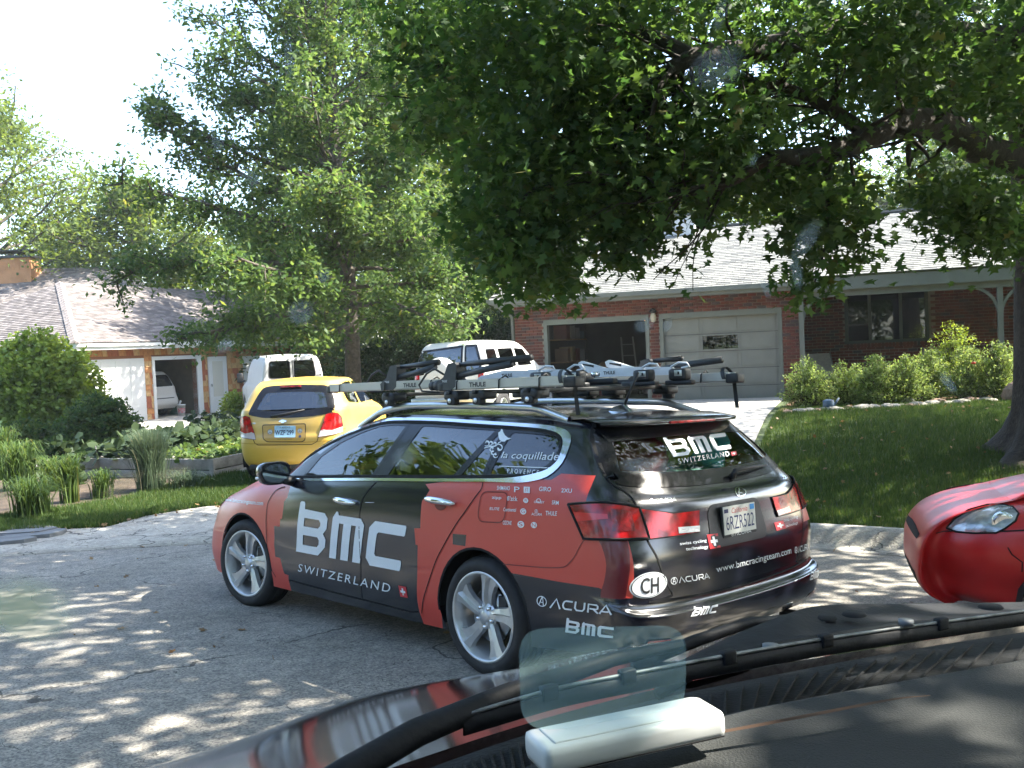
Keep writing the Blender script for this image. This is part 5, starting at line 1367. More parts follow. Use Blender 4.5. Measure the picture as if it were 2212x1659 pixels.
def leaves(name, C, size, m, parent, kind='simple', droop=.3, clump=1, spread=.0, up=.5):
    """C (n,3) leaf bases; each gets its own turn, tilt and size"""
    C = np.asarray(C, dtype=float)
    if clump > 1: C = np.repeat(C, clump, 0)+nr.normal(0, spread, (len(C)*clump, 3))
    n = len(C); LV, LF = leaf_shape(kind); k = len(LV)
    az = nr.uniform(0, 2*math.pi, n); tl = nr.normal(-droop, .55, n); rl_ = nr.normal(0, .6, n); s = size*nr.uniform(.65, 1.25, n)
    d = np.stack([np.cos(az)*np.cos(tl), np.sin(az)*np.cos(tl), np.sin(tl)], 1)
    sd = np.stack([-np.sin(az), np.cos(az), 0*az], 1); nn = np.cross(sd, d)
    sd2 = sd*np.cos(rl_)[:, None]+nn*np.sin(rl_)[:, None]; nn2 = np.cross(sd2, d)
    V = C[:, None, :]+s[:, None, None]*(LV[None, :, 0:1]*sd2[:, None, :]+LV[None, :, 1:2]*d[:, None, :]+LV[None, :, 2:3]*nn2[:, None, :])
    F = (LF[None]+(np.arange(n)*k)[:, None, None]).reshape(-1, 3)
    return mesh_np(name, V.reshape(-1, 3), F, m, parent)
def in_ball(n, c, r, squash=(1, 1, 1), shell=.0):
    d = nr.normal(0, 1, (n, 3)); d /= np.linalg.norm(d, axis=1)[:, None]; q = nr.uniform(shell**3, 1, n)**(1/3)
    return np.asarray(c)+d*q[:, None]*r*np.asarray(squash)
bark = surf_mat('bark', (.05, .042, .033), (.11, .095, .075), 6, (.55, .55, .55), (1.25, 1.2, 1.15), 22, .95, bump=1., bs=26)
barkd = surf_mat('dark_bark', (.02, .016, .013), (.045, .036, .029), 6, (.5, .5, .5), (1.2, 1.15, 1.1), 22, .95, bump=1., bs=26)

# ================================================================ houses
def frame(o, u, n):
    """house frame: t along the front, s to the back"""
    return lambda t, s, z: Vector((o[0]+u[0]*t+n[0]*s, o[1]+u[1]*t+n[1]*s, z))
class HB(MB):
    def __init__(s, fr): super().__init__(); s.fr = fr
    def blk(s, t0, t1, s0, s1, z0, z1, m=0):
        v = [s.fr(t, q, z) for t in (t0, t1) for q in (s0, s1) for z in (z0, z1)]
        return s.add(v, [[0, 1, 3, 2], [4, 6, 7, 5], [0, 4, 5, 1], [2, 3, 7, 6], [0, 2, 6, 4], [1, 5, 7, 3]], m)
    def poly(s, pts, m=0): return s.add([s.fr(*p) for p in pts], [list(range(len(pts)))], m)
brm = [mat('brick_red', (.125, .036, .026), .85, var=.25, vs=9, bump=.3, bs=60), mat('brick_orange', (.15, .05, .032), .85, var=.2, vs=9, bump=.3, bs=60), mat('brick_brown', (.085, .032, .025), .85, var=.25, vs=9, bump=.3, bs=60), mat('brick_dark', (.06, .045, .045), .8, var=.25, vs=9, bump=.3, bs=60)]
mort = mat('mortar', (.24, .21, .17), .95, var=.12, vs=30, bump=.3, bs=120)
trimg = mat('grey_green_trim', (.13, .145, .13), .6, var=.08, vs=4)
doorg = mat('grey_garage_door', (.17, .18, .165), .55, var=.07, vs=3)
shg = [mat('shingle_pale', (.17, .172, .16), .9, var=.16, vs=14, bump=.3, bs=80), mat('shingle_grey', (.135, .138, .13), .9, var=.12, vs=14, bump=.3, bs=80), mat('shingle_dim', (.095, .098, .095), .9, var=.12, vs=14, bump=.3, bs=80)]
A0 = (5.83, 22.0); U = (-.95, .312); N = (.312, .95)
hf = frame(A0, U, N)
hz = .235
house = thing('brick_house', 'low brick house with pale shingled roof, one open dark garage bay and one grey door', 'house')
h = HB(hf)      # walls (mortar faces; bricks stand proud of them)
h.blk(5.25, 6.0, .02, .25, hz-.3, 2.43); h.blk(2.37, 2.62, .02, .25, hz-.3, 2.43); h.blk(-.82, -.45, .02, .25, hz-.3, 2.43); h.blk(-.82, 6.0, .02, .25, 2.43, 2.95)
h.blk(5.75, 6.0, .25, 10, hz-.3, 2.95); h.blk(-.82, -.57, .25, 2.0, hz-.3, 2.95); h.blk(-14, -.57, 2.0, 2.2, hz-.3, 2.95)
h.build('wall', mort, house)
# individual bricks on the garage front
bl, bh_, jt = .196, .062, .012
def brick_at(t, z, L=bl, s=0.0):
    return [hf(t, s, z), L]
cand = []
row = 0; z = hz-.1
while z < 2.93:
    off = (bl+jt)/2 if row % 2 else 0
    segs = [(5.26, 5.99), (2.375, 2.615), (-.81, -.455)] if z < 2.40 else [(-.81, 5.99)]
    for a, b in segs:
        k0 = math.floor((a-off)/(bl+jt)); x = k0*(bl+jt)+off
        while x < b:
            p, q = max(a, x), min(b, x+bl)
            if q-p > .04: cand.append((p, q, z))
            x += bl+jt
    z += bh_+jt; row += 1
protos = {}
def brick_mesh(L, mi):
    key = (round(L, 2), mi)
    if key not in protos:
        o = MB().box((L/2, 0, bh_/2), (L, .03, bh_), 0, .003 if False else 0).build('brick', brm[mi], house); protos[key] = o.data; bpy.data.objects.remove(o)
    return protos[key]
rng.shuffle(cand)
cand.sort(key=lambda c: c[0] > 5.2)
ang = math.atan2(U[1], U[0])
rest = MB()
def rbrick(): return rng.choices([0, 1, 2, 3], [5, 3, 3, 1.3])[0]
for i, (p, q, z) in enumerate(cand):
    mi = rbrick(); pos = hf(p, .010+rng.uniform(-.002, .002), z)
    if i < 298:
        o = bpy.data.objects.new('brick', brick_mesh(q-p, mi)); link(o, house); o.location = pos; o.rotation_euler = (0, 0, ang)
        o.scale = ((q-p)/round(q-p, 2), 1, 1)
    else:
        R3 = Matrix.Rotation(ang, 3, 'Z'); rest.box(pos+R3 @ Vector(((q-p)/2, 0, bh_/2)), (q-p, .03, bh_), mi, 0, R3)
# porch wall bricks joined
R3 = Matrix.Rotation(ang, 3, 'Z'); row = 0; z = hz
while z < 2.8:
    x = -9.5+(.1 if row % 2 else 0)
    while x < -.62:
        if not (-3.80 < x+.1 < -1.85 and 1.5 < z < 2.76):
            rest.box(hf(x, 1.992, z)+R3 @ Vector((bl/2, 0, bh_/2)), (bl, .03, bh_), rbrick(), 0, R3)
        x += bl+jt
    z += bh_+jt; row += 1
for i in range(24): rest.box(hf(-3.78+i*.08, 1.985, 1.47)+R3 @ Vector((.03, 0, 0)), (.062, .05, .16), rbrick(), 0, R3)
o = rest.build('brickwork', brm, house); o['kind'] = 'stuff'
# eave, fascia, gutter, soffit
h = HB(hf); h.blk(-.95, 6.45, -.50, -.47, 2.78, 2.96); h.blk(-14, -.95, -.28, -.25, 2.74, 3.02); h.build('fascia', trimg, house)
h = HB(hf); h.blk(-.95, 6.45, -.47, .02, 2.80, 2.83); h.blk(-14, -.95, -.25, 2.0, 2.82, 2.85); h.build('soffit', trimg, house)
h = HB(hf); h.blk(-.97, 6.47, -.60, -.505, 2.87, 2.975); h.build('gutter', trimg, house)
g = MB(); g.tube([hf(6.3, -.53, 2.88), hf(6.2, -.45, 2.75), hf(6.05, -.03, 2.55), hf(6.03, -.03, hz)], .04, 8); g.build('downpipe', trimg, house)
h = HB(hf); h.blk(-14, -.9, -.16, -.02, 2.60, 2.82); h.build('porch_beam', trimg, house)
# porch posts with curved brackets
for t in (-.88, -4.95, -9.2):
    h = HB(hf); h.blk(t-.055, t+.055, -.15, -.04, hz-.1, 2.62); po = h.build('porch_post', trimg, house)
    for sg in (1, -1):
        if t > -1 and sg > 0: continue
        P = []
        for a in np.linspace(0, math.pi/2, 8): P.append((.55*(1-math.cos(a)), 2.0+.60*math.sin(a)))
        b = MB(); pts = []
        outer = P; inner = [(x-.03 if i == 0 else x+.0, z+.10*(i/7)) for i, (x, z) in enumerate(P)]
        rows = [[hf(t+sg*(.055+x)*1, -.12, z), hf(t+sg*(.055+x), -.07, z), hf(t+sg*(.055+max(0, x-.09*(1-i/9))), -.07, z+.07*(i/7)), hf(t+sg*(.055+max(0, x-.09*(1-i/9))), -.12, z+.07*(i/7)), hf(t+sg*(.055+x), -.12, z)] for i, (x, z) in enumerate(P)]
        b.grid(rows, 0, False).build('bracket', trimg, po)
# roof and shingles
rp_ = .378
def roofz(s): return 2.985+rp_*(s+.55)
h = HB(hf); e0 = -.58
h.add([hf(t, s, roofz(s)-.03) for t, s in ((6.5, e0), (6.5, 4.6), (-14.2, 4.6), (-14.2, -.32), (-.95, -.32), (-.95, e0))], [[0, 1, 2, 3, 4, 5]])
h.add([hf(t, s, z) for t, s, z in ((6.5, 4.6, roofz(4.6)-.03), (6.5, 9.8, 2.95), (-14.2, 9.8, 2.95), (-14.2, 4.6, roofz(4.6)-.03))], [[0, 1, 2, 3]])
h.add([hf(t, s, z) for t, s, z in ((5.98, 0, 2.9), (5.98, 9.3, 2.9), (5.98, 4.6, roofz(4.6)-.1))], [[0, 1, 2]])
h.build('roof_deck', shg[2], house)
h = HB(hf); h.blk(6.44, 6.52, e0, e0+.05, 2.9, 2.98); h.build('eave_end', trimg, house)
def shingle_obj(mats): pass
ex, tw = .142, .30
sh_c = []; row = 0; s = e0
sl = math.sqrt(1+rp_*rp_)
while s < 4.6:
    x = 6.5-(tw/2 if row % 2 else 0)-rng.uniform(0, .04)
    while x > -13.5:
        if not (s < -.33 and x-tw < -.95): sh_c.append((x, s, row))
        x -= tw
    s += ex/sl; row += 1
nrm = (Vector((N[0], N[1], 0))*(-rp_)+Vector((0, 0, 1))).normalized(); uu = Vector((U[0], U[1], 0)); vv = nrm.cross(uu).normalized()
if vv.z < 0: vv = -vv
RM = Matrix((uu, vv, nrm)).transposed()
def tab_v(w): return [(x, y, z) for x in (-w, -.004) for y, z in ((-.012, .006), (-.012, .017), (ex+.01, -.002), (ex+.01, .004))]
tabF = [[0, 1, 3, 2], [4, 6, 7, 5], [0, 4, 5, 1], [1, 5, 7, 3], [0, 2, 6, 4]]
tabs = []
for mi in range(3):
    me = bpy.data.meshes.new('shingle'); me.from_pydata(tab_v(tw-.004), [], tabF); me.materials.append(shg[mi]); tabs.append(me)
vis = [c for c in sh_c if -5.2 < c[0] < 6.4 and c[1] > -.4]
vis.sort(key=lambda c: c[1]+.02*abs(c[0]-2)); keep = set(vis[:298]); restS = MB()
for c in sh_c:
    mi = rng.choices([0, 1, 2], [5, 4, 1.5])[0]; p = hf(c[0], c[1], roofz(c[1])-.02+rng.uniform(0, .004))
    if c in keep:
        o = bpy.data.objects.new('shingle', tabs[mi]); link(o, house); o.matrix_local = Matrix.Translation(p) @ RM.to_4x4()
    else: restS.add([p+RM @ Vector(v) for v in tab_v(tw-.004)], tabF, mi)
o = restS.build('shingles_upper_roof', shg, house, fix=False); o.name = 'roof_shingles'; o['kind'] = 'stuff'
h = HB(hf)
for i in range(68): h.blk(6.5-i*.3, 6.5-i*.3-.29, 4.48, 4.72, roofz(4.6)-.01, roofz(4.6)+.035+.008*(i % 2))
o = h.build('ridge_caps', shg[1], house); o['kind'] = 'stuff'
h = HB(hf); h.blk(1.95, 2.85, 4.0, 4.6, 4.6, 5.22); ch = h.build('chimney', mat('chimney_white', (.62, .62, .6), .7), house); h = HB(hf); h.blk(1.9, 2.9, 3.95, 4.65, 5.22, 5.27); h.build('chimney_cap', trimg, ch)
g = MB(); p = hf(4.6, 3.4, roofz(3.4)); g.cyl(p, p+Vector((0, 0, .35)), .05, 10); g.build('vent_pipe', trimg, house)
# garage openings: frames, sectional door with window, dark interior
h = HB(hf)
for a, b in ((2.62, 5.25), (-.45, 2.37)):
    h.blk(a, a+.09, -.015, .2, hz, 2.43); h.blk(b-.09, b, -.015, .2, hz, 2.43); h.blk(a+.09, b-.09, -.015, .2, 2.30, 2.43)
h.build('garage_frame', trimg, house)
gd = HB(hf).blk(-.36, 2.28, .12, .15, hz, 2.30).build('garage_door', doorg, house)
for r in range(5):
    for c in range(3):
        z0 = hz+.02+r*.413; t0 = -.33+c*.875
        if r == 3 and c == 1:
            HB(hf).blk(t0+.01, t0+.83, .10, .118, z0+.04, z0+.36).build('window_pane', glass_mat('door_pane', (.06, .07, .07), .06), gd)
            h = HB(hf); h.blk(t0-.01, t0+.85, .085, .119, z0+.36, z0+.395); h.blk(t0-.01, t0+.85, .085, .119, z0+.0, z0+.04); h.blk(t0-.01, t0+.01, .085, .119, z0+.04, z0+.36); h.blk(t0+.83, t0+.85, .085, .119, z0+.04, z0+.36); h.build('window_frame', doorg, gd)
        else: HB(hf).blk(t0+.035, t0+.82, .105, .119, z0+.045, z0+.375).build('door_panel', doorg, gd)
h = HB(hf)
for r in range(6): h.blk(-.36, 2.28, .108, .119, hz+r*.413-.012 if r else hz, hz+r*.413+.03)
for c in range(4): h.blk(-.355+c*.875-.02 if c else -.36, -.355+c*.875+.035 if c < 3 else 2.28, .106, .119, hz, 2.3)
h.build('door_rails', doorg, gd)
h = HB(hf)
for r in range(1, 5): h.blk(-.36, 2.28, .1055, .107, hz+r*.413+.006, hz+r*.413+.014)
h.build('section_joint', M['gap'], gd)
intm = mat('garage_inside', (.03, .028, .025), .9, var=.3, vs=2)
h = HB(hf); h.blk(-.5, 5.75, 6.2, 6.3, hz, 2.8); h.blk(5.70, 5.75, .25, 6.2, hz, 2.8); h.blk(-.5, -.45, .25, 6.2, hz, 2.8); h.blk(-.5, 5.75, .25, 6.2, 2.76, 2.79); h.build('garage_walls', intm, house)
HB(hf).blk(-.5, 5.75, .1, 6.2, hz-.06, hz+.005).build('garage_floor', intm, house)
# window of the porch
h = HB(hf)
for a, b in ((-3.74, -3.66), (-3.16, -3.09), (-2.46, -2.39), (-1.93, -1.85)): h.blk(a, b, 1.955, 2.03, 1.57, 2.78)
h.blk(-3.74, -1.85, 1.955, 2.03, 2.70, 2.78); h.blk(-3.76, -1.83, 1.93, 2.03, 1.50, 1.57); wf_ = h.build('window', mat('dark_green_frame', (.05, .065, .055), .5), house)
for a, b in ((-3.66, -3.16), (-3.09, -2.46), (-2.39, -1.93)): HB(hf).blk(a, b, 1.99, 1.995, 1.57, 2.70).build('window_pane', glass_mat('house_pane', (.10, .12, .10), .06), wf_)
cur = mat('curtain', (.28, .27, .22), .9)
for a, b in ((-3.62, -3.2), (-2.9, -2.7), (-2.35, -2.0)):
    g = MB(); g.grid([[hf(a+(b-a)*i/24, 2.03+.012*math.sin(i*1.6), z) for i in range(25)] for z in (1.58, 2.68)]); g.build('curtain', cur, wf_)
HB(hf).blk(-14, -.6, -.2, 2.0, hz-.12, hz-.005).build('porch_floor', conc, house)
# wall lamp between the garage doors, bulb inside the garage
lt = thing('wall_lamp', 'small dark wall lantern on the brick pillar between the two garage doors', 'lamp', hf(2.5, -.06, 2.42))
MB().lathe([(0, .15), (.05, .13), (.09, .08), (.07, .04), (.05, .03)], 16, 0, 'z').build('cap', M['plastic'], lt); MB().lathe([(.05, .03), (.075, -.06), (.06, -.16), (0, -.19)], 16, 0, 'z').build('shade', mat('lantern_glass', (.42, .38, .30), .4), lt)
MB().cyl((0, 0, .1), (N[0]*.08, N[1]*.08, .1), .015, 8).build('arm', M['plastic'], lt)
bp_ = at(1396, 689, depth=24.6)
lb = thing('light_bulb', 'lit orange light bulb glowing near the top right corner of the dark garage', 'lamp', bp_)
MB().lathe([(0, -.06), (.045, -.04), (.055, 0), (.04, .04), (.02, .07)], 16, 0, 'z').build('bulb', mat('bulb_glow', (1, .5, .2), .5, emit=(1, .42, .12, 3.0)), lb); MB().cyl((0, 0, .07), (0, 0, .3), .018, 8).build('socket', M['plastic'], lb)
# clutter in the dark garage
def on_plane(u_, v_, dep): return at(u_, v_, depth=dep)
cb = mat('cardboard', (.24, .15, .08), .85, var=.15, vs=6)
p = at(1330, 790, depth=25.5); t = thing('cardboard_box', 'tilted open cardboard box among the clutter in the dark garage', 'box', (p.x, p.y, hz+.55), .6)
MB().box((0, 0, .15), (.7, .5, .35), 0, .0, Matrix.Rotation(R_(28), 3, 'Y')).build('carton', cb, t); MB().box((-.42, 0, .42), (.35, .5, .01), 0, 0, Matrix.Rotation(R_(-30), 3, 'Y')).build('flap', cb, t)
t = thing('workbench', 'cluttered workbench at the back of the dark open garage', 'bench', hf(4.0, 4.8, hz), ang)
MB().box((0, 0, .5), (2.6, .6, .06)).build('bench_top', cb, t)
for sx in (-1.2, 1.2):
    for sy in (-.25, .25): MB().box((sx, sy, .235), (.07, .07, .47)).build('leg', cb, t)
for tt, hh, c_ in ((3.1, .9, (.3, .3, .3)), (3.35, 1.0, (.28, .27, .25)), (4.6, .7, (.3, .05, .04))):
    g = thing('storage_tub', {3.1: 'grey upright tub on the floor of the dark garage', 3.35: 'taller grey upright tub beside the other one in the dark garage', 4.6: 'red tub on the garage floor left of the grey ones'}[tt], 'tub', hf(tt, 3.6, hz))
    MB().lathe([(.14, 0), (.17, hh), (.18, hh), (.18, hh+.03), (0, hh+.04)], 18, 0, 'z').build('tub', mat('tub_'+str(int(tt*10)), c_, .6), g)
# patio chairs behind the shrubs
def patio_chair(name, lb, t, face):
    g = thing(name, lb, 'chair', hf(t, .9, hz), face, 'patio chairs on the porch'); fm = mat('chair_frame', (.10, .10, .09), .5); fb = mat('chair_mesh', (.19, .175, .15), .8, var=.1, vs=20)
    b = MB(); b.grid([[(x, .05, .42), (x, -.42, .44)] for x in (-.27, .27)], 0, False); b.build('seat', fb, g)
    b = MB(); b.grid([[(x, .05+.28*q, .42+.66*q) for q in (0, .5, 1)] for x in (-.27, .27)], 0, False); b.build('backrest', fb, g)
    for sx in (-.29, .29):
        MB().tube([(sx, .36, 1.10), (sx, .05, .42), (sx, -.44, .44), (sx, -.40, 0)], .016, 6).build('leg', fm, g); MB().tube([(sx, .20, .75), (sx, -.35, .66), (sx, -.42, .42)], .016, 6).build('armrest', fm, g); MB().tube([(sx, .1, .5), (sx, .3, 0)], .016, 6).build('leg', fm, g)
sh_ = thing('shelving', 'tall shelves stacked with boxes along the left wall of the dark open garage', 'shelf', hf(5.3, 2.6, hz), ang)
for z_ in (.5, 1.1, 1.7): MB().box((0, 0, z_), (.5, 2.2, .03)).build('shelf_board', cb, sh_)
rng2 = random.Random(3)
for z_ in (.52, 1.12, 1.72):
    for y_ in (-.8, -.3, .25, .75):
        hh = rng2.uniform(.2, .42); MB().box((-.02, y_, z_+hh/2), (.36, rng2.uniform(.28, .44), hh), 0, .01).build('box', mat('stored_box', rng2.choice([(.20, .16, .07), (.12, .04, .03), (.05, .08, .12), (.2, .2, .19), (.15, .1, .06)]), .7), sh_)
lad = thing('stepladder', 'pale stepladder leaning among the clutter in the middle of the dark garage', 'ladder', hf(3.7, 3.2, hz), ang)
for sx in (-.2, .2): MB().cyl((sx, 0, 0), (sx*.8, .5, 1.7), .022, 6).build('rail', mat('dull_ladder', (.16, .16, .15), .6), lad)
for i in range(5): MB().box((0, .09+.09*i, .3*(i+1)), (.38, .06, .02)).build('rung', mat('dull_rung', (.14, .14, .13), .6), lad)
patio_chair('patio_chair', 'grey mesh patio chair on the porch, left of the window by the brick pillar', -1.35, ang+math.pi+.4)
patio_chair('patio_chair', 'grey mesh patio chair on the porch, under the right end of the window', -3.7, ang+math.pi-.3)

# ---- shingled house on the left
B0 = (-12.57, 33.5); U2 = (.42, .907); N2 = (-.907, .42); lf = frame(B0, U2, N2); lz = -.14
lh = thing('shingled_house', 'sunlit cedar shingled house with a brown roof and a half open white garage', 'house')
wallm = mat('sheathing', (.30, .12, .06), .9); wtr = mat('white_trim', (.72, .72, .70), .6, var=.03, vs=3)
h = HB(lf)
h.blk(-3.3, -3.0, 0, .2, lz-.2, 2.45); h.blk(-.45, -.12, 0, .2, lz-.2, 2.02); h.blk(2.06, 11, 0, .2, lz-.2, 2.02); h.blk(-3.3, 11, 0, .2, 2.02, 2.45); h.blk(-3.3, -3.1, .2, 10, lz-.2, 2.45)
h.build('wall', wallm, lh)
cedar = [mat('cedar_orange', (.50, .22, .08), .8, var=.2, vs=6, bump=.3, bs=50), mat('cedar_pale', (.55, .34, .15), .8, var=.2, vs=6, bump=.3, bs=50), mat('cedar_red', (.36, .11, .05), .8, var=.2, vs=6, bump=.3, bs=50)]
a2 = math.atan2(U2[1], U2[0]); R2 = Matrix.Rotation(a2, 3, 'Z'); cm = []
for mi in range(3):
    me = bpy.data.meshes.new('wall_shingle'); w = 1.0
    me.from_pydata([(x, y, z) for x in (.004, .996) for y, z in ((-.035, 0), (-.004, .22), (-.01, 0), (.0, .22))], [], [[0, 4, 5, 1], [0, 2, 6, 4], [0, 1, 3, 2], [4, 6, 7, 5]]); me.materials.append(cedar[mi]); cm.append(me)
ns = 0
for r in range(13):
    z0 = lz+.0+r*.205
    for a, b in ([(-.45, -.12), (2.32, 2.62), (3.72, 7.4)] if z0 < 1.95 else [(-3.0, 7.4)]):
        x = a
        while x < b-.02:
            w = min(rng.uniform(.17, .34), b-x)
            if not (4.6 < x < 5.6 and .9 < z0 < 1.9) and ns < 298 and z0 < 2.4:
                o = bpy.data.objects.new('wall_shingle', cm[rng.choices([0, 1, 2], [4, 3, 3])[0]]); link(o, lh); o.location = lf(x, -.004, z0); o.rotation_euler = (0, 0, a2); o.scale = (w, 1, 1); ns += 1
            x += w
# doors, frames
gd2 = HB(lf).blk(-3.0, -.45, -.02, .02, lz, 2.02).build('garage_door', wtr, lh)
for r in range(4):
    for c in range(4): HB(lf).blk(-2.95+c*.62, -2.40+c*.62, -.035, -.021, lz+.06+r*.53, lz+.5+r*.53).build('door_panel', wtr, gd2)
h = HB(lf); h.blk(-.12, .0, -.06, .2, lz, 2.06); h.blk(2.06, 2.30, -.06, .2, lz, 2.06); h.blk(.0, 2.06, -.06, .2, 1.93, 2.06); h.build('garage_frame', wtr, lh)
dr2 = HB(lf).blk(2.66, 3.66, -.05, .03, lz, 1.98).build('side_door', wtr, lh); pin = mat('door_cream', (.62, .60, .52), .5)
HB(lf).blk(2.86, 3.42, -.06, -.051, lz+.6, 1.8).build('door_panel', pin, dr2); HB(lf).blk(2.72, 2.76, -.10, -.05, .85, .95).build('handle', M['chrome'], dr2)
h = HB(lf); h.blk(4.6, 5.7, -.05, .02, .85, 1.95); h.build('window', wtr, lh)
h = HB(lf); h.blk(-3.75, 11.2, -.52, -.48, 2.33, 2.55); h.blk(-3.75, -3.71, -.48, 10, 2.33, 2.55); h.build('fascia', wtr, lh)
h = HB(lf); h.blk(-3.75, 11.2, -.60, -.525, 2.44, 2.56); h.build('gutter', wtr, lh)
h = HB(lf); h.blk(-3.7, 11.2, -.48, 0, 2.40, 2.42); h.build('soffit', mat('soffit_tan', (.5, .42, .28), .7), lh)
MB().tube([lf(-3.4, -.55, 2.5), lf(-3.3, -.3, 2.25), lf(-3.15, -.04, 2.1), lf(-3.15, -.04, lz)], .045, 8).build('downpipe', wtr, lh)
tanw = mat('garage_plaster', (.22, .18, .14), .9, var=.15, vs=2)
h = HB(lf); h.blk(-3.1, 2.9, 6.0, 6.1, lz, 2.4); h.blk(2.6, 2.7, .2, 6, lz, 2.4); h.blk(-3.1, 2.7, .2, 6.0, 2.38, 2.4); h.build('garage_walls', tanw, lh)
HB(lf).blk(-3.1, 2.7, 0.02, 6.0, lz-.1, lz+.01).build('garage_floor', conc, lh)
# hip roof with brown shingles
brs = [mat('shingle_brown', (.15, .13, .12), .92, var=.18, vs=10), mat('shingle_tan', (.20, .175, .165), .92, var=.18, vs=10), mat('shingle_mauve', (.11, .095, .092), .92, var=.18, vs=10)]
ap = lf(.5, 5.0, 5.0); c0 = lf(-3.8, -.62, 2.55); ap2 = lf(12, 5.0, 5.0); c1 = lf(12, -.62, 2.55); c3 = lf(-3.8, 10.6, 2.55); c4 = lf(12, 10.6, 2.55)
MB().add([c0, c1, ap2, ap], [[0, 1, 2, 3]]).add([c0, ap, c3], [[0, 1, 2]]).add([c3, ap, ap2, c4], [[0, 1, 2, 3]]).add([c1, c4, ap2], [[0, 1, 2]]).build('roof_deck', brs[2], lh)
def tile_plane(o, ud, vd, tw_, ex_, W_, H_, clip, mb, mats_n, thick=.02):
    """overlapping tabs on a plane: o origin on the eave, ud along, vd up the slope; clip(u, v)"""
    n = ud.cross(vd).normalized()
    if n.z < 0: n = -n
    r = 0; v = 0
    while v < H_:
        u = -(r % 3)*tw_/3
        while u < W_:
            w = tw_*rng.uniform(.7, 1.15)
            if clip(u+w/2, v+ex_/2):
                p = o+ud*u+vd*v+n*.015
                q = [p+n*thick, p+ud*(w-.008)+n*thick, p+ud*(w-.008)+vd*(ex_+.01)+n*.003, p+vd*(ex_+.01)+n*.003, p, p+ud*(w-.008)]
                mb.add(q, [[0, 1, 2, 3], [4, 5, 1, 0]], rng.randrange(mats_n))
            u += w
        v += ex_; r += 1
mb = MB(); ud = (c1-c0).normalized(); vd = (ap-lf(.5, -.62, 2.55)).normalized(); Hh = (ap-lf(.5, -.62, 2.55)).length
tile_plane(c0, ud, vd, .26, .14, 15.8, Hh, lambda u, v: u > v/Hh*4.3, mb, 3)
ud = (c3-c0).normalized(); mid = lf(-3.8, 5.0, 2.55); vd2 = (ap-mid).normalized(); H2 = (ap-mid).length
tile_plane(c0, ud, vd2, .26, .14, 11.2, H2, lambda u, v: v/H2*5.6 < u < 11.2-v/H2*5.6, mb, 3)
o = mb.build('roof_shingles', brs, lh, fix=False); o['kind'] = 'stuff'
g = MB()
for i in range(26):
    p = c0.lerp(ap, i/26); q = c0.lerp(ap, (i+1.15)/26); d = (q-p).normalized(); sdir = d.cross(Vector((0, 0, 1))).normalized()
    g.add([p-sdir*.16+Vector((0, 0, .0)), p+Vector((0, 0, .10)), p+sdir*.16, q-sdir*.15-Vector((0, 0, .01)), q+Vector((0, 0, .07)), q+sdir*.15-Vector((0, 0, .01))], [[0, 1, 4, 3], [1, 2, 5, 4], [0, 2, 1]])
o = g.build('hip_caps', brs[1], lh); o['kind'] = 'stuff'
# taller roof behind with a chimney
q0, q1 = at(-120, 588, depth=44), at(252, 579, depth=42.5); e0_, e1_, e2_ = at(-150, 700, depth=38), at(330, 690, depth=37), at(420, 670, depth=44)
MB().add([q0, q1, e1_, e0_], [[0, 1, 2, 3]]).add([q1, e2_, e1_], [[0, 1, 2]]).build('rear_roof', brs[1], lh)
mb = MB(); ud = (e1_-e0_).normalized(); vd = (q1-e1_); vd = (vd-ud*vd.dot(ud)).normalized(); HH = (q1-e1_).dot(vd)
tile_plane(e0_, ud, vd, .26, .14, 12, HH, lambda u, v: u < (e1_-e0_).length+((q1-e1_).dot(ud))*v/HH, mb, 3)
o = mb.build('roof_shingles', brs, lh, fix=False); o['kind'] = 'stuff'
cp = at(28, 575, depth=42); chm = mat('chimney_brick', (.42, .20, .09), .85, var=.12, vs=3); g = MB(); g.box((cp.x, cp.y, cp.z-1.2), (2.0, 1.0, 3.0)); ch = g.build('chimney', chm, lh)
g = MB(); g.box((cp.x, cp.y, cp.z+.36), (2.25, 1.2, .10)); g.box((cp.x, cp.y, cp.z+.62), (2.4, 1.3, .04)); g.build('chimney_cap', M['plastic'], ch)
for r in range(4):
    for c in range(9):
        b = MB(); b.box((cp.x-.88+c*.22+(r % 2)*.0, cp.y-.51, cp.z-.15+r*.09), (.2, .02, .075)); b.build('brick', chm, ch)
# car inside the left garage, bucket
mvm = mat('pale_minivan_paint', (.50, .49, .47), .3, coat=.5)
hd = Vector((N2[0], N2[1])); mp = lf(.62, 1.1, 0)
low = [plan(.3, -.7, 3.6, .85, .25, .4), plan(.45, -.82, 3.7, .93, .3, .5), plan(.6, -.82, 3.7, .95, .3, .5), plan(.8, -.74, 3.6, .95, .3, .5), plan(1.05, -.70, 3.3, .92, .28, .5)]
MV = Car('minivan', 'pale minivan parked inside the open garage of the shingled house', (mp.x, mp.y, lz+.01), (hd.x, hd.y), low, [((1.4, 1.4, 1.35), -.55, 2.3, .82, .25, .3), ((1.62, 1.66, 1.6), -.40, 1.9, .70, .25, .3)], [(2.6, .8, 1.06), (2.8, .4, 1.08), (2.85, 0, 1.08)], mvm, n=(110, 24))
MV.arches((0, 2.9), .36); MV.fin()
MV.put(rounded([(-.72, 1.1), (.72, 1.1), (.62, 1.52), (-.62, 1.52)], .1), 'rear_window', M['frit'], off=.005)
for sg in (1, -1):
    wheel(MV.root, 0, .92*sg, .32, .32, .2, 0, sg, .2); wheel(MV.root, 2.9, .92*sg, .32, .32, .2, 0, sg, .2)
    MV.put(rounded([(sg*.92, .72), (sg*.80, .72), (sg*.80, 1.05), (sg*.92, 1.05)], .02), 'tail_lamp', M['lampred'], off=.01)
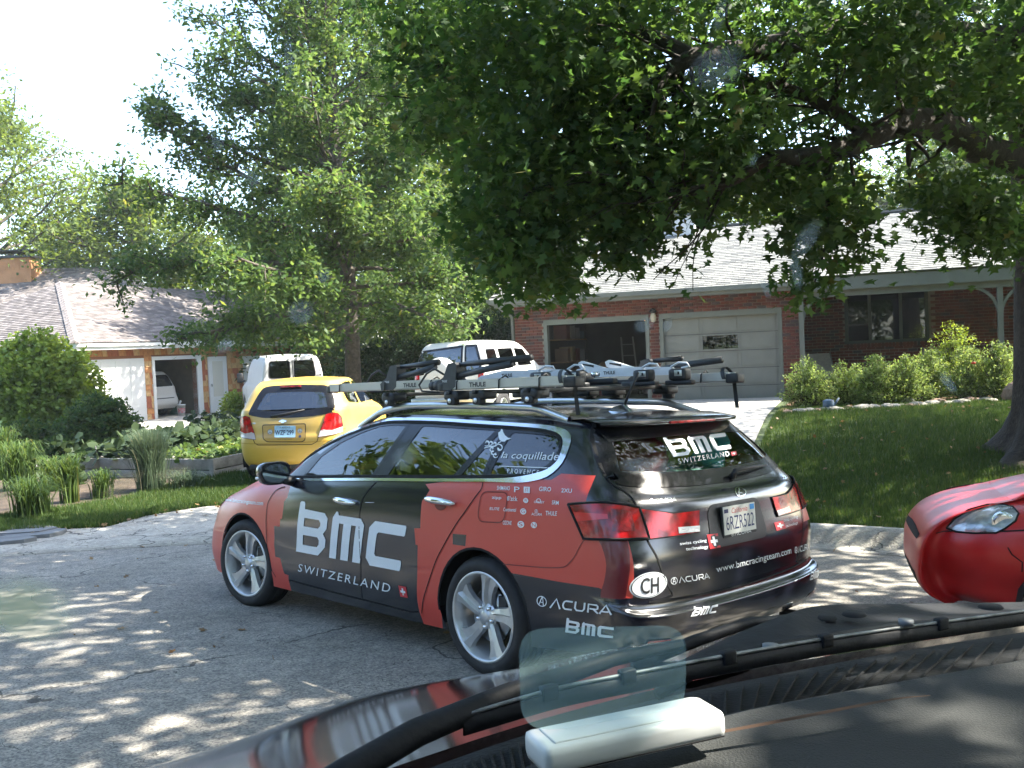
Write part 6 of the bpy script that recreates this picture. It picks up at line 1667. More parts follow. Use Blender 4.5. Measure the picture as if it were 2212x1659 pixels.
MV.put([(-.6, .66), (.6, .66), (.6, .69), (-.6, .69)], 'bumper_groove', M['gap'], off=.004)
bk = thing('bucket', 'white plastic bucket with a red label at the open garage door of the shingled house', 'bucket', lf(1.55, .35, lz+.01))
MB().lathe([(0, .005), (.13, 0), (.155, .36), (.165, .36), (.165, .40), (.15, .40), (.12, .02)], 24, 0, 'z').build('pail', wtr, bk)
g = MB(); g.grid([[((.142+.02*z/.3)*math.cos(a), (.142+.02*z/.3)*math.sin(a), z) for a in np.linspace(-2.2, -.2, 14)] for z in (.08, .26)]); g.build('label', mat('label_red', (.5, .06, .06), .5, col2=(.5, .5, .5), vs=14), bk)
MB().box((-.05, 0, .42), (.06, .04, .26), 0, .01, Matrix.Rotation(R_(25), 3, 'Y')).build('scoop', wtr, bk)
tc_ = thing('trash_can', 'dark green bin behind the white bucket in the garage', 'bin', lf(1.95, 1.2, lz)); MB().lathe([(.22, 0), (.27, .75), (.29, .75), (.29, .8), (0, .86)], 20, 0, 'z').build('bin', mat('bin_green', (.02, .07, .05), .6), tc_)
MB().tube([(.2, 0, .6), (.31, 0, .6), (.31, 0, .7), (.25, 0, .7)], .012, 6).build('handle', M['plastic'], tc_)
wb = thing('storage_shelf', 'low shelf with dark boxes at the back of the garage of the shingled house', 'shelf', lf(1.4, 5.2, lz), a2)
MB().box((0, 0, .55), (1.6, .5, .04)).build('board', cb, wb); MB().box((-.2, 0, .78), (.7, .4, .4), 0, .02).build('crate', M['plastic'], wb); MB().box((.5, 0, .7), (.4, .35, .25), 0, .02).build('crate', cb, wb)

# ================================================================ trees
LM = {'oak': leaf_mat('oak_leaf_dark', (.026, .066, .020), (.075, .135, .036), .50, (.10, .10, .03)),
      'mid': leaf_mat('oak_leaf_mid', (.034, .075, .024), (.10, .155, .046), .50, (.16, .17, .04)),
      'bright': leaf_mat('bright_leaf', (.05, .085, .02), (.12, .17, .04), .5, (.2, .2, .05)),
      'far': leaf_mat('far_leaf', (.03, .06, .018), (.085, .13, .035), .5, (.16, .17, .05)),
      'vine': leaf_mat('vine_leaf', (.12, .19, .03), (.26, .34, .08), .45),
      'juniper': leaf_mat('juniper_leaf', (.012, .035, .015), (.03, .065, .025), .25),
      'box': leaf_mat('shrub_leaf', (.10, .17, .04), (.24, .31, .11), .45, (.3, .3, .12)),
      'blue': leaf_mat('blue_grass', (.05, .08, .05), (.11, .15, .09), .3, (.2, .19, .12)),
      'lily': leaf_mat('lily_leaf', (.035, .075, .02), (.10, .15, .045), .4, (.30, .26, .08)),
      'squash': leaf_mat('squash_leaf', (.02, .04, .018), (.055, .08, .035), .3)}
def vpath(p, d, L, n, wob, grav=0.):
    pts = [Vector(p)]; d = Vector(d).normalized()
    for i in range(n):
        d = (d+Vector((rng.gauss(0, wob), rng.gauss(0, wob), rng.gauss(0, wob)+grav))).normalized(); pts.append(pts[-1]+d*L/n)
    return pts
def sub_branches(mb, pts, r0, nsub, Lsub, spread=.8, leafpts=None, step=.22, grav=-.03, tw=True, m=0):
    """twigs along a limb; collects places for leaves"""
    for k in range(nsub):
        t = rng.uniform(.25, 1.0); i = min(int(t*(len(pts)-1)), len(pts)-2); p = pts[i].lerp(pts[i+1], t*(len(pts)-1)-i)
        ax = (pts[i+1]-pts[i]).normalized(); o = ax.orthogonal().normalized(); a = rng.uniform(0, 2*math.pi)
        o = (o*math.cos(a)+ax.cross(o)*math.sin(a)); o.z *= .55
        d = (ax*(1-spread*.6)+o*spread).normalized(); L = Lsub*rng.uniform(.5, 1.15)*(1.1-.5*t)
        q = vpath(p, d, L, 5, .14, grav); mb.tube(q, [max(.004, r0*.32*(1-.17*j)) for j in range(6)], 4, m, cap=False)
        if leafpts is not None:
            n = max(2, int(L/step))
            for j in range(n):
                tt = .25+.75*(j+rng.random())/n; ii = min(int(tt*5), 4); leafpts.append(q[ii].lerp(q[ii+1], tt*5-ii))
def build_tree(name, label, base, trunk, limbs, leafpts, lm, leaf, kind, per, spr, barkm=None, group=None, trad=None, wood=None):
    t = thing(name, label, 'tree', base, group=group); b = Vector(base)
    mb = MB(); mb.tube([p-b for p in trunk], trad, 14); mb.build('trunk', barkm or bark, t)
    if wood is not None:
        wood.v = [tuple(Vector(v)-b) for v in wood.v]; wood.build('branches', barkm or bark, t, fix=False)
    C = np.array([tuple(p-b) for p in leafpts])
    leaves('crown', C, leaf, LM[lm], t, kind, clump=per, spread=spr)
    return t
# --- the spreading pin oak in the middle
bx = at(757, 830, depth=24.0); mb_ = Vector((bx.x, bx.y, gz(bx.x, bx.y)-.1))
trunk = [mb_+Vector((.0, 0, z)) + Vector((.10*math.sin(z*.6), .05*math.cos(z*.5), 0)) for z in np.linspace(0, 13, 14)]
trad = [.30, .21, .19]+[.18*(1-i/13)**.8+.02 for i in range(11)]
wood = MB(); lp_ = []
def env(z, az):
    leftness = .5-.5*math.cos(az)*1.0
    R0 = np.interp(z, [1.6, 2.4, 3.6, 5.5, 8, 10.5, 13], [3.2, 4.7, 4.9, 4.2, 3.1, 2.3, .5]); return R0*(.78+.46*leftness)
z = 2.5; az = 0.
while z < 12.6:
    az += 2.4+rng.uniform(-.4, .4); R0 = env(z, az)*rng.uniform(.8, 1.08)
    el = np.interp(z, [2.4, 4, 7, 12], [.0, .13, .5, 1.05]); d = Vector((math.cos(az)*math.cos(el), math.sin(az)*math.cos(el), math.sin(el)))
    p = mb_+Vector((.1*math.sin(z*.6), 0, z)); q = vpath(p, d, R0/max(.45, math.cos(el)), 9, .07, -.012 if z < 5 else .02)
    r0 = .02+.013*R0; wood.tube(q, [r0*(1-.09*j) for j in range(10)], 6, cap=False)
    sub_branches(wood, q, r0, int(9+R0*3.2), 1.35, .85, lp_, .13, -.02 if z < 5 else .0)
    z += rng.uniform(.11, .18)
_k = [i for i, f in enumerate(wood.f) if min(wood.v[j][2] for j in f)-mb_.z > 2.25]
wood.f = [wood.f[i] for i in _k]; wood.m = [wood.m[i] for i in _k]; wood.s = [wood.s[i] for i in _k]
lp_ = [p for p in lp_ if p.z-mb_.z > 2.1+.2*rng.random() and rng.random() > .09*max(0, p.z-mb_.z-5)]
build_tree('oak_tree', 'tall pin oak with spreading lower limbs behind the yellow hatchback', mb_, trunk, None, lp_, 'mid', .155, 'simple', 17, .16, trad=trad, wood=wood)

# --- generic broad tree behind
def broad(label, x, y, H_, R0, n, lm='far', leaf=.30, cb_=.25, group='trees behind the houses', per=17, spr=.36, seed=0, tr=None, open_=1.0):
    rng.seed(seed+int(x*7)+int(y*3)); b = Vector((x, y, gz(max(-45, min(36, x)), min(60, y))-.2)); tr = tr or .02*H_+.05
    trunk = [b+Vector((.15*math.sin(z*.4+x), .1*math.cos(z*.3), z)) for z in np.linspace(0, H_*.8, 8)]; wood = MB(); lp = []
    for i in range(n):
        t = (i+.5)/n; z = H_*(cb_+(.93-cb_)*t); az = i*2.4+rng.uniform(-.5, .5); prof = math.sin(math.pi*min(1, .18+.80*t))**.7
        L = R0*prof*rng.uniform(.7, 1.15); el = .1+.9*t
        d = Vector((math.cos(az)*math.cos(el), math.sin(az)*math.cos(el), math.sin(el)))
        q = vpath(b+Vector((0, 0, z*.85)), d, L*1.15, 6, .12, .0); wood.tube(q, [.02+tr*.22*(1-.15*j) for j in range(7)], 5, cap=False)
        sub_branches(wood, q, .05, int(8*open_), R0*.42, .9, lp, .36, .0)
    return build_tree('tree', label, b, trunk, None, lp, lm, leaf, 'simple', per, spr, trad=[tr*(1-.1*i) for i in range(8)], wood=wood, group=group)
def pxtree(label, u, vtop, dep, R0, n, **kw):
    p = at(u, vtop, depth=dep); return broad(label, p.x, p.y, p.z-gz(max(-45, min(36, p.x)), min(60, p.y)), R0, n, **kw)
pxtree('bright sunlit tree cut by the left edge of the picture', -50, 140, 46, 6.6, 44, lm='bright', seed=1, leaf=.26)
pxtree('lower bushy tree between the chimney and the sunlit tree at the left edge', 150, 490, 52, 3.6, 20, lm='far', seed=2)
pxtree('rounded bright tree standing alone over the ridge of the shingled house', 285, 330, 45, 4.4, 36, lm='bright', seed=3)
pxtree('low tree just right of the rounded one, behind the shingled house roof', 420, 470, 50, 4.5, 24, lm='far', seed=4)
pxtree('yellow green tree right behind the trunk top of the pin oak', 905, -60, 36, 4.8, 52, lm='bright', seed=5)
pxtree('tall tree behind the left limbs of the pin oak', 640, 130, 42, 4.6, 26, lm='bright', seed=6, open_=.8)
pxtree('dark tree behind the white van, lower than the pin oak', 640, 520, 44, 4.5, 28, lm='far', seed=7, cb_=.08)
pxtree('bushy tree left of the garage wall of the brick house', 1010, 430, 34, 4.6, 34, lm='far', seed=8, cb_=.05)
pxtree('tree rising behind the left end of the pale roof', 1230, 330, 44, 5.5, 34, lm='bright', seed=9)
pxtree('tree behind the white chimney of the brick house', 1520, 300, 46, 5.5, 36, lm='bright', seed=10)
pxtree('tree behind the middle of the pale roof', 1800, 330, 45, 5.0, 34, lm='bright', seed=12)
pxtree('tree behind the right end of the pale roof', 2080, 250, 46, 5.6, 36, lm='far', seed=13)
pxtree('tree partly off the right edge behind the brick house', 2380, 280, 48, 5.5, 26, lm='far', seed=14)
rng.seed(5)
# undergrowth wall far behind: one mass
C = []
for i in range(700):
    u_ = rng.uniform(430, 1180); p = at(u_, 780, depth=rng.uniform(38, 46)); C.append((p.x, p.y, rng.uniform(.1, 4.2)*rng.uniform(.4, 1)))
o = leaves('undergrowth', C, .3, LM['far'], None, 'simple', clump=30, spread=.5); struct(o, 'stuff')
C = []
for i in range(500):
    x = rng.uniform(0, 34); C.append((x, 40+rng.uniform(0, 6)-x*.2, rng.uniform(.3, 5.0)))
o = leaves('undergrowth', C, .3, LM['far'], None, 'simple', clump=26, spread=.6); struct(o, 'stuff')

# --- the great oak on the right lawn
gb = Vector((6.95, 12.1, gz(6.95, 12.1)-.05)); tr_ = MB(); rows = []
for z, r in ((-.15, 1.05), (0, .86), (.12, .72), (.3, .61), (.55, .53), (.9, .485), (1.5, .45), (2.4, .425), (3.4, .41), (4.4, .40), (5.6, .34), (7, .27), (9, .16)):
    fl = max(0, (1.0-z))**2
    rows.append([gb+Vector(((r*(1+.22*fl*math.cos(a*5+.6)+.035*math.sin(a*9+z*2)))*math.cos(a)-.02*z, (r*(1+.22*fl*math.cos(a*5+.6)+.035*math.sin(a*11+z)))*math.sin(a), z))-gb for a in np.linspace(0, 2*math.pi, 41)])
tr_.grid(rows)
oak = thing('oak_tree', 'huge dark oak at the right edge with limbs hanging over the street', 'tree', gb)
tr_.build('trunk', barkd, oak)
wood = MB(); lp_ = []
def limb(pts, r0, r1, nsub=0, Ls=1.0, n=14, leafy=True):
    q = [Vector(p) for p in catmull([tuple(p) for p in pts], n)]; wood.tube([p-gb for p in q], [r0+(r1-r0)*i/(n-1) for i in range(n)], 8, cap=False)
    if nsub:
        w2 = MB(); sub_branches(w2, q, r1*2.2, nsub, Ls, .85, lp_ if leafy else None, .17, -.04)
        wood.add([Vector(v)-gb for v in w2.v], w2.f, 0, True)
    return q
top = gb+Vector((-.05, 0, 3.6))
q1 = limb([top, at(2110, 320, depth=11.4), at(2040, 272, depth=10.9), at(1950, 266, depth=10.3), at(1850, 310, depth=9.7), at(1760, 338, depth=9.2), at(1660, 342, depth=8.8)], .22, .07, 18, 1.0)
limb([q1[8], at(1800, 240, depth=9.8), at(1700, 190, depth=9.4), at(1600, 170, depth=9.0)], .09, .03, 30, 1.2)
limb([q1[-1], at(1560, 400, depth=8.8), at(1420, 420, depth=8.8), at(1300, 380, depth=9)], .055, .02, 34, 1.2)
q2 = limb([gb+Vector((-.1, 0, 5.2)), at(1850, 60, depth=10.4), at(1660, 105, depth=9.8), at(1560, 112, depth=9.4), at(1470, 135, depth=9.1), at(1400, 210, depth=9.2), at(1330, 300, depth=9.5)], .17, .035, 50, 1.3)
limb([q2[9], at(1425, 190, depth=8.8), at(1400, 280, depth=8.8), at(1375, 330, depth=8.9)], .035, .012, 8, .5)
limb([q2[8], at(1350, 60, depth=9.5), at(1150, 80, depth=10.2), at(980, 150, depth=11), at(900, 260, depth=11.4)], .08, .02, 44, 1.4)
limb([q2[-1], at(1200, 380, depth=9.8), at(1100, 460, depth=10.2), at(1080, 560, depth=10.4)], .035, .012, 34, 1.1)
limb([gb+Vector((0, 0, 6.4)), gb+Vector((-2.5, -2, 7.6)), gb+Vector((-5, -4, 8)), gb+Vector((-8, -5, 7.4))], .16, .04, 40, 1.6)
limb([gb+Vector((0, 0, 5.8)), gb+Vector((-1, -3, 7)), gb+Vector((-2.2, -6.5, 7)), gb+Vector((-4, -10, 6.5))], .16, .04, 40, 1.6)
limb([gb+Vector((0, 0, 4.6)), at(2090, 240, depth=12.4), at(2020, 180, depth=13)], .14, .05, 16, 1.2)
hb = limb([q1[10], at(1790, 430, depth=9.0), at(1785, 520, depth=8.9), at(1760, 610, depth=8.9)], .022, .006, 0)
limb([q1[9], at(1850, 440, depth=9.2), at(1870, 500, depth=9.2), at(1840, 560, depth=9.3)], .02, .006, 0)
# leaf sprays: drooping curtains traced by where each hangs, with real depth behind one another
def sprays(poly, n, d0, d1, m=26, s=.22):
    xs = [p[0] for p in poly]; ys = [p[1] for p in poly]; k = 0
    while k < n:
        u_, v_ = rng.uniform(min(xs), max(xs)), rng.uniform(min(ys), max(ys))
        if not inpoly(u_, v_, poly): continue
        p = at(u_, v_, depth=rng.uniform(d0, d1)); k += 1
        for j in range(m): lp_.append(p+Vector((rng.gauss(0, s), rng.gauss(0, s), rng.gauss(0, s*.8))))
near_ = MB()
sprays([(960,-60),(1320,-60),(1340,330),(1270,480),(1210,560),(1130,590),(1060,560),(1010,450),(985,300),(930,100)], 250, 8.6, 12.5)
sprays([(1300,-80),(2300,-80),(2300,260),(2150,240),(1800,120),(1500,40),(1320,80)], 190, 8.5, 13)
sprays([(1250,120),(1480,130),(1640,210),(1700,330),(1660,380),(1530,410),(1400,450),(1290,450)], 72, 8.4, 11)
sprays([(1650,130),(2150,150),(2120,250),(1950,220),(1780,270),(1650,240)], 60, 11.2, 13.5)
sprays([(1480,340),(1760,350),(1820,400),(1700,430),(1520,430)], 36, 9.2, 11)
sprays([(1720,430),(1880,430),(1930,520),(1850,560),(1800,520),(1780,640),(1735,640),(1720,560)], 20, 8.7, 9.3, 22, .12)
sprays([(1960,390),(2190,420),(2190,530),(2090,500),(2000,450)], 40, 9.8, 11.2, 26, .18)
sprays([(1900,90),(2260,90),(2260,260),(2050,230)], 60, 11.5, 13.5, 26, .2)
sprays([(1340,500),(1420,560),(1390,540),(1300,520)], 8, 8.8, 9.6, 22, .14); sprays([(1000,480),(1240,560),(1200,625),(1090,590)], 30, 9.2, 11, 24, .16)
sprays([(800,-60),(950,-60),(980,300),(930,300),(860,100)], 40, 10.5, 12.5, 24, .22)
for k in range(70):  # leaf clusters added out of view to keep sun off the dashboard
    p = Vector((rng.uniform(1.6, 8), rng.uniform(-2.5, 2.2), rng.uniform(3.6, 7.5)))
    for j in range(34): lp_.append(p+Vector((rng.gauss(0, .4), rng.gauss(0, .4), rng.gauss(0, .25))))
for k in range(110):  # more clusters above the frame, added to shade the near road
    p = Vector((rng.uniform(-.5, 6.5), rng.uniform(2.5, 8), rng.uniform(5.8, 8.6)))
    for j in range(26): lp_.append(p+Vector((rng.gauss(0, .4), rng.gauss(0, .4), rng.gauss(0, .25))))
for k in range(60):  # clusters added above the frame to shade the left garden
    p = Vector((rng.uniform(-4.5, 2), rng.uniform(11, 15), rng.uniform(9.0, 10.4)))
    for j in range(30): lp_.append(p+Vector((rng.gauss(0, .4), rng.gauss(0, .4), rng.gauss(0, .25))))
for k in range(150):  # clusters added mostly out of view to shade the driveway
    p = Vector((rng.uniform(7.5, 14), rng.uniform(13, 19.5), rng.uniform(5.2, 8.8)))
    c = CG.transposed() @ (p-Vector((0, 0, CAMH)))
    if c.x/c.y < .56 and not (c.x/c.y > .26 and c.z/c.y > .20): continue
    for j in range(34): lp_.append(p+Vector((rng.gauss(0, .4), rng.gauss(0, .4), rng.gauss(0, .25))))
C = np.array([tuple(p-gb) for p in lp_])
leaves('crown', C, .125, LM['oak'], oak, 'oak', clump=2, spread=.10, droop=.5)
# the part of its crown above the frame, which shades the street
lp2 = []
k = 0
while k < 950:
    p = Vector((rng.uniform(-4.5, 18), rng.uniform(-6, 20), rng.uniform(5.0, 8.6)))
    e = ((p.x-6.8)/11)**2+((p.y-7.5)/12.5)**2
    if e > 1: continue
    # stay above the picture where the photograph looks out to the sky
    c = CG.transposed() @ (p-Vector((0, 0, CAMH)))
    if c.y > .5 and -.7 < c.x/c.y < .62 and c.z/c.y < .62: continue
    hole = math.sin(p.x*1.3+1)+math.sin(p.y*1.1+2)+math.sin((p.x-p.y)*.9)
    if hole > 1.75: continue
    k += 1
    for j in range(28): lp2.append(p+Vector((rng.gauss(0, .42), rng.gauss(0, .42), rng.gauss(0, .25)))-gb)
leaves('upper_crown', np.array([tuple(p) for p in lp2]), .17, LM['oak'], oak, 'round', clump=2, spread=.14)
wood.build('branches', barkd, oak, fix=False)

# woodland on the other side of the street, behind the viewpoint (out of view, put in to darken reflections and ambient light)
C = []; bw = MB()
for bxx, byy, hh, rr in ((-30, 2, 13, 6), (-26, -9, 14, 6), (-17, -17, 14, 6.5), (-7, -21, 15, 6.5), (4, -20, 14, 6.5), (14, -17, 14, 6.5), (22, -9, 12, 5), (-34, 14, 12, 5), (27, 3, 9, 4), (-17, 7.5, 11, 4.6), (-24, 11, 13, 5)):
    bw.tube([(bxx, byy, -1), (bxx, byy, hh*.7)], [.35, .12], 8)
    for i in range(190):
        d = Vector((rng.gauss(0, 1), rng.gauss(0, 1), rng.gauss(0, 1))).normalized()*rng.uniform(.45, 1); C.append((bxx+d.x*rr, byy+d.y*rr, hh*.52+d.z*hh*.5))
for i in range(500):
    a = R_(rng.uniform(185, 345)); C.append((27*math.cos(a), 24*math.sin(a)-1, rng.uniform(0, 5)))
o = leaves('added_woodland', C, .6, LM['far'], None, 'simple', clump=26, spread=.6); struct(o, 'stuff'); struct(bw.build('added_woodland_trunks', bark), 'stuff')

# ================================================================ shrubs and garden
def shrub(label, x, y, rx, ry, H_, lm, n, leaf, kind='simple', sprig=.3, cat='shrub', group=None, name='shrub', twig=True, z0=None, fill=.35):
    b = Vector((x, y, gz(x, y) if z0 is None else z0)); t = thing(name, label, cat, b, group=group); pts = []; wd = MB()
    for i in range(n):
        d = Vector((rng.gauss(0, 1), rng.gauss(0, 1), abs(rng.gauss(0, 1))*1.1)).normalized(); k = rng.uniform(fill, 1.0)
        tip = Vector((d.x*rx*k, d.y*ry*k, d.z*H_*k*.92+H_*.08)); s = tip-Vector((d.x*.4, d.y*.4, -.2)).normalized()*sprig*.6+Vector((0, 0, -sprig*.5))
        if twig and i % 3 == 0: wd.tube([Vector((d.x*.08, d.y*.08, 0)), s*.6, tip], [.012, .007, .003], 3, cap=False)
        for j in range(7): pts.append(s.lerp(tip, (j+.5)/7)+Vector((rng.gauss(0, leaf*.5), rng.gauss(0, leaf*.5), rng.gauss(0, leaf*.3))))
    if twig: wd.build('stems', barkd, t, fix=False)
    leaves('foliage', np.array([tuple(p) for p in pts]), leaf, LM[lm], t, kind, clump=2, spread=leaf*.5, droop=-.4)
    return t
lb_ = ['small light green shrub nearest the driveway, in front of the brick pillar', 'second shrub from the driveway, darker, in front of the porch', 'pale shrub in the middle of the row with the brightest sprigs', 'pale shrub just right of the brightest one', 'rounded pale shrub left of the taller green bush',
       'tall arching green bush rising above the row under the porch roof', 'pale shrub with one red bloom in front of the arching bush', 'last pale shrub of the row, beside the big oak trunk']
for (u_, dep, rr, hh, lm), l in zip(((1745, 18.6, .62, .95, 'box'), (1835, 18.9, .66, .85, 'box'), (1895, 18.4, .55, 1.0, 'box'), (1960, 18.5, .6, .95, 'box'), (2010, 19.0, .5, 1.05, 'box'), (2065, 19.8, .75, 1.55, 'vine'), (2090, 18.6, .62, 1.05, 'box'), (2160, 18.4, .55, 1.15, 'box')), lb_):
    p = at(u_, 850, depth=dep); shrub(l, p.x, p.y, rr, rr*.8, hh, lm, 520, .05, group='shrubs in front of the porch')
b = MB(); p = at(2103, 785, depth=18.0); b.box(p, (.06, .06, .05), 0, .02); t = thing('flower', 'single red bloom on the pale shrub under the porch', 'flower', p); MB().lathe([(0, -.02), (.05, 0), (.03, .03), (0, .02)], 8, 0, 'z').build('bloom', mat('bloom_red', (.6, .06, .02), .6), t)
# edging stones and boulders
def rock(label, u_, v_, s, sq, m, group=None, name='stone', cat='stone', seed=0):
    p = onground(u_, v_); r = random.Random(seed+int(u_)); bm = bmesh.new(); bmesh.ops.create_icosphere(bm, subdivisions=2, radius=1)
    for v in bm.verts: v.co *= 1+.25*(r.random()-.5); v.co = Vector((v.co.x*s, v.co.y*s*.75, v.co.z*s*sq))
    me = bpy.data.meshes.new(name); bm.to_mesh(me); bm.free(); me.materials.append(m); o = link(bpy.data.objects.new(name, me)); o.location = p+Vector((0, 0, s*sq*.4)); o.rotation_euler = (0, 0, r.uniform(0, 3)); return tag(o, label, cat, group)
stm = mat('limestone', (.26, .24, .20), .9, var=.25, vs=6, bump=.6, bs=22); stm2 = mat('brown_stone', (.20, .13, .09), .9, var=.25, vs=6, bump=.6, bs=22); stm3 = mat('pale_stone', (.42, .40, .36), .9, var=.15, vs=6, bump=.5, bs=22)
rock('large pale rounded boulder in the flower bed beside the big oak trunk', 2106, 862, .30, .55, stm3, name='boulder', cat='boulder'); rock('brown upright boulder half hidden by the big oak trunk', 2196, 868, .30, .9, stm2, name='boulder', cat='boulder'); rock('small white round stone in front of the pale shrubs', 1962, 872, .13, .7, stm3, name='boulder', cat='boulder')
for i in range(30):
    u_ = 1700+i*16.5+rng.uniform(-4, 4); v_ = 893-.060*(u_-1700)+rng.uniform(-2, 2)
    rock('flat grey edging stone between the shaded lawn and the shrub bed', u_, v_, rng.uniform(.10, .19), .38, stm if i % 4 else stm2, 'edging stones along the shrub bed', 'edging_stone', 'stone', i)
p = onground(1790, 886); t = thing('watering_can', 'small dark blue watering can lying among the edging stones', 'watering can', p); MB().lathe([(0, 0), (.11, 0), (.10, .18), (.05, .2), (0, .2)], 14, 0, 'z').build('can', mat('can_blue', (.05, .09, .14), .5), t); MB().tube([(.08, 0, .05), (.2, 0, .22)], .02, 6).build('spout', mat('can_spout', (.08, .12, .16), .5), t)
# left garden
p = onground(95, 953); shrub('huge bright green vine covered bush at the left edge in front of the white garage', p.x, p.y, 1.95, 1.5, 2.95, 'vine', 2300, .12, 'round', .4, cat='bush', name='vine_bush')
p = onground(215, 962); shrub('dark green rounded bush spreading at the foot of the bright vine bush', p.x, p.y, 1.15, 1.0, 1.25, 'mid', 900, .08, 'round', .3, cat='bush', name='bush')
p = onground(60, 966); shrub('low dark bush on the left in front of the bright vine bush', p.x, p.y, .9, .7, .7, 'mid', 500, .08, 'round', .3, cat='bush', name='bush')
p = onground(-10, 1010); shrub('small dark shrub cut by the left edge beside the daylilies', p.x, p.y, .35, .3, .95, 'juniper', 300, .07, 'round', .3)
p = onground(505, 899); shrub('small bright green shrub at the foot of the shingle wall, left of the van wheel', p.x, p.y, .5, .5, .85, 'vine', 260, .09, 'round', .2)
p = at(930, 800, depth=25); shrub('dark juniper sprawling behind the white four wheel drive', p.x-.6, p.y, 2.8, 1.2, 2.2, 'juniper', 2400, .11, 'simple', .5, z0=.1)
p = at(1080, 800, depth=26.5); shrub('taller juniper against the corner of the brick garage', p.x, p.y, 1.6, 1.2, 2.9, 'juniper', 1400, .11, 'simple', .5, z0=.1)
def clump(label, u_, v_, n, H_, R0, lm, w=.014, name='daylily', cat='plant', group=None, stiff=.5):
    b = onground(u_, v_); t = thing(name, label, cat, b, group=group); V = []; F = []
    for i in range(n):
        a = rng.uniform(0, 2*math.pi); L = H_*rng.uniform(.65, 1.15); out = R0*rng.uniform(.2, 1.1); sx = rng.gauss(0, R0*.18), rng.gauss(0, R0*.18); k = len(V); px, py = -math.sin(a)*w/2, math.cos(a)*w/2
        for j in range(5):
            q = j/4; r = out*q**1.6; zz = L*(math.sin(q*math.pi*(.5+.28*(1-stiff)*out/R0)))*(1 if stiff > .4 else 1); ww = (1-q)**.6+.02
            V += [(sx[0]+r*math.cos(a)-px*ww, sx[1]+r*math.sin(a)-py*ww, zz), (sx[0]+r*math.cos(a)+px*ww, sx[1]+r*math.sin(a)+py*ww, zz)]
        F += [[k+2*j, k+2*j+1, k+2*j+3, k+2*j+2] for j in range(4)]
    mesh_np('blades', V, np.array(F), LM[lm], t); return t
clump('big blue green ornamental grass mound in front of the raised bed', 328, 1062, 1500, .86, .42, 'blue', .012, 'ornamental_grass', stiff=.9)
gl2 = 'daylilies in the corner bed'
clump('wide daylily clump at the left edge behind the others', 45, 1060, 330, .72, .5, 'lily', .022, group=gl2, stiff=.2); clump('low arching daylily clump nearest the concrete gutter', 72, 1120, 380, .50, .52, 'lily', .018, group=gl2, stiff=.1)
clump('upright daylily clump right of the low arching one', 152, 1088, 220, .62, .28, 'lily', .022, group=gl2, stiff=.5); clump('small yellowing daylily clump just left of the ornamental grass', 222, 1078, 180, .40, .3, 'lily', .018, group=gl2, stiff=.2); clump('tall thin daylily clump on the far left behind the path', 12, 1035, 200, .85, .4, 'lily', .022, group=gl2, stiff=.4)
clump('ragged daylily clump in the middle of the corner bed', 118, 1062, 240, .5, .4, 'lily', .02, group=gl2, stiff=.3); clump('low grassy clump at the right foot of the ornamental grass', 400, 1058, 260, .28, .5, 'blue', .012, group=gl2, stiff=.2)
p = onground(140, 1050); shrub('leggy grey leaved plant in front of the concrete path', p.x, p.y, .3, .3, .75, 'squash', 60, .12, 'round', .3, cat='plant', name='leafy_plant')
p = onground(216, 1032); MBt = MB().cyl((0, 0, 0), (-.05, 0, .60), .012, 6); o = MBt.build('garden_stake', M['plastic'], None, loc=p); tag(o, 'thin dark metal stake leaning in front of the raised bed', 'stake')
terra = mat('terracotta', (.42, .16, .09), .85, var=.1, vs=8)
p = onground(222, 957); t = thing('flower_pot', 'small square terracotta pot beside the concrete path', 'pot', p); MB().box((0, 0, .12), (.36, .3, .2), 0, .015).build('pot', terra, t); MB().box((0, 0, .25), (.40, .34, .07), 0, .015).build('rim', terra, t)
for i, (u_, v_, s_) in enumerate(((30, 1152, .5), (72, 1158, .42), (12, 1172, .33))):
    p = onground(u_, v_); r = random.Random(i); b = MB(); n = 9; P = [(s_*(.8+.3*r.random())*math.cos(a), s_*.6*(.8+.3*r.random())*math.sin(a)) for a in np.linspace(0, 2*math.pi, n, endpoint=False)]
    b.prism(P, 0, .05, 'z'); o = b.build('flagstone', mat('slate', (.15, .155, .16), .85, var=.2, vs=5, bump=.4, bs=20), None, loc=p); tag(o, ['flat slate flagstone in the corner bed, left of the widest', 'widest slate flagstone in the corner bed near the gutter', 'small slate flagstone at the left edge beside the gutter'][i], 'flagstone')
# raised beds of weathered planks
plank = mat('weathered_plank', (.31, .30, .28), .9, var=.25, vs=5, bump=.5, bs=30)
def bed(label, A, B, C_, D, z0, z1, group='raised beds of grey planks'):
    t = thing('raised_bed', label, 'planter', (A[0], A[1], z0), group=group); o = Vector((A[0], A[1])); P = [Vector(p)-o for p in (A, B, C_, D)]; H2 = (z1-z0)/2
    for i in range(4):
        a, b_ = P[i], P[(i+1) % 4]; d = b_-a; L = d.length; an = math.atan2(d.y, d.x)
        for k in range(2):
            m_ = (a+b_)/2; MB().box((m_.x, m_.y, H2*(k+.5)+(.004*k)), (L-.01, .04, H2-.012), 0, .006, Matrix.Rotation(an, 3, 'Z')).build('plank', plank, t)
        MB().box((a.x, a.y, (z1-z0)/2), (.07, .07, z1-z0-.02)).build('corner_post', plank, t)
    MB().add([(p.x, p.y, z1-z0-.07) for p in P], [[0, 1, 2, 3]]).build('soil', soil, t); return t
A_ = onground(172, 1034); B_ = onground(459, 1033); A_, B_ = Vector((A_.x, A_.y)), Vector((B_.x, B_.y)); bd = Vector((.33, .944)); fz_ = gz(A_.x, A_.y)-.03
Mx = A_.lerp(B_, .52)
bed('left raised bed full of dark squash leaves', tuple(A_), tuple(Mx), tuple(Mx+bd*4.2), tuple(A_+bd*4.2), fz_, fz_+.38)
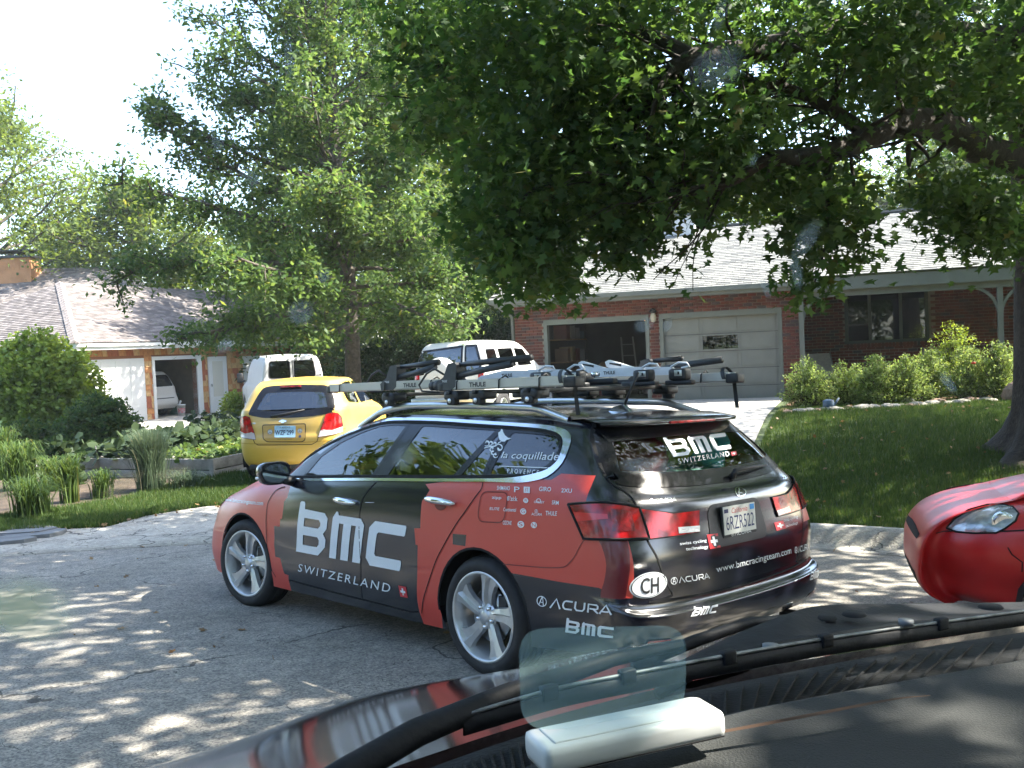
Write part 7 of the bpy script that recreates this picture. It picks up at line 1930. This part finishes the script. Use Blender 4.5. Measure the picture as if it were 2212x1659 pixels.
bed('right raised bed with low lettuce behind the ornamental grass', tuple(Mx+Vector((.06, -.02))), tuple(B_), tuple(B_+bd*2.4), tuple(Mx+Vector((.06, -.02))+bd*2.4), fz_, fz_+.37)
def planting(name, label, o, e1, e2, n, z, lm, leaf, kind, hh, cat='plants'):
    C = []; b = Vector((o[0], o[1], z))
    for i in range(n):
        q = Vector(e1)*rng.random()+Vector(e2)*rng.random(); C.append((q.x, q.y, rng.uniform(.02, hh)))
    ob = leaves(name, C, leaf, LM[lm], None, kind, clump=2, spread=.04, droop=-.1); ob.location = b; tag(ob, label, cat); ob['kind'] = 'stuff'; return ob
planting('squash_leaves', 'dark round squash leaves filling the left raised bed', tuple(A_), tuple(Mx-A_), tuple(bd*4.2), 700, fz_+.31, 'squash', .17, 'round', .34); planting('lettuce', 'low bright lettuce in the right raised bed', tuple(Mx), tuple(B_-Mx), tuple(bd*2.4), 500, fz_+.31, 'lily', .09, 'round', .12)
C = [tuple(onground(rng.uniform(410, 520), rng.uniform(928, 946)) + Vector((0, 0, rng.uniform(.05, .5)))) for _ in range(260)]
o = leaves('squash_leaves', C, .16, LM['squash'], None, 'round', clump=2, spread=.08); struct(o, 'stuff')
# fallen leaves and litter along the gutter
C = []
for i in range(420):
    a = R_(rng.uniform(20, 150)); r = RR+gut(a)[0]*rng.uniform(.75, 1.05) if rng.random() < .7 else RR-rng.uniform(0, 5); x, y = RC.x+r*math.cos(a), RC.y+r*math.sin(a); C.append((x, y, gz(x, y)+(.05 if r > RR else .018)))
for i in range(160):
    y = rng.uniform(8.5, 18); x = rng.uniform(2.5, .58*y)
    if lawn_ok(x, y): C.append((x, y, gz(x, y)+.055))
o = leaves('fallen_leaves', C, .06, leaf_mat('dry_leaf', (.16, .09, .04), (.32, .22, .10), .2), None, 'oak', droop=0); struct(o, 'stuff')

# ================================================================ the vehicle the picture is taken from
OH = Vector((-.31, .951, 0)); OR = Vector((.951, .31, 0))
own = thing('parked_vehicle', 'dark glossy vehicle in the foreground seen from inside over its dashboard and wipers', 'car', (0, 0, 0))
hoodm = mat('dark_plum_paint', (.03, .016, .022), .07, metal=.3, coat=1., dirt=.05)
C0 = [(260,1900,1.12),(560,1770,1.16),(900,1640,1.26),(1300,1518,1.44),(1700,1432,1.68),(2400,1322,2.06)]
C1 = [(180,1800,1.34),(530,1682,1.45),(870,1565,1.65),(1180,1482,1.88),(1600,1388,2.2),(2400,1302,2.75)]
C2 = [(130,1712,1.72),(480,1612,2.0),(800,1502,2.32),(1130,1442,2.6),(1500,1378,2.9),(2400,1290,3.6)]
P0, P1_, P2_ = [[at(*q[:2], depth=q[2]) for q in C] for C in (C0, C1, C2)]
P3 = [p+OH*.28+Vector((0, 0, -.135)) for p in P2_]; P4 = [p+OH*.5+Vector((0, 0, -.36)) for p in P2_]; P5 = [p+OH*.56+Vector((0, 0, -.65)) for p in P2_]
rows = [catmull([tuple(p) for p in P], 60) for P in (P0, P1_, P2_, P3, P4, P5)]; A = np.array(rows)
G_ = np.stack([catmull(A[:, i], 40) for i in range(60)], 1)
MB().grid([[tuple(p) for p in r] for r in G_]).build('hood', hoodm, own)
e = [at(60, 1720, depth=1.5), at(-100, 1850, depth=1.35)]
# cowl with louvres
rubm = mat('worn_black_plastic', (.012, .013, .014), .7, spec=.25, var=.35, vs=18, bump=.2, bs=120, dirt=.2)
dashm = mat('dashboard_grey', (.038, .04, .039), .8, spec=.25, var=.12, vs=5, bump=.35, bs=420)
def row(px): return [at(u, v, depth=d) for u, v, d in px]
ca = row([(420,1840,1.10),(860,1665,1.22),(1100,1580,1.30),(1300,1522,1.40),(1560,1464,1.52),(2000,1384,1.75),(2400,1326,2.0)]); cb2 = row([(760,1960,.84),(1000,1760,.92),(1130,1676,.96),(1340,1618,1.02),(1560,1552,1.08),(1781,1505,1.15),(2400,1396,1.40)])
ca = [p+Vector((0, 0, -.012)) for p in ca]
a_, b_ = catmull([tuple(p) for p in ca], 50), catmull([tuple(p) for p in cb2], 50)
b = MB(); b.grid([[tuple(a_[i]*(1-t)+b_[i]*t-np.array([0, 0, .05*t])) for i in range(50)] for t in (0, .35, .7, 1)]); cw = b.build('cowl_panel', rubm, own)
for i in range(62):
    q = (i+.5)/62*49; k = min(int(q), 48); f = q-k; pa = Vector(a_[k]*(1-f)+a_[k+1]*f); pb = Vector(b_[k]*(1-f)+b_[k+1]*f)-Vector((0, 0, .045)); d = (pb-pa); m_ = (pa+pb)/2; s = OR*.0016
    z1 = Vector((0, 0, .004))
    MB().add([pa+d*.12-s+z1, pa+d*.12+s+z1, pb-s+z1, pb+s+z1, pa+d*.12-s*1.5, pa+d*.12+s*1.5, pb-s*1.5, pb+s*1.5], [[0, 1, 3, 2], [0, 2, 6, 4], [1, 5, 7, 3], [2, 3, 7, 6], [0, 4, 5, 1]]).build('louvre', rubm, cw, fix=False)
# dark gap and dashboard
far = row([(760,1950,.80),(1130,1672,.90),(1340,1615,.96),(1560,1548,1.02),(1781,1502,1.08),(2400,1392,1.30)])
fa = catmull([tuple(p) for p in far], 40)
b = MB(); rw = []
for t, dz in ((-.06, -.06), (0, 0.0), (.02, .006), (.12, .004), (.3, -.002), (.6, -.02), (1, -.08)):
    rw.append([tuple(Vector(p)-OH*t*.75+Vector((0, 0, dz))) for p in fa])
b.grid(rw); b.build('dashboard', dashm, own)
b = MB(); b.grid([[tuple(Vector(p)+OH*.045+Vector((0, 0, -.02))) for p in fa], [tuple(Vector(p)+OH*.004+Vector((0, 0, -.012))) for p in fa]]); b.build('glass_seal', M['gap'], own)
sl_ = row([(1180,1690,.86),(1400,1632,.915),(1600,1596,.935),(1780,1561,.955),(1930,1533,.985),(2010,1526,1.0)])
sp_ = [Vector(p) for p in catmull([tuple(p) for p in sl_], 30)]
from mathutils.bvhtree import BVHTree as _B
MB().grid([[tuple(p+Vector((0, 0, .012))) for p in sp_], [tuple(p-OH*.006*math.sin(math.pi*i/29)+Vector((0, 0, .0115))) for i, p in enumerate(sp_)]]).build('defroster_slot', mat('slot_lit_brown', (.05, .022, .008), .8), own)  # warm brown puts the orange light in the slot into the colour
# wipers
def pt(u, v, d): return at(u, v, depth=d)
w1 = MB(); w1.tube([pt(560, 1790, 1.02), pt(745, 1672, 1.08), pt(900, 1582, 1.15), pt(1100, 1500, 1.24), pt(1320, 1425, 1.34), pt(1470, 1392, 1.42)], [.020, .019, .018, .016, .011, .008], 8)
wm = mat('wiper_black', (.011, .012, .015), .6, spec=.25, var=.3, vs=20, bump=.1, bs=90)
wp1 = w1.build('wiper_arm', wm, own)
bp1 = [pt(1000, 1560, 1.18), pt(1200, 1502, 1.24), pt(1355, 1470, 1.29), pt(1557, 1431, 1.37), pt(1754, 1396, 1.46), pt(1960, 1365, 1.56), pt(2300, 1318, 1.74)]
q = [Vector(p) for p in catmull([tuple(p) for p in bp1], 40)]
b = MB(); b.grid([[tuple(p+Vector((0, 0, dz))+OH*dh) for p in q] for dz, dh in ((-.018, 0), (-.016, -.004), (.004, -.004), (.006, .002), (-.018, .002))]); bl1 = b.build('wiper_blade', wm, own)
MB().tube([p+Vector((0, 0, .0085)) for p in q], .0028, 6).build('blade_spine', mat('worn_metal', (.20, .21, .21), .5, metal=.3, var=.5, vs=30), bl1)
for i in (6, 13, 20, 27, 34):
    d = (q[i+1]-q[i]).normalized(); MB().box(q[i]+Vector((0, 0, .006)), (.024, .014, .02), 0, .003, Matrix.Rotation(math.atan2(d.y, d.x), 3, 'Z')).build('blade_clip', wm, bl1)
b = MB(); b.tube([pt(1420, 1500, 1.32), pt(1500, 1448, 1.36), pt(1600, 1420, 1.42), pt(1690, 1398, 1.48), pt(1760, 1385, 1.52), pt(1960, 1350, 1.62)], [.008, .011, .014, .013, .011, .009], 8); wa2 = b.build('wiper_arm', wm, own)
b = MB(); b.cyl(pt(1665, 1405, 1.44)+Vector((0, 0, .0)), pt(1665, 1392, 1.44), .013, 12); b.cyl(pt(1957, 1350, 1.56), pt(1957, 1338, 1.56), .012, 12); b.build('pivot_bolt', mat('dull_bolt', (.14, .15, .16), .5), wa2)
# raised rear edge of the hood over the cowl, dark and ribbed
up_ = row([(1420,1452,1.75),(1560,1395,1.85),(1700,1345,1.98),(1790,1322,2.1),(1980,1308,2.25),(2400,1292,2.6)]); dn_ = row([(1420,1480,1.62),(1560,1440,1.70),(1700,1395,1.78),(1800,1372,1.86),(1990,1352,1.95),(2400,1322,2.2)])
ua, da = catmull([tuple(p) for p in up_], 40), catmull([tuple(p) for p in dn_], 40)
b = MB(); b.grid([[tuple(ua[i]*(1-t)+da[i]*t+np.array([0, 0, .012*math.sin(t*3.1+i*.12)])) for i in range(40)] for t in np.linspace(-.15, 1.3, 8)]); b.build('hood_rear_edge', wm, own)
for u, v in ((1782, 1335), (1845, 1328), (2140, 1312)):
    b = MB(); c = pt(u, v, 2.04); b.lathe([(0, .004), (.022, .004), (.026, 0)], 14, 0, 'z', tuple(c)); b.build('hood_hole_disc', M['gap'], own)  # thin dark discs in place of oval holes
MB().tube([pt(1370, 1440, 1.9), pt(1500, 1385, 2.0), pt(1620, 1345, 2.1), pt(1730, 1332, 2.2)], [.012, .014, .012, .008], 8).build('washer_hose', wm, own)
# toll tag on the dashboard
t1, t2, t3 = at(1158, 1612, depth=.865), at(1545, 1553, depth=.935), at(1205, 1640, depth=.84)
dx_ = (t2-t1); dx_.z = 0; L = dx_.length; an = math.atan2(dx_.y, dx_.x); cc = (t1+t2)/2
tg_ = thing('toll_tag', 'white plastic toll tag lying on the grey dashboard', 'toll tag', tuple(cc-Vector((0, 0, .012))), an)
tagm = mat('white_tag_plastic', (.54, .56, .55), .4, coat=.2, var=.05, vs=20)
MB().box((0, .006, .008), (L*1.0, .054, .027), 0, .008).build('case', tagm, tg_)
MB().box((.0, .006, .0215), (L*.86, .038, .003), 0, .002).build('raised_label', tagm, tg_)
MB().box((0, -.0205, -.002), (L*.96, .001, .0012)).build('case_seam', M['gap'], tg_)
# windscreen: clear glass, a translucent patch painted in for the tag's reflection, and dirt
wc = cc+OH*.10; wN = (OH*-.62+Vector((0, 0, .0))); 
b0 = Vector(fa[14])+OH*.02+Vector((0, 0, .0)); slope = (-OH*.78+Vector((0, 0, .62))).normalized()
wn_ = slope.cross(OR).normalized()
def on_glass(u, v):
    d = ray(u, v); o = Vector((0, 0, CAMH)); t = (b0-o).dot(wn_)/d.dot(wn_); return o+d*t
clear = bpy.data.materials.new('clear_windscreen'); clear.use_nodes = True; nt = clear.node_tree; nt.nodes.clear(); o_ = nt.nodes.new('ShaderNodeOutputMaterial'); tb = nt.nodes.new('ShaderNodeBsdfTransparent'); tb.inputs[0].default_value = (.97, .985, .98, 1); nt.links.new(tb.outputs[0], o_.inputs[0])
pn = MB(); pn.grid([[tuple(b0+OR*s+slope*t) for s in np.linspace(-1.1, 1.1, 12)] for t in np.linspace(0, 1.15, 8)]); ws_ = pn.build('windscreen', clear, own, fix=False)
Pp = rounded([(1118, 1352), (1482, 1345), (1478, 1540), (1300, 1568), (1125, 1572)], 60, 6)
refl_mat = bpy.data.materials.new('painted_reflection'); refl_mat.use_nodes = True; nt = refl_mat.node_tree; nt.nodes.clear(); o_ = nt.nodes.new('ShaderNodeOutputMaterial'); mx = nt.nodes.new('ShaderNodeMixShader'); tb = nt.nodes.new('ShaderNodeBsdfTransparent'); tb.inputs[0].default_value = (.86, .97, .95, 1); df = nt.nodes.new('ShaderNodeBsdfTranslucent'); df.inputs[0].default_value = (.42, .62, .62, 1); mx.inputs[0].default_value = .15
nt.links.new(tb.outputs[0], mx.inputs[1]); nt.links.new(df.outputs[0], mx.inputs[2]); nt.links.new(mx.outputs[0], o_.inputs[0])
mb = MB(); mb.add([tuple(on_glass(*p)-wn_*.002) for p in Pp], [list(range(len(Pp)))]); mb.build('painted_reflection', refl_mat, ws_, fix=False)
# roof over the seats
rf = MB(); rc0 = Vector((0, 0, CAMH)); rr0 = [rc0+OR*s+OH*t+Vector((0, 0, z)) for s, t, z in ((-1.0, .42, .30), (1.2, .42, .30), (1.2, .1, .38), (-1.0, .1, .38), (-1.0, -2.2, .36), (1.2, -2.2, .36))]
rf.add(rr0+[p+Vector((0, 0, .05)) for p in rr0], [[0, 1, 2, 3], [3, 2, 5, 4], [6, 7, 8, 9], [9, 8, 11, 10], [0, 1, 7, 6], [4, 5, 11, 10], [0, 3, 9, 6], [3, 4, 10, 9], [1, 2, 8, 7], [2, 5, 11, 8]]); rf.build('roof', hoodm, own)
for sg, xx in ((-1, -1.0), (1, 1.2)):
    MB().add([rc0+OR*xx+OH*t+Vector((0, 0, z)) for t, z in ((.9, -.42), (-2.2, -.42), (-2.2, -1.2), (.9, -1.2))], [[0, 1, 2, 3]]).build('door', hoodm, own, fix=False)
MB().add([rc0+OR*s+OH*-2.2+Vector((0, 0, z)) for s, z in ((-1, -1.2), (1.2, -1.2), (1.2, .36), (-1, .36))], [[0, 1, 2, 3]]).build('rear_panel', dashm, own, fix=False)
def dirt_mat(name, c, amax, hard=.5):
    m = bpy.data.materials.new(name); m.use_nodes = True; nt = m.node_tree; nt.nodes.clear(); o = nt.nodes.new('ShaderNodeOutputMaterial'); mx = nt.nodes.new('ShaderNodeMixShader'); t = nt.nodes.new('ShaderNodeBsdfTransparent'); d = nt.nodes.new('ShaderNodeBsdfTranslucent'); d.inputs[0].default_value = (*c, 1)
    tc = nt.nodes.new('ShaderNodeTexCoord'); g = nt.nodes.new('ShaderNodeTexGradient'); g.gradient_type = 'SPHERICAL'; n = nt.nodes.new('ShaderNodeTexNoise'); n.inputs['Scale'].default_value = 1.1; n.inputs['Detail'].default_value = 2
    nt.links.new(tc.outputs['Object'], g.inputs[0]); nt.links.new(tc.outputs['Object'], n.inputs['Vector'])
    ml = nt.nodes.new('ShaderNodeMath'); ml.operation = 'MULTIPLY'; nt.links.new(g.outputs['Fac'], ml.inputs[0]); nt.links.new(n.outputs['Fac'], ml.inputs[1])
    mr = nt.nodes.new('ShaderNodeMapRange'); mr.interpolation_type = 'SMOOTHSTEP'; mr.inputs[1].default_value = .0; mr.inputs[2].default_value = .30; mr.inputs[4].default_value = amax; nt.links.new(ml.outputs[0], mr.inputs[0]); nt.links.new(mr.outputs[0], mx.inputs[0]); nt.links.new(t.outputs[0], mx.inputs[1]); nt.links.new(d.outputs[0], mx.inputs[2]); nt.links.new(mx.outputs[0], o.inputs[0]); return m
dw = dirt_mat('pale_dirt', (.5, .53, .53), .30); dy_ = dirt_mat('yellow_dropping', (.55, .55, .36), .50); do_ = dirt_mat('tan_smear', (.55, .40, .22), .42)
for u, v, rx, ry, rot, m_ in ((650, 680, 34, 34, 0, dw), (1552, 150, 62, 62, .2, dw), (1560, 30, 16, 50, .05, dw), (70, 1330, 120, 85, 0, dy_), (30, 1310, 95, 80, 0, dy_), (540, 385, 20, 34, -.5, dw), (625, 130, 14, 60, 0, dw), (700, 600, 16, 22, .4, dw), (1443, 706, 12, 18, 0, dw), (1393, 706, 24, 20, 0, dw),
                              (1745, 520, 24, 46, .1, dw), (1722, 590, 16, 50, -.35, dw), (1655, 625, 10, 34, -.4, dw), (1630, 350, 10, 16, 0, dw), (485, 752, 18, 22, .4, dw), (372, 1025, 46, 14, -.35, do_), (265, 1050, 18, 50, .65, do_), (875, 990, 30, 34, 0, dw), (1400, 1010, 60, 22, .2, dw), (470, 310, 16, 36, .0, dw), (2050, 830, 14, 34, -.5, dw), (110, 1395, 60, 14, 0, dw)):
    c = on_glass(u, v); ex_ = (on_glass(u+rx, v)-c); ey_ = (on_glass(u, v-ry)-c)
    ca_, sa_ = math.cos(rot), math.sin(rot); e1 = (on_glass(u+rx*ca_, v+rx*sa_)-c); e2 = (on_glass(u+ry*sa_, v-ry*ca_)-c)
    mt = Matrix((e1, e2, wn_*.01)).transposed().to_4x4(); mt.translation = c+wn_*.001
    me = bpy.data.meshes.new('dirt_spot'); me.from_pydata([(math.cos(a), math.sin(a), 0) for a in np.linspace(0, 2*math.pi, 24, endpoint=False)], [], [list(range(24))]); me.materials.append(m_); o = link(bpy.data.objects.new('dirt_spot', me), ws_); o.matrix_local = mt

# ---- thin haze volume added to imitate the windscreen's veil of glare
hzm = bpy.data.materials.new('glare_veil'); hzm.use_nodes = True; nt = hzm.node_tree; nt.nodes.clear(); o_ = nt.nodes.new('ShaderNodeOutputMaterial'); pv = nt.nodes.new('ShaderNodeVolumePrincipled')
pv.inputs['Color'].default_value = (.86, .92, .95, 1); pv.inputs['Density'].default_value = .0006; pv.inputs['Anisotropy'].default_value = .3; nt.links.new(pv.outputs[0], o_.inputs['Volume'])
SC.cycles.volume_bounces = 1
MB().box((0, 70, 9), (460, 400, 25)).build('glare_veil', hzm)['kind'] = 'stuff'
